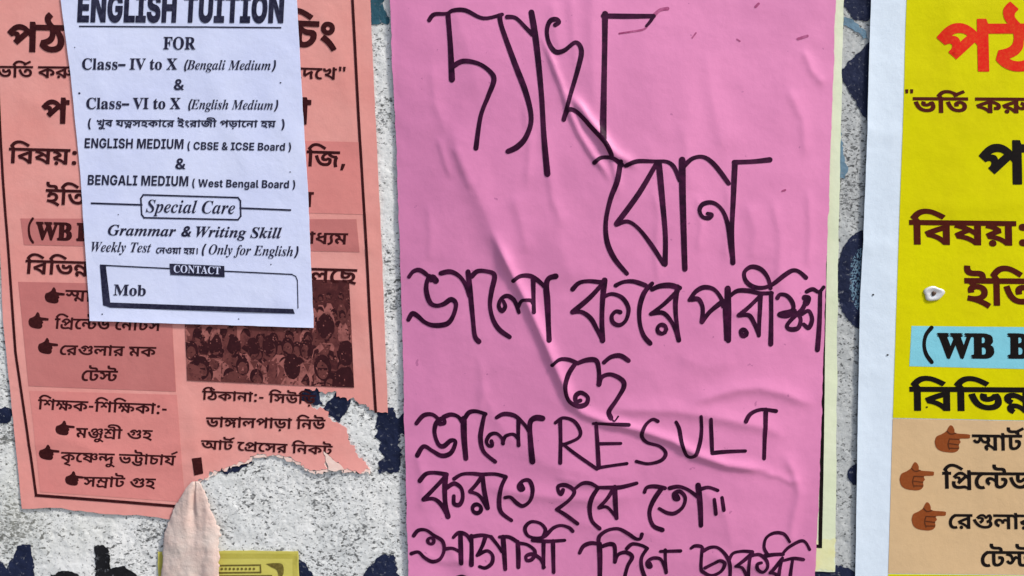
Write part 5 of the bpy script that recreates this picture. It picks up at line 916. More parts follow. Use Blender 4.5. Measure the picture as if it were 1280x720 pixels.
paint([(-12, 690), (0, 701), (9, 711), (22, 682), (29, 679.5), (39, 681), (42, 700), (46, 740), (30, 740), (-12, 740)], M['navy'], .5, 1)
paint(ell(83, 734, 24, 21, 30), M['black'], .4, 2)
paint([(118, 683), (123, 680.5), (130, 681), (135, 685), (138, 694), (139, 711), (148, 708.5), (158, 710), (168, 716), (176, 726), (176, 740), (121, 740), (119, 700)], M['black'], .5, 3)
paint([(374, 699), (382, 704), (389, 714), (394, 726), (396, 740), (360, 740), (366, 712)], M['navy'], .5, 4)
paint([(440, 740), (456, 716), (471, 697), (480, 692.5), (492, 693), (495, 697), (501, 740)], M['navy'], .5, 5)
paint([(471, 522), (476, 512), (484, 513), (490, 509), (494, 515), (495, 521), (515, 517), (515, 541), (500, 543), (499.5, 591), (474, 592), (474, 560), (472, 540)], M['navy'], 1.0, 6)
paint([(403, 512), (419, 491), (439, 501), (437, 508), (425, 528)], M['navy'], .6, 7)
paint([(371, 489), (378, 483), (392, 481), (402, 487), (402, 506), (388, 508), (378, 502)], M['navy'], .9, 8)
paint([(-10, 509), (6, 508), (13, 511), (16, 518), (14, 526), (6, 529), (-10, 528)], M['navy'], .7, 9)
paint([(463, -10), (480, -10), (480, 10), (487, 27), (484, 31), (464, 31)], M['teal'], .5, 10)
paint([(1040, -10), (1095, -10), (1095, 22), (1085, 26), (1068, 25), (1055, 9)], M['navy'], .5, 11)
paint([(1054, 22), (1064, 24), (1074, 31), (1083, 42), (1086, 50), (1079, 49), (1070, 40), (1060, 34), (1052, 33)], M['slate'], .4, 12)
paint([(1095, 44), (1073, 66), (1052, 88), (1053, 101), (1066, 122), (1084, 152), (1096, 160)], M['navy'], .5, 13)
paint([(1049, 158), (1052, 176), (1056, 200), (1060, 212), (1056, 224), (1049, 222), (1045, 190)], M['slate'], .3, 14)
paint(ell(1080, 350, 34, 62, 40), M['navy'], .5, 15)
paint(ell(1077, 350, 15, 40, 30), M['slate'], .4, 16)
paint(ell(1078, 593, 19, 15, 24), M['navy'], .4, 17)
paint([(1010, 711), (1042, 711), (1046, 706), (1062, 711), (1080, 716), (1080, 742), (1010, 742)], M['navy'], .6, 18)
paint([(268, 585), (276, 576), (286, 571), (310, 569), (316, 577), (300, 588), (280, 592)], M['navy'], .6, 19)


# ------------------------------------------------------------------ heights of the papers above the wall (metres)
def ridge(px, py, line, w, amp, side=1.6):
    """a crease: distance to a polyline; steep on its lower left, gentle on the other side; fades at the ends"""
    best = np.full(np.shape(px), 1e9)
    sgn = np.zeros(np.shape(px))
    along = np.zeros(np.shape(px))
    L = [0]
    for a, b in zip(line, line[1:]):
        L.append(L[-1] + math.dist(a, b))
    for k, (a, b) in enumerate(zip(line, line[1:])):
        dx, dy = b[0] - a[0], b[1] - a[1]
        ll = dx * dx + dy * dy
        t = np.clip(((px - a[0]) * dx + (py - a[1]) * dy) / ll, 0, 1)
        ex, ey = px - a[0] - t * dx, py - a[1] - t * dy
        d = np.hypot(ex, ey)
        m = d < best
        best = np.where(m, d, best)
        sgn = np.where(m, dx * ey - dy * ex, sgn)
        along = np.where(m, (L[k] + t * math.sqrt(ll)) / L[-1], along)
    ww = np.where(sgn > 0, w, w * side)
    fade = np.clip(np.minimum(along, 1 - along) * 5, 0, 1)
    fade = fade * fade * (3 - 2 * fade)
    return amp * 1e-3 * fade * (.55 * np.exp(-(best / ww) ** 2) + .45 * np.exp(-(np.sqrt(best ** 2 + 2.2) - 1.48) / (ww * .7)))


# line order runs so that the steep face looks down-left
PINK_RIDGES = [
    ([(672, 40), (684, 66), (700, 108), (710, 140), (722, 168), (738, 194), (752, 212), (766, 236)], 3.6, 1.2),
    ([(706, 112), (722, 136), (738, 158), (752, 178), (770, 196), (800, 212)], 5.5, 1.7),
    ([(716, 120), (734, 150), (752, 172), (762, 196), (768, 222), (772, 250)], 4, .9),
    ([(560, 150), (575, 190), (600, 250), (630, 320), (648, 352)], 15, 1.2),
    ([(612, 280), (634, 330), (660, 380), (680, 425), (696, 462), (712, 498), (738, 520)], 6, 2.3),
    ([(700, 490), (726, 512), (760, 524), (800, 534), (836, 546), (870, 565), (905, 577), (945, 583), (975, 592)], 5.5, 1.9),
    ([(735, 505), (770, 507), (841, 509), (902, 520), (955, 532), (990, 548)], 9, 1.1),
    ([(850, 503), (885, 492), (915, 484), (945, 482), (975, 489), (1000, 499), (1024, 506)], 8, 1.1),
    ([(600, 604), (640, 611), (700, 618), (750, 620), (800, 612)], 9, .9),
    ([(975, 560), (990, 590), (996, 615), (988, 650), (984, 690)], 6, .8),
    ([(742, -30), (738, 40), (740, 110), (744, 160)], 13, .7),
    ([(880, 60), (884, 110), (896, 170), (905, 200)], 12, .45),
    ([(850, 150), (856, 200), (858, 240)], 9, .4),
    ([(880, 690), (915, 700), (950, 704), (985, 715)], 10, .9),
    ([(640, 540), (680, 575), (740, 590), (800, 592)], 16, .7),
    ([(530, 640), (560, 680), (590, 720), (600, 760)], 14, .8),
    ([(690, 260), (700, 310), (720, 360)], 18, .5),
    ([(960, 330), (985, 380), (1000, 440)], 14, .5),
    ([(560, -20), (575, 30), (590, 80), (600, 130)], 20, .6),
    ([(812, 230), (820, 270), (816, 320), (822, 360)], 5, .4), ([(905, 225), (908, 270), (902, 330)], 6, .45), ([(868, 240), (872, 280), (868, 318)], 4, .35),
    ([(655, 120), (662, 180), (658, 240)], 5, .4), ([(676, 150), (684, 200), (690, 250), (706, 290)], 6, .55), ([(548, 170), (556, 200), (566, 226)], 4, .45), ([(566, 180), (580, 214), (590, 240)], 4, .45),
    ([(690, 0), (694, 40), (700, 76)], 9, .5), ([(712, -10), (716, 50), (722, 100)], 7, .5), ([(960, 240), (972, 300), (968, 360)], 6, .4), ([(1006, 230), (1010, 290), (1006, 340)], 5, .4),
    ([(536, 250), (540, 300), (536, 330)], 6, .35), ([(600, 440), (604, 480), (600, 520)], 5, .3), ([(880, 380), (920, 390), (960, 386)], 7, .4), ([(520, 690), (560, 700), (600, 694)], 5, .5),
    ([(520, 560), (530, 600), (528, 640)], 6, .45),
    ([(930, 250), (940, 290), (936, 330)], 8, .4),
    ([(700, 640), (760, 660), (830, 664)], 10, .5),
    ([(870, 600), (905, 640), (915, 690)], 9, .5),
    ([(540, 80), (545, 130), (560, 170)], 7, .4),
    ([(980, 110), (1000, 150), (1004, 200)], 6, .5),
    ([(1000, 60), (1012, 90), (1030, 110)], 5, .5),
    ([(690, 590), (730, 600), (770, 604)], 5, .5),
    ([(640, 240), (652, 280), (660, 320)], 8, .5),
    ([(840, 440), (880, 455), (920, 450)], 10, .4),
    ([(600, 470), (620, 520), (650, 560)], 12, .5),
    ([(950, 590), (970, 592), (985, 600), (1000, 597)], 3.5, .5),
]


def h_cream(px, py):
    return .0016 + wall_soft(px, py)


def h_pink(px, py):
    h = .0030 + .7 * wall_soft(px, py)
    # belly between pasted edges, shaped so upper right lights brighter, lower left darker
    h = h + .0125 * np.clip(1 - ((px - 770) / 275) ** 2, 0, 1) * np.clip(1 - ((py - 340) / 430) ** 2, 0, 1)
    for ln, w, a in PINK_RIDGES:
        h = h + ridge(px, py, ln, w * .9, a * 1.45)
    h = h + .0016 * vnoise(px / 150, py / 210, 21) + .0008 * vnoise(px / 60, py / 85, 22) + .0003 * vnoise(px / 26, py / 24, 23)
    # the right edge lifts a little and ripples
    e = np.clip((px - (1040 - .045 * py)) / 40 + .6, 0, 1)
    h = h + e * e * (.0010 + .0012 * vnoise(py / 45, px * 0 + 3.3, 24))
    return h


def wall_broad(px, py):
    X, Z = wall_xz(px, py)
    return 0.0009 * vnoise(X / .045, Z / .045, 1)


def h_red(px, py):
    h = .0016 + .8 * wall_broad(px, py) + .0007 * vnoise(px / 90, py / 120, 31) + .0004 * vnoise(px / 46, py / 52, 32)
    for ln, w, a in RED_RIDGES:
        h = h + ridge(px, py, ln, w, a)
    lift = np.clip((py - 560) / 45, 0, 1) * np.clip((px - 250) / 40, 0, 1)
    return h + .0022 * lift ** 2


RED_RIDGES = [([(-5, 566), (18, 560), (80, 548), (150, 575), (230, 580), (300, 560)], 7, .6), ([(240, 500), (246, 560), (238, 620)], 9, .6),
              ([(395, 0), (420, 60), (440, 140), (450, 210)], 12, .6), ([(385, 300), (420, 310), (478, 306)], 8, .5), ([(100, 590), (160, 570), (220, 556), (262, 548)], 7, .45),
              ([(440, 330), (452, 400), (470, 470)], 10, .6), ([(20, 120), (60, 140), (90, 138)], 9, .5)]


def h_flyer(px, py):
    h = h_red(px, py) * .8 + .0019 + .0006 * vnoise(px / 120, py / 110, 41) + .0012 * np.clip((py - 385) / 25, 0, 1) ** 2 * (.6 + vnoise(px / 70, py * 0, 42))
    for ln, w, a in (([(250, -20), (262, 90), (300, 180), (330, 260)], 16, .6), ([(90, 30), (130, 120), (150, 220)], 18, .5), ([(330, 100), (355, 160), (384, 200)], 10, .5),
                     ([(120, 330), (200, 322), (290, 330)], 14, .4), ([(352, 60), (362, 72), (368, 90)], 6, .35), ([(340, 370), (365, 385), (392, 384)], 9, .5)):
        h = h + ridge(px, py, ln, w, a)
    return h


def h_yellow(px, py):
    h = .0018 + .7 * wall_broad(px, py) + .0009 * vnoise(px / 110, py / 160, 51) + .0004 * vnoise(px / 50, py / 56, 52)
    e = np.clip((1110 - .03 * py - px) / 30, 0, 1)
    for ln, w, a in (([(1068, 150), (1090, 168), (1112, 172), (1128, 160)], 7, .5), ([(1070, 300), (1090, 312), (1116, 306)], 8, .45), ([(1066, 470), (1082, 462), (1108, 470)], 8, .4),
                     ([(1180, -20), (1192, 60), (1185, 130)], 14, .5), ([(1130, 250), (1190, 262), (1290, 250)], 12, .45), ([(1230, 480), (1240, 560), (1225, 640)], 14, .5)):
        h = h + ridge(px, py, ln, w, a)
    return h + .0016 * e * e * (.7 + vnoise(py / 90, px * 0, 53))


def h_leaf(px, py):
    return .0015 + wall_soft(px, py)


# ------------------------------------------------------------------ salmon coaching poster on the left
red = Thing('coaching_poster', 'torn salmon red poster with dark print, partly hidden under the white flyer', 'poster', 120, 640, h_red)
RED_OUT = [(-14, -30), (463, -30), (463, 0), (470, 150), (477, 300), (481, 400), (485, 516),
           (471, 515), (459, 508), (444, 500), (429, 496), (415, 490), (403, 489), (396, 484), (388, 486), (380, 489), (374, 491), (378, 501), (390, 508), (401, 508),
           (413, 522), (427, 531), (436, 546), (446, 566), (458, 580), (463, 586),
           (446, 588), (430, 585), (420, 577), (411, 568), (405, 566), (407, 576), (410, 585), (396, 587), (386, 585), (377, 577), (366, 572), (355, 569), (342, 567),
           (330, 566.5), (318, 569), (310, 574), (298, 578), (287, 582), (278, 584), (267, 590), (256, 597), (246, 602), (240, 606), (228, 624), (214, 649),
           (180, 644), (140, 642), (110, 639), (70, 634), (29, 635), (17, 520), (5, 400), (-2, 250), (-10, 100)]
amps = {i: 1.35 for i in range(6, 51)}
amps.update({i: .55 for i in range(50, 55)})
red.sheet('paper', [rough_edge(RED_OUT, 7, .15, 11, amps)], M['red_paper'], 0, 6, .0004)
# bare fibre showing along the tear
fib = [(-1, 0)]
TEAR = RED_OUT[24:50]
tr = random.Random(8)
fibre = [orient([a, b, (b[0] + tr.uniform(-1, 3), b[1] + tr.uniform(2, 6.5)), ((a[0] + b[0]) / 2 + tr.uniform(-2, 2), (a[1] + b[1]) / 2 + tr.uniform(2, 6)), (a[0] + tr.uniform(-2, 2), a[1] + tr.uniform(1.5, 5.5))]) for a, b in zip(TEAR, TEAR[1:]) if math.dist(a, b) > 2]
RI = M['red_ink']
red.sheet('panel', [rough_edge([(24, 352), (214, 356), (221, 489), (37, 482)], 3.5)], M['red_panel'], .0002, 6)
red.sheet('panel', [rough_edge([(27, 273), (446, 274), (450, 315), (31, 306)], 3.5)], M['red_panel'], .0002, 6)
red.sheet('panel', [rough_edge([(38, 488), (222, 493), (232, 627), (52, 614)], 3.5)], M['red_tint'], .0002, 6)
red.sheet('panel', [rough_edge([(376, 176), (452, 178), (456, 268), (378, 266)], 3.5)], M['red_tint'], .0002, 6)
red.sheet('border_line', band([(-2, 90), (5, 220), (21, 440), (34, 530), (47, 618)], 3.2) + band([(47, 618), (130, 624.5), (220, 632)], 3.6), RI, .00036, 8)
red.sheet('border_line', band([(438, -30), (441, 0), (449, 150), (458, 300), (463, 400), (470, 514)], 3.4), RI, .00036, 8)
t = red.text
t('পঠ', RI, 37, 64.5, 10, 84, .02, .03, fat=.5)
t('চিং', RI, 37, 62, None, 421, .04, .05, fat=.5)
t('ভর্তি করু', RI, 16, 97, -3, 92, .01, .03)
t('দেখে"', RI, 15.5, 98.5, 369, 432, .03, .05)
t('প', RI, 32, 154, 53, 87, .02, .04, fat=.4)
t('া', RI, 33, 155.5, None, 388, .02, .05, fat=.6)
t('বিষয়:', RI, 21.5, 204, 12, 97, .025, .05)
t('জি,', RI, 22, 208, 383, 432, .03, .06)
t('ইতি', RI, 21.5, 255.5, 58, 108, .03, .06)
t('ল', RI, 21, 259, None, 392, .03, .06)
red.sheet('text_line', ribbon(smooth_line([(42.5, 273), (38.5, 280), (37.5, 288), (39, 297), (42.5, 303)], 5), 3.0), RI, .00036, 6)
t('WB', RI, 21, 298.5, 46, 90, .03, .06, fat=1.3)
t('B', RI, 21, 300, 97, 115, .03, .06, fat=1.3)
t('াধ্যম', RI, 15.5, 304.5, 386, 435, .02, .07)
t('বিভিন্ন', RI, 19.5, 342, 32, 112, .03, .08)
t('লছে', RI, 20, 352.5, 388, 446, .03, .07)
t('স্মার্ট', RI, 15.5, 376, 82, 132, .03, .08)
t('প্রিন্টেড নোটস', RI, 14.5, 410.5, 69, 202, .02, .08)
t('রেগুলার মক', RI, 13.5, 443, 76, 196, .02, .08)
t('টেস্ট', RI, 15, 475.5, 103, 148, .02, .08)
t('শিক্ষক-শিক্ষিকা:-', RI, 14, 511, 48, 209, .04, .09)
t('মঞ্জুশ্রী গুহ', RI, 13.5, 546, 96, 191, .035, .09)
t('কৃষ্ণেন্দু ভট্টাচার্য', RI, 13.5, 576, 77, 222, .035, .09)
t('সম্রাট গুহ', RI, 13.5, 607, 105, 195, .03, .09)
t('ঠিকানা:- সিউড়ি', RI, 12.5, 499, 253, 395, .04, .06)
t('ডাঙ্গালপাড়া নিউ', RI, 13.5, 533, 258, 407, .02, .06)
t('আর্ট প্রেসের নিকট', RI, 12.5, 560.5, 252, 416, .045, .06)
red.sheet('print_mark', [[(241, 572), (253, 570.5), (255, 591), (244, 593.5)]], RI, .00036, 6)

HAND = [(0.0, .36), (.05, .15), (.2, .03), (.5, 0), (.65, .07), (.7, .2), (.68, .3), (.74, .4), (.71, .52), (.97, .55), (1.0, .62), (.97, .70), (.6, .72), (.56, .85), (.51, .97), (.44, 1.0), (.38, .9), (.33, .78), (.2, .66), (.05, .56)]
HAND_LINES = [[(.42, .5), (.7, .5)], [(.40, .33), (.68, .3)], [(.42, .16), (.68, .17)], [(.42, .5), (.38, .3), (.42, .12)], [(.35, .78), (.45, .68), (.6, .72)]]


def pointing_hand(th, x0, y0, x1, y1, fill, line, rot=.0):
    def at(p):
        x = x0 + p[0] * (x1 - x0)
        y = y1 - p[1] * (y1 - y0) + rot * (p[0] - .5) * (x1 - x0)
        return (x, y)
    q = smooth_line([at(p) for p in HAND + HAND[:1]], 3)[:-1]
    h = th.sheet('pointing_hand', [q], fill, .0004, 6)
    if line:
        th.sheet('finger_lines', [c for l in HAND_LINES for c in ribbon(smooth_line([at(p) for p in l], 3), (x1 - x0) * .03)], line, .00055, None, parent=h)
    return h


for b_ in ((57, 359, 82, 379), (37, 390, 62, 410.5), (49, 422, 74, 442), (71, 525, 95, 543), (50, 555, 76, 574), (83, 588, 106, 606)):
    pointing_hand(red, *b_, RI, None, .1)

# printed photograph of a crowd
Q = [(230, 346), (437, 350), (443, 484), (235, 475)]


def pq(u, v):
    a = (Q[0][0] + (Q[1][0] - Q[0][0]) * u, Q[0][1] + (Q[1][1] - Q[0][1]) * u)
    b = (Q[3][0] + (Q[2][0] - Q[3][0]) * u, Q[3][1] + (Q[2][1] - Q[3][1]) * u)
    return (a[0] + (b[0] - a[0]) * v, a[1] + (b[1] - a[1]) * v)


def crowd_photo():
    polys = []
    r = random.Random(5)

    def clampq(p):
        return pq(min(1, max(0, p[0])), min(1, max(0, p[1])))

    def put(pts, m):
        polys.append(([clampq(p) for p in pts], m))
    for row in range(7):
        v = .18 + row * .125
        s = .028 + .0062 * row
        n = int(1 / (s * 2.1))
        for k in range(n + 1):
            u = (k + .5 * (row % 2) + r.uniform(-.25, .25)) / n
            vv = v + r.uniform(-.03, .03)
            asp = 1.6 * (207 / 130) / 1.6
            shirt = r.choice((3, 3, 4, 4, 2, 0, 3))
            put([(u - s * 1.0, vv + .30), (u - s * .95, vv + .12), (u - s * .4, vv + .065), (u + s * .4, vv + .065), (u + s * .95, vv + .12), (u + s * 1.0, vv + .30)], shirt)
            if r.random() < .4:
                put([(u - s * .2, vv + .08), (u + s * .2, vv + .08), (u + s * .1, vv + .22), (u - s * .1, vv + .22)], r.choice((1, 4)))
            put(ell(u, vv, s * .62, s * .86 * asp, 14), 1)
            put(ell(u + r.uniform(-.15, .15) * s, vv + s * .30 * asp, s * .44, s * .6 * asp, 14), 2 if r.random() < .7 else 4)
    # the nearer people, larger
    def uv(x, y):
        return ((x / 5.69 + 225 - 232.5) / 207, (y / 5.69 + 390 - 349) / 130)
    for x, y, k, sh, veil in ((80, 300, 1.0, 4, 0), (250, 250, 1.05, 3, 0), (375, 245, 1.0, 2, 0), (520, 262, 1.0, 3, 0), (640, 250, 1.1, 4, 0), (765, 245, .9, 3, 0), (895, 262, 1.0, 3, 0),
                              (1040, 100, 1.25, 3, 0), (1170, 275, 1.1, 1, 1), (790, 385, 1.05, 3, 1), (1005, 385, 1.1, 1, 1), (440, 395, .95, 2, 0), (150, 420, 1.0, 1, 1)):
        X = lambda dx, dy: uv(x + dx * k, y + dy * k)
        put([X(-95, 300), X(-85, 130), X(-30, 85), X(30, 85), X(85, 130), X(95, 300)], sh)
        if sh == 3:
            put([X(-28, 88), X(28, 88), X(4, 150)], 2)
            put([X(-70, 150), X(-60, 140), X(-66, 290), X(-80, 290)], 4)
        hw = 56 if veil else 50
        put([X(hw * math.cos(q), -8 + (84 if veil else 72) * math.sin(q) + r.uniform(-4, 4)) for q in [i * math.pi / 9 for i in range(18)]], 1)
        put([X(36 * math.cos(q), 12 + 52 * math.sin(q)) for q in [i * math.pi / 8 for i in range(16)]], 2)
        put([X(-32, -6), X(32, -8), X(30, 8), X(-30, 10)], 1 if r.random() < .5 else 4)
        put([X(-4, 0), X(6, 0), X(8, 26), X(-6, 26)], 3 if r.random() < .4 else 2)
        put([X(-14, 40), X(14, 39), X(10, 48), X(-10, 48)], 4)
    # coarse dots of a cheap print
    for _ in range(800):
        u, v = r.random(), r.random()
        a_, b_ = r.uniform(.002, .007), r.uniform(.003, .010)
        put(ell(u, v, a_, b_, 5, 0), r.choice((0, 1, 2, 2, 4, 4, 3, 3)))
    verts, faces, mi = [], [], []
    V, F = triangulate([rough_edge(Q, 3.5)], 8)
    F = F[:, ::-1] if facing(V, F) else F
    verts += list(red.to3d(V, .00028))
    faces += [tuple(f) for f in F]
    mi += [0] * len(F)
    off = .0004
    for p, m in polys:
        p = orient(p)
        a = np.array(p)
        if np.ptp(a[:, 0]) < .25 or np.ptp(a[:, 1]) < .25:
            continue
        b = len(verts)
        verts += list(red.to3d(a, off))
        faces.append(tuple(range(b + len(p) - 1, b - 1, -1)))
        mi.append(m)
        off += .0000003
    return link('crowd_photo', verts, faces, [M['ph0'], M['ph1'], M['ph2'], M['ph3'], M['ph4']], red.o, mi)


crowd_photo()


# the torn bottom corner, curled forward so its bare back shows
def torn_flap():
    prof = [(0.0, 243, 249, 2), (.04, 238, 254, 4), (.1, 232, 257, 6), (.18, 226, 261, 8), (.28, 219, 266, 10), (.38, 214, 271, 11), (.47, 210, 276, 12), (.53, 208, 278.5, 13), (.57, 207, 277, 13), (.64, 206.5, 276, 14), (.85, 205, 277, 14), (1.0, 204, 276, 14), (1.25, 203, 275, 14)]
    nu, nv = 44, 100
    verts = []
    for j in range(nv + 1):
        v = 1.25 * j / nv
        k = max(i for i in range(len(prof) - 1) if prof[i][0] <= v + 1e-9)
        a, b = prof[k], prof[k + 1]
        f = (v - a[0]) / (b[0] - a[0])
        f = min(1, max(0, f))
        xl, xr, dep = [a[q] + (b[q] - a[q]) * f for q in (1, 2, 3)]
        py = 600 + 122 * v
        for i in range(nu + 1):
            u = i / nu
            jig = (1.6 * float(vnoise(v * 40 + 9 * float(vnoise(v * 7, .3, 66)), i * 0 + u * 3, 61)) if i in (0, nu) else 0)
            px = xl + (xr - xl) * u + jig * (2.2 if i == nu else 1.2)
            bulge = dep * (.20 * (1 - math.exp(-u / .08)) + .20 * math.sin(math.pi * min(u / .95, 1)) + .30 * max(0, u - .5) ** 1.2 + .10 * v)
            crease = -dep * .55 * math.exp(-((u - .50 - .08 * v) / .075) ** 2) * math.exp(-(max(0, v - .12) / .36) ** 2)
            rim = -dep * .12 * max(0, (u - .9) / .1) ** 2
            h = .0040 + (bulge + crease + rim) * .0007 + .0022 * float(vnoise(px / 14, py / 34, 62)) +   .0006 * float(vnoise(px / 5, py / 13, 63)) + .0002 * float(vnoise(px / 2.6, py / 4, 64))
            x, z = wall_xz(px, py)
            verts.append((float(x) - red.loc[0], -h, float(z) - red.loc[2]))
    w = nu + 1
    faces = [(j * w + i, (j + 1) * w + i, (j + 1) * w + i + 1, j * w + i + 1) for j in range(nv) for i in range(nu)]
    n = len(verts)
    verts += [(x, y + .00035, z) for x, y, z in verts]
    faces += [tuple(n + q for q in reversed(f)) for f in list(faces)]
    for j in range(nv):
        for i in (0, nu):
            a, b = j * w + i, (j + 1) * w + i
            faces.append((a, b, b + n, a + n) if i else (b, a, a + n, b + n))
    o = link('torn_flap', verts, faces, M['flap'], red.o)
    o['label'] = 'torn corner curled forward showing its bare whitish back'
    return o


torn_flap()
red.sheet('torn_edge', [orient(rough_edge(c, 2.5, .9, i)) for i, c in enumerate(fibre)], M['torn'], -.00035, 4)
# a scrap peeled back at the tear
red.sheet('torn_edge', [rough_edge([(405, 563), (412, 569), (424, 578), (431, 586), (418, 588), (411, 586), (408, 576)], 3, .5, 77)], M['torn'], .0004, 4)

# ------------------------------------------------------------------ white tuition flyer
fly = Thing('tuition_flyer', 'small white flyer with dark blue print pasted over the salmon poster', 'flyer', 254, 404, h_flyer)
fly.sheet('paper', [rough_edge([(77, -30), (371, -30), (372, 0), (379, 130), (386, 240), (393, 409), (300, 406), (200, 403), (114.5, 400.5), (103, 220), (90, 90), (78, 0)], 8, .12, 3)], M['flyer'], 0, 7, .0006)
FI = M['flyer_ink']
t = fly.text
t('ENGLISH TUITION', FI, 36, 28.5, 99, 355, .004, .05, fat=.35)
fly.sheet('rule_line', band([(102, 33.8), (228, 34.6), (352, 35.4)], 1.7), FI, .0003, 10)
t('FOR', FI, 15.5, 62.2, 206, 246, .01, .05, fat=.25)
t('Class– IV to X', FI, 14, 87.5, 105, 223, .0, .05, fat=.2)
t('(Bengali Medium)', FI, 12.5, 87.5, 232, 346, .005, .05)
t('&', FI, 14.5, 113, 219, 232, 0, .05)
t('Class– VI to X', FI, 14, 136.5, 110, 227, .0, .05, fat=.2)
t('(English Medium)', FI, 12.5, 136.5, 237, 349, .01, .05)
t('(', FI, 11, 160, 112, 116, 0, .05)
t('খুব যত্নসহকারে ইংরাজী পড়ানো হয়', FI, 9.2, 158.5, 123, 346, .005, .05)
t(')', FI, 11, 161, 353, 357, 0, .05)
t('ENGLISH MEDIUM', FI, 12.2, 185.2, 108, 231, .01, .06)
t('( CBSE & ICSE Board )', FI, 9.6, 187.2, 236, 365, .012, .06)
t('&', FI, 14.5, 211.5, 221, 234, 0, .06)
t('BENGALI MEDIUM', FI, 12.4, 231, 112, 237, .014, .06)
t('( West Bengal Board )', FI, 9.6, 233.5, 242, 370, .015, .06)
fly.sheet('rule_line', band([(117, 254), (179, 256)], 2.2), FI, .0003, 10)
fly.sheet('rule_line', band([(302, 260), (364, 262.5)], 2.2), FI, .0003, 10)
bx = [(181, 243.5), (299, 247), (302, 251), (302.5, 270), (299, 274.5), (182, 272), (179, 268), (178, 248), (181, 243.5)]
fly.sheet('care_box', band(bx, 2.0), FI, .0003, 10)
t('Special Care', FI, 16, 265, 184, 295, .02, .06)
t('Grammar & Writing Skill', FI, 13.2, 293.5, 137, 353, .018, .06, fat=.15)
t('Weekly Test', FI, 12.6, 314, 116, 191, .015, .06)
t('নেওয়া হয়।', FI, 8.4, 316.5, 197, 249, .015, .06)
t('( Only for English)', FI, 13, 317, 254, 374, .025, .06)
fly.sheet('number_box', band([(128, 331), (250, 337), (366, 342.5)], 1.6) + band([(366, 342.5), (371, 345), (373, 350), (374, 384)], 1.2)
          + [orient([(127, 331), (134.5, 331.5), (140, 377.5), (368, 385.5), (370, 391.5), (140, 384), (131, 381)])], FI, .0003, 10)
fly.sheet('contact_tag', [rough_edge([(214, 329), (282, 332), (282.5, 346), (215, 343)], 8)], FI, .0004, 10)
t('CONTACT', M['flyer'], 9.6, 340, 219, 277, .04, .05, off=.00055)
t('Mob', FI, 13.6, 368.3, 144, 184, .02, .06, fat=.2)
for i, (x, y, r_) in enumerate(((101.5, 117, 1.5), (352, 104, 1.1), (96, 60, .8), (364, 215, .9), (130, 392, 1.0), (300, 398, .9), (150, 268, .8), (340, 330, .9))):
    fly.sheet('speck', [ell(x, y, r_, r_ * .8, 8)], FI, .0003, None)

# ------------------------------------------------------------------ cream poster and the pink handwritten poster over it
cream = Thing('cream_poster', 'cream poster with a black border line, almost hidden behind the pink poster', 'poster', 1000, 714, h_cream)
cream.sheet('paper', [rough_edge([(560, -30), (1055, -30), (1054, 0), (1052, 100), (1049, 220), (1046.5, 340), (1045, 520), (1044, 640), (1043, 714), (1018, 713.5), (560, 716)], 8, .25, 5)], M['cream_paper'], 0, 10, .0004)
cream.sheet('stain', [rough_edge([(1010, 676), (1043, 672), (1042.5, 712), (1012, 712)], 4, .9, 6)], M['cream_stain'], .0001, 6)
cream.sheet('border_line', band([(1035, -30), (1034, 100), (1031, 300), (1028.5, 430), (1026, 600), (1024.5, 682)], 4.6) + band([(1024, 682), (960, 680.5)], 4.2), M['black_ink'], .0002, 10)

pink = Thing('handwritten_poster', 'large wrinkled pink poster with black handwriting in Bengali and the word RESULT', 'poster', 765, 735, h_pink)
pink.sheet('paper', [rough_edge([(486, -34), (1045, -34), (1043, 0), (1040, 90), (1035, 200), (1031, 320), (1027, 440), (1024, 540), (1020.5, 640), (1018, 700), (1016, 760), (512, 760), (511, 720), (508, 600), (505, 480), (501.5, 350), (496.5, 200), (490, 60), (488, 0)], 5, .3, 9)], M['pink_paper'], 0, 2.7, .0005)


def hand_line(strokes, name='handwritten_line', mat=None, off=.00028):
    cs = []
    for crop, w, p in strokes:
        x0, y0, s = crop
        q = [(x0 + a / s, y0 + b / s) for a, b in p]
        cs += ribbon(smooth_line(q, 5), w * .93, .11)
    return pink.sheet(name, cs, mat or M['marker'], off, 2.9)


def ring(cx, cy, r, tail=None):
    p = [(cx + r * math.cos(a), cy + r * math.sin(a)) for a in [i * math.pi / 4 for i in range(10)]]
    return p


A, B, C_, D_, E_, F_, G_, H_, I_, J_ = (520, 0, 3.2), (720, 180, 4.365), (500, 325, 6.26), (700, 325, 6.26), (850, 325, 5.758), (510, 430, 4.414), (690, 430, 4.414), (510, 580, 5.145), (680, 580, 5.142), (840, 600, 5.818)
w = 7.0
hand_line([
    (A, 5.5, [(55, 85), (75, 62), (125, 60), (150, 48), (200, 48), (270, 80), (345, 65)]), (A, 7.6, [(130, 65), (140, 190), (146, 322)]),
    (A, 6.4, [(150, 270), (190, 250), (250, 260), (295, 290), (313, 325), (290, 390), (260, 470), (242, 595)]),
    (A, 7.2, [(335, 70), (345, 120), (395, 260), (440, 380), (460, 480), (440, 550), (405, 590), (368, 608)]),
    (A, 5.8, [(365, 75), (400, 80), (440, 120), (465, 145)]), (A, 7.6, [(461, 57), (480, 180), (500, 380), (510, 550), (523, 697)]),
    (A, 6.2, [(555, 108), (570, 98), (560, 86), (535, 92), (522, 130), (530, 180), (555, 215), (590, 210), (635, 178), (658, 210), (645, 280), (610, 400), (588, 483)]),
    (A, 5.8, [(588, 480), (605, 445), (640, 455), (700, 520), (750, 575), (775, 625)]), (A, 8.0, [(752, 64), (750, 200), (745, 400), (742, 560)]),
    (A, 6.4, [(745, 72), (850, 73), (945, 72)]), (A, 4.2, [(945, 72), (930, 95), (915, 112)]),
])
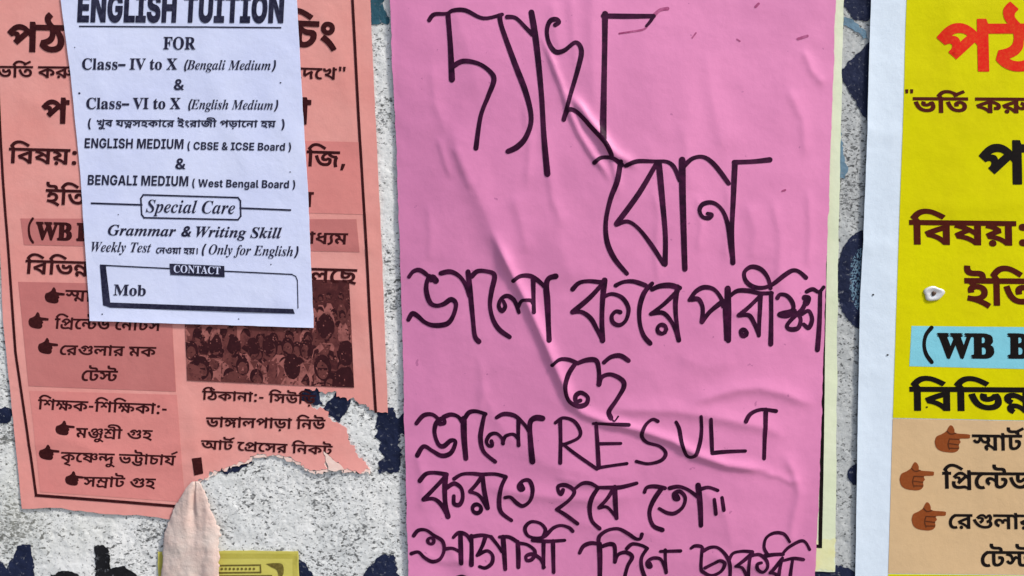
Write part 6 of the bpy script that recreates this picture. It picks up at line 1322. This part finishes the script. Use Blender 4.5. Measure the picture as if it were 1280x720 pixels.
for w_, p_ in ((5, [(945, 70), (970, 48), (1000, 42)]), (2.5, [(808, 142), (860, 134), (905, 125), (925, 105), (945, 80)])):
    hand_line([(A, w_, p_)], 'smudge', M['smudge'], .0002)
for w_, p_ in ((3.4, [(1090, 106), (1115, 98)]), (3.2, [(978, 22), (986, 14)]), (2.2, [(810, 105), (820, 92)]), (2.6, [(1046, 506), (1054, 503)]), (2.0, [(928, 108), (936, 113)])):
    hand_line([((480, 0, 2.117), w_, p_)], 'smudge', M['smudge'], .0002)
hand_line([
    (B, 5.6, [(92, 105), (130, 78), (190, 82), (240, 118)]), (B, 6.6, [(232, 100), (215, 200), (178, 300), (153, 420), (160, 530), (200, 620), (265, 698)]),
    (B, 5.4, [(260, 122), (320, 98), (410, 98), (480, 100), (520, 130), (548, 200)]), (B, 6.8, [(422, 115), (330, 270), (210, 432)]),
    (B, 5.6, [(210, 436), (270, 420), (330, 460), (400, 550), (462, 648)]), (B, 7.4, [(438, 110), (455, 300), (472, 500), (470, 648)]),
    (B, 8.2, [(563, 90), (565, 300), (577, 675)]), (B, 6, [(575, 120), (620, 82), (680, 75), (740, 118), (815, 216)]),
    (B, 5.8, [(700, 378), (722, 385), (705, 402), (672, 395), (656, 360), (675, 327), (730, 320), (780, 360), (810, 440), (825, 560), (838, 640)]),
    (B, 7, [(850, 104), (840, 300), (832, 480), (838, 642)]), (B, 6.8, [(845, 102), (950, 98), (1042, 88)]),
])
hand_line([
    (C_, 5.8, [(75, 128), (110, 85), (160, 75), (215, 110), (228, 130)]), (C_, 9.5, [(250, 140), (265, 132), (285, 155)]), (C_, 6.4, [(235, 120), (215, 170), (212, 240), (240, 325), (290, 350), (350, 335), (405, 300), (443, 335), (420, 430), (370, 490), (270, 503), (200, 480), (140, 430), (100, 415), (70, 462)]),
    (C_, 6.2, [(325, 98), (400, 85), (470, 120), (520, 190), (550, 270)]), (C_, 6.6, [(537, 85), (555, 250), (575, 450), (590, 580), (620, 622)]),
    (C_, 6.2, [(565, 120), (610, 80), (680, 80), (742, 110), (720, 230), (707, 340), (730, 450), (780, 530), (858, 585)]),
    (C_, 5.6, [(810, 310), (825, 350), (800, 385), (775, 350), (790, 295), (840, 268), (895, 305), (930, 395)]), (C_, 5, [(925, 350), (955, 302), (1020, 300), (1042, 325)]),
    (C_, 6, [(1040, 140), (1042, 260), (1045, 390)]), (C_, 5.8, [(885, 152), (940, 115), (1020, 115), (1090, 160), (1132, 205)]), (C_, 7.6, [(1212, 115), (1160, 132), (1140, 190), (1148, 300), (1155, 450), (1162, 605)]),
    (D_, 6, [(90, 215), (140, 165), (220, 152), (335, 165)]), (D_, 6.4, [(330, 160), (220, 280), (90, 390)]), (D_, 6, [(90, 393), (160, 390), (230, 440), (280, 530), (318, 608)]), (D_, 7, [(335, 145), (320, 300), (315, 450), (320, 608)]),
    (D_, 5.6, [(325, 275), (390, 250), (470, 280), (518, 360), (500, 450), (450, 490), (400, 470), (390, 420), (420, 385), (455, 390)]), (D_, 5.8, [(420, 185), (480, 158), (560, 155), (650, 185)]),
    (D_, 6.2, [(700, 170), (640, 240), (605, 350), (605, 470), (635, 570), (685, 630)]), (D_, 7, [(700, 215), (760, 190), (840, 185), (912, 205)]), (D_, 5.8, [(895, 230), (790, 330), (690, 405)]), (D_, 5.6, [(690, 405), (780, 395), (840, 450), (880, 530), (905, 608)]), (D_, 6.2, [(895, 195), (880, 330), (890, 480), (908, 608)]), (D_, 5.6, ring(775, 522, 34)),
    (E_, 6, [(45, 275), (90, 215), (150, 185), (220, 200), (270, 260), (288, 320)]), (E_, 6.4, [(60, 270), (110, 270), (140, 330), (135, 430)]), (E_, 6.6, [(137, 425), (190, 360), (250, 310), (290, 285)]), (E_, 8.2, [(320, 195), (322, 400), (325, 562)]), (E_, 5, [(295, 340), (308, 555)]),
    (E_, 6, [(340, 245), (390, 212), (470, 212), (550, 230), (640, 230)]), (E_, 6, [(565, 240), (480, 320), (400, 385)]), (E_, 5.8, [(400, 388), (470, 385), (510, 440), (545, 528)]), (E_, 6, [(558, 240), (550, 400), (545, 530)]), (E_, 9.5, ring(435, 510, 12)),
    (E_, 6, [(630, 195), (610, 120), (560, 60), (490, 42), (440, 80), (450, 140), (500, 182), (570, 192), (640, 170), (720, 110), (790, 70), (840, 80), (890, 122)]), (E_, 6.6, [(635, 230), (635, 420), (632, 592)]),
    (E_, 5.8, [(680, 265), (700, 240), (750, 250), (790, 300), (790, 350), (720, 370), (695, 385), (750, 395), (800, 370)]), (E_, 8, [(700, 382), (760, 375), (800, 360)]), (E_, 6, [(890, 290), (860, 350), (800, 400), (750, 460), (770, 488), (830, 480), (850, 420), (830, 380)]), (E_, 5.8, [(860, 380), (910, 360), (935, 420), (910, 480), (872, 455)]), (E_, 9, [(880, 265), (905, 270), (892, 300)]),
    (E_, 5.4, [(895, 222), (940, 205), (985, 225), (1020, 192)]), (E_, 6.4, [(995, 225), (990, 420), (975, 638)]),
])
hand_line([
    (F_, 5.2, [(790, 100), (830, 70), (880, 70), (930, 90)]), (F_, 6, [(915, 95), (880, 150), (862, 220), (880, 290), (930, 320), (975, 312), (985, 275), (950, 250), (920, 265), (920, 295), (945, 292)]),
    (F_, 6.4, [(930, 90), (980, 72), (1030, 75), (1045, 130), (1045, 205)]), (F_, 6.2, [(1045, 205), (1060, 165), (1110, 150), (1170, 180), (1180, 220), (1140, 290), (1100, 350), (1110, 385)]), (F_, 2.4, [(1110, 385), (1128, 402), (1150, 378)]), (F_, 6.2, [(1072, 85), (1110, 55), (1160, 48), (1205, 75)]),
])
hand_line([
    (F_, 5.6, [(50, 430), (90, 385), (140, 380), (180, 412)]), (F_, 6, [(180, 430), (205, 425), (195, 400), (160, 425), (150, 480), (170, 540), (200, 552), (240, 520), (265, 530), (240, 588), (190, 605), (140, 580), (90, 555), (55, 605)]),
    (F_, 5.8, [(200, 392), (240, 378), (280, 390), (305, 425)]), (F_, 7.6, [(310, 400), (312, 500), (322, 618)]), (F_, 5.8, [(315, 400), (340, 365), (380, 358), (430, 372)]), (F_, 6, [(425, 372), (410, 440), (402, 510), (420, 580), (482, 633)]),
    (F_, 5, [(462, 520), (465, 545), (445, 545), (435, 520), (455, 485), (490, 478), (520, 505), (525, 532)]), (F_, 5, [(525, 520), (540, 490), (580, 480), (605, 500)]), (F_, 5.6, [(610, 400), (608, 470), (610, 540)]), (F_, 5.6, [(490, 390), (530, 370), (590, 380), (640, 425), (665, 460)]), (F_, 7.4, [(740, 392), (700, 390), (672, 420), (675, 520), (685, 628)]),
    (F_, 5.6, [(835, 400), (838, 500), (836, 632)]), (F_, 4.8, [(810, 415), (850, 388), (910, 405), (945, 460), (930, 500), (850, 535)]), (F_, 4.6, [(850, 530), (920, 585), (1035, 665)]),
    (F_, 5.4, [(1030, 415), (1038, 530), (1045, 658)]), (F_, 4.4, [(1015, 418), (1100, 418), (1208, 422)]), (F_, 4.2, [(1040, 528), (1165, 526)]), (F_, 4.6, [(1045, 658), (1110, 648), (1198, 636)]),
    (G_, 4.8, [(570, 405), (540, 395), (500, 430), (482, 480), (510, 520), (580, 542), (615, 580), (590, 620), (520, 638), (455, 625)]),
    (G_, 5, [(670, 410), (688, 450), (702, 530), (730, 595), (770, 595), (800, 530), (810, 450), (805, 380)]), (G_, 5, [(860, 395), (865, 490), (868, 578)]), (G_, 5, [(868, 580), (950, 575), (1052, 573)]),
    (G_, 5.4, [(1052, 410), (1080, 370), (1140, 348), (1222, 358)]), (G_, 5.8, [(1165, 350), (1160, 480), (1156, 616)]),
])
hand_line([
    (H_, 5.8, [(80, 95), (120, 50), (180, 42), (252, 52)]), (H_, 6.2, [(250, 60), (180, 135), (105, 213)]), (H_, 5.8, [(105, 215), (170, 210), (220, 250), (262, 322)]), (H_, 7, [(245, 55), (240, 160), (245, 250), (260, 322)]), (H_, 5.6, [(250, 140), (300, 110), (345, 140), (355, 200), (335, 245), (300, 240), (298, 190)]),
    (H_, 5.2, [(300, 80), (350, 50), (420, 45), (480, 52)]), (H_, 5.8, [(480, 60), (440, 115), (402, 158)]), (H_, 5.4, [(402, 162), (460, 185), (512, 265)]), (H_, 5.8, [(482, 55), (492, 150), (515, 265)]), (H_, 5.4, ring(445, 270, 28)),
    (H_, 5.4, [(470, 50), (560, 45), (630, 62)]), (H_, 5.8, [(630, 62), (600, 130), (587, 220), (600, 290), (665, 342)]), (H_, 5.4, [(730, 110), (742, 135), (722, 140), (712, 115), (740, 85), (780, 85), (800, 140), (785, 210), (740, 248), (700, 230), (660, 192), (625, 195)]),
    (I_, 5.4, [(118, 140), (105, 165), (88, 145), (90, 115), (140, 110), (190, 150), (150, 210), (80, 268)]), (I_, 5.2, [(80, 270), (130, 300), (210, 358)]),
    (I_, 5, [(195, 130), (240, 95), (290, 95), (340, 122)]), (I_, 5.8, [(340, 125), (300, 190), (287, 260), (302, 340), (350, 388)]), (I_, 5.4, [(330, 122), (400, 122), (480, 122), (585, 97)]), (I_, 5.6, [(440, 125), (400, 190), (348, 252)]), (I_, 5, [(348, 255), (400, 252), (460, 322)]), (I_, 6.2, [(445, 120), (450, 220), (458, 322)]),
    (I_, 5.4, [(635, 155), (650, 125), (700, 118), (765, 130)]), (I_, 6, [(745, 130), (692, 210), (667, 290), (690, 370), (750, 400)]), (I_, 5.2, [(840, 175), (850, 200), (825, 200), (822, 165), (860, 152), (893, 190), (880, 250), (830, 292), (780, 290), (730, 262)]), (I_, 5.4, [(795, 130), (850, 120), (910, 140), (972, 185)]), (I_, 7, [(975, 112), (990, 250), (996, 372)]), (I_, 5, [(985, 138), (1040, 125), (1100, 145)]),
    (I_, 4.6, [(1078, 202), (1090, 298)]), (I_, 4.8, [(1128, 192), (1140, 272)]),
])
hand_line([
    (H_, 5, [(40, 450), (70, 415), (120, 412), (170, 445), (225, 480), (235, 540), (210, 595), (160, 615), (110, 590), (70, 555), (25, 565)]), (H_, 4.6, ring(150, 482, 20)), (H_, 4.8, [(240, 530), (290, 525), (338, 548)]), (H_, 6, [(340, 430), (345, 620)]), (H_, 5, [(295, 455), (330, 425), (380, 440), (410, 490)]), (H_, 6.2, [(410, 445), (412, 540), (410, 630)]),
    (H_, 5, [(415, 450), (480, 440), (540, 450)]), (H_, 5.2, [(500, 450), (480, 510), (447, 570)]), (H_, 5, [(455, 565), (510, 540), (545, 570), (540, 620), (500, 650), (462, 642)]), (H_, 5, [(535, 450), (575, 500), (605, 545)]), (H_, 6.2, [(612, 450), (620, 560), (626, 658)]), (H_, 5, [(590, 450), (650, 450), (702, 480)]), (H_, 5.8, [(705, 480), (710, 560), (710, 645)]),
    (H_, 5, [(720, 490), (770, 500), (815, 540), (800, 590), (765, 602), (760, 572), (800, 560), (850, 590), (875, 645)]), (H_, 5.6, [(870, 490), (870, 648)]), (H_, 4.8, [(868, 445), (882, 400), (850, 360), (790, 350), (752, 390), (770, 440), (830, 455), (880, 440), (930, 390), (980, 372), (1030, 385), (1055, 408)]), (H_, 4.8, [(800, 470), (900, 475), (1005, 468)]), (H_, 5.6, [(930, 475), (935, 678)]), (H_, 5, [(300, 726), (350, 706), (400, 726)]),
    (I_, 5.4, [(225, 550), (250, 505), (300, 485), (350, 492)]), (I_, 6.6, [(350, 490), (355, 600), (355, 760)]), (I_, 5, [(345, 490), (350, 440), (400, 400), (470, 390), (530, 420), (580, 455), (610, 455), (620, 425)]), (I_, 5.6, [(370, 505), (420, 490), (448, 510), (450, 608)]), (I_, 5.4, [(450, 608), (470, 560), (520, 545), (560, 575), (530, 640), (505, 750)]),
    (I_, 5, [(525, 520), (560, 490), (620, 500), (655, 520)]), (I_, 5.2, [(655, 520), (620, 580), (622, 650), (655, 740)]), (I_, 4.6, [(672, 615), (680, 640), (660, 640), (655, 610), (690, 585), (740, 590), (765, 640), (778, 680)]), (I_, 4.8, [(770, 530), (772, 600), (778, 678)]), (I_, 4.4, [(740, 540), (868, 537)]),
    (I_, 4.6, [(935, 520), (960, 505), (1000, 510), (1012, 535)]), (I_, 4.8, [(1005, 530), (1000, 650), (1020, 680), (1070, 700), (1130, 670), (1150, 620), (1120, 600), (1080, 620), (1025, 650)]), (I_, 4.8, [(1010, 540), (1060, 515), (1110, 520), (1160, 570), (1185, 640), (1185, 750)]),
    (J_, 4.4, [(400, 560), (430, 510), (500, 495), (570, 500)]), (J_, 4.8, [(570, 510), (510, 560), (450, 605)]), (J_, 4.4, [(450, 605), (500, 620), (545, 710)]), (J_, 4.8, [(555, 530), (545, 600), (545, 730)]), (J_, 4.6, [(560, 530), (620, 520), (670, 560), (680, 610), (650, 650), (610, 630), (605, 590), (635, 578)]),
    (J_, 5.4, [(660, 530), (730, 522), (795, 522)]), (J_, 4.4, [(680, 520), (655, 470), (670, 400), (730, 365), (800, 375), (842, 432)]), (J_, 4.4, [(790, 520), (840, 470), (920, 430), (960, 440), (990, 492)]), (J_, 4.8, [(790, 550), (740, 610), (700, 655)]), (J_, 4.4, [(700, 655), (740, 665), (770, 720)]), (J_, 4.6, [(790, 550), (770, 630), (760, 730)]), (J_, 4.4, [(800, 568), (870, 555), (945, 565)]), (J_, 4.6, [(868, 560), (855, 640), (845, 730)]),
])

# ------------------------------------------------------------------ yellow coaching poster at the right
yel = Thing('coaching_poster', 'glossy bright yellow and tan poster with a wide white margin, cut by the right edge', 'poster', 1200, 740, h_yellow)
yel.sheet('paper', [rough_edge([(1089, -34), (1330, -34), (1330, 770), (1066, 770), (1068, 720), (1070.5, 540), (1074, 370), (1078, 300), (1083, 150), (1087.5, 0)], 9, .1, 21)], M['white_paper'], 0, 7, .0006)
yel.sheet('panel', [rough_edge([(1133, -34), (1330, -34), (1330, 526), (1114.5, 521.5), (1121, 330), (1129, 100), (1132, 0)], 3.5)], M['yellow'], .0002, 6)
yel.sheet('panel', [rough_edge([(1114.5, 522.3), (1330, 526.8), (1330, 718), (1109, 715.5)], 3.5)], M['tan'], .0002, 6)
yel.sheet('panel', [rough_edge([(1109, 716.3), (1330, 718.8), (1330, 770), (1108, 770)], 3.5)], M['yellow'], .0002, 6)
yel.sheet('panel', [rough_edge([(1138, 407), (1330, 409), (1330, 462), (1135, 457)], 3.5)], M['blue'], .00034, 6)
BI, KI = M['brown_ink'], M['black_ink']
t = yel.text
OFF = dict(off=.00042)
t('পঠ', M['red_title'], 64, 89, 1171, 1303, .0, -.02, fat=1.0, **OFF)
t("'", BI, 12, 124, 1130, 1134, **OFF)
t("'", BI, 12, 124, 1136, 1140, **OFF)
t('ভর্তি করুন', BI, 21, 141, 1140, 1307, .005, -.02, fat=.3, **OFF)
t('পড়া', KI, 54, 230, 1223, None, .0, -.02, fat=.8, **OFF)
t('বিষয়:', BI, 33, 305, 1136, 1283, .012, -.02, fat=.5, **OFF)
t('ইতিহাস', BI, 37, 381, 1205, None, .01, -.02, fat=.5, **OFF)
t('WB', KI, 29, 445.5, 1171, 1240, .01, -.01, fat=1.9, off=.0005)
t('B', KI, 29, 446, 1259, 1286, .01, -.01, fat=1.9, off=.0005)
yel.sheet('text_line', ribbon(smooth_line([(1163, 409), (1156, 418), (1153.5, 430), (1156, 442), (1163, 452)], 5), 4.8), KI, .0005, 6)
t('বিভিন্ন', KI, 32, 512, 1136, 1291, .008, -.02, fat=.6, **OFF)
t('স্মার্ট', KI, 22, 562, 1214, None, .008, -.02, **OFF)
t('প্রিন্টেড', KI, 23.5, 610, 1177, None, .008, -.02, **OFF)
t('রেগুলার', KI, 20.5, 660, 1185, None, .008, -.02, **OFF)
t('টেস্ট', KI, 22, 707.5, 1225, None, .008, -.02, **OFF)
for b_ in ((1167, 531, 1211, 565), (1123, 577, 1166, 612), (1138, 627, 1181, 662)):
    h = pointing_hand(yel, *b_, M['hand'], M['hand_line'], .05)
# small specks of dirt on the white margin
for i, (x, y) in enumerate(((1090, 368), (1108, 443), (1157, 508))):
    yel.sheet('speck', [ell(x, y, 1.4, 1.1, 8)], KI, .0005, None)


def nail():
    x, z = [float(v) for v in wall_xz(1165.5, 366.5)]
    y0 = -float(h_yellow(np.array(1165.5), np.array(366.5))) - .0005
    o = bpy.data.objects.new('nail', None)
    COL.objects.link(o)
    o.location = (x, y0, z)
    o.empty_display_size = .01
    tag(o, 'small round pale nail with washer driven through the yellow poster', 'nail')

    def lathe(name, prof, mat, sx=1.0, n=28, wob=0.0):
        v, f = [], []
        for r, d in prof:
            for k in range(n):
                a = 2 * math.pi * k / n
                rr = r * (1 + wob * math.sin(3 * a + 1) + wob * .6 * math.sin(5 * a))
                v.append((rr * math.cos(a) * sx, -d, rr * math.sin(a)))
        for j in range(len(prof) - 1):
            for k in range(n):
                f.append((j * n + k, j * n + (k + 1) % n, (j + 1) * n + (k + 1) % n, (j + 1) * n + k))
        f.append(tuple((len(prof) - 1) * n + k for k in range(n)))
        return link(name, v, [tuple(reversed(q)) for q in f], mat, o)
    s = .0007
    lathe('washer', [(9.4 * s, 0), (9.2 * s, .0007), (8.2 * s, .0012), (6 * s, .0010), (3.4 * s, .0004), (2.2 * s, .0002)], M['steel'], 1.38, wob=.09)
    lathe('head', [(2.9 * s, .0003), (2.8 * s, .0011), (1.8 * s, .0015), (.4 * s, .0015)], M['rust'], .9, wob=.16)


nail()

# ------------------------------------------------------------------ little olive-yellow leaflet at the bottom
leaf = Thing('leaflet', 'small olive yellow leaflet with ornate frame below the torn salmon poster', 'leaflet', 290, 740, h_leaf)
leaf.sheet('paper', [rough_edge([(198, 689), (280, 688), (373, 688.5), (374.5, 720), (375, 770), (198, 770)], 7, .25, 31)], M['leaflet'], 0, 8, .0004)
leaf.sheet('print_border', band([(203, 765), (203, 694), (369, 694.5), (370.5, 765)], 6), M['leaflet_dark'], .0001, 8)
leaf.sheet('frame', band([(270, 706), (326, 705.5), (326.5, 714.5), (270, 715)], 1.8) + band([(270, 718.8), (340, 718.5), (340, 760)], 1.6), M['leaflet_ink'], .0003, 8)
leaf.sheet('frame', [orient(smooth_line(c + c[:1], 3)[:-1]) for c in ([(333, 704), (346, 703), (354, 705), (355, 716), (350, 722), (347, 712), (340, 708)],)], M['leaflet_ink'], .0003, 6)
for k in range(9):
    leaf.sheet('small_print', [ell(278 + k * 5, 710.2, 1.7, 1.6, 8)], M['leaflet_ink'], .0003, None)
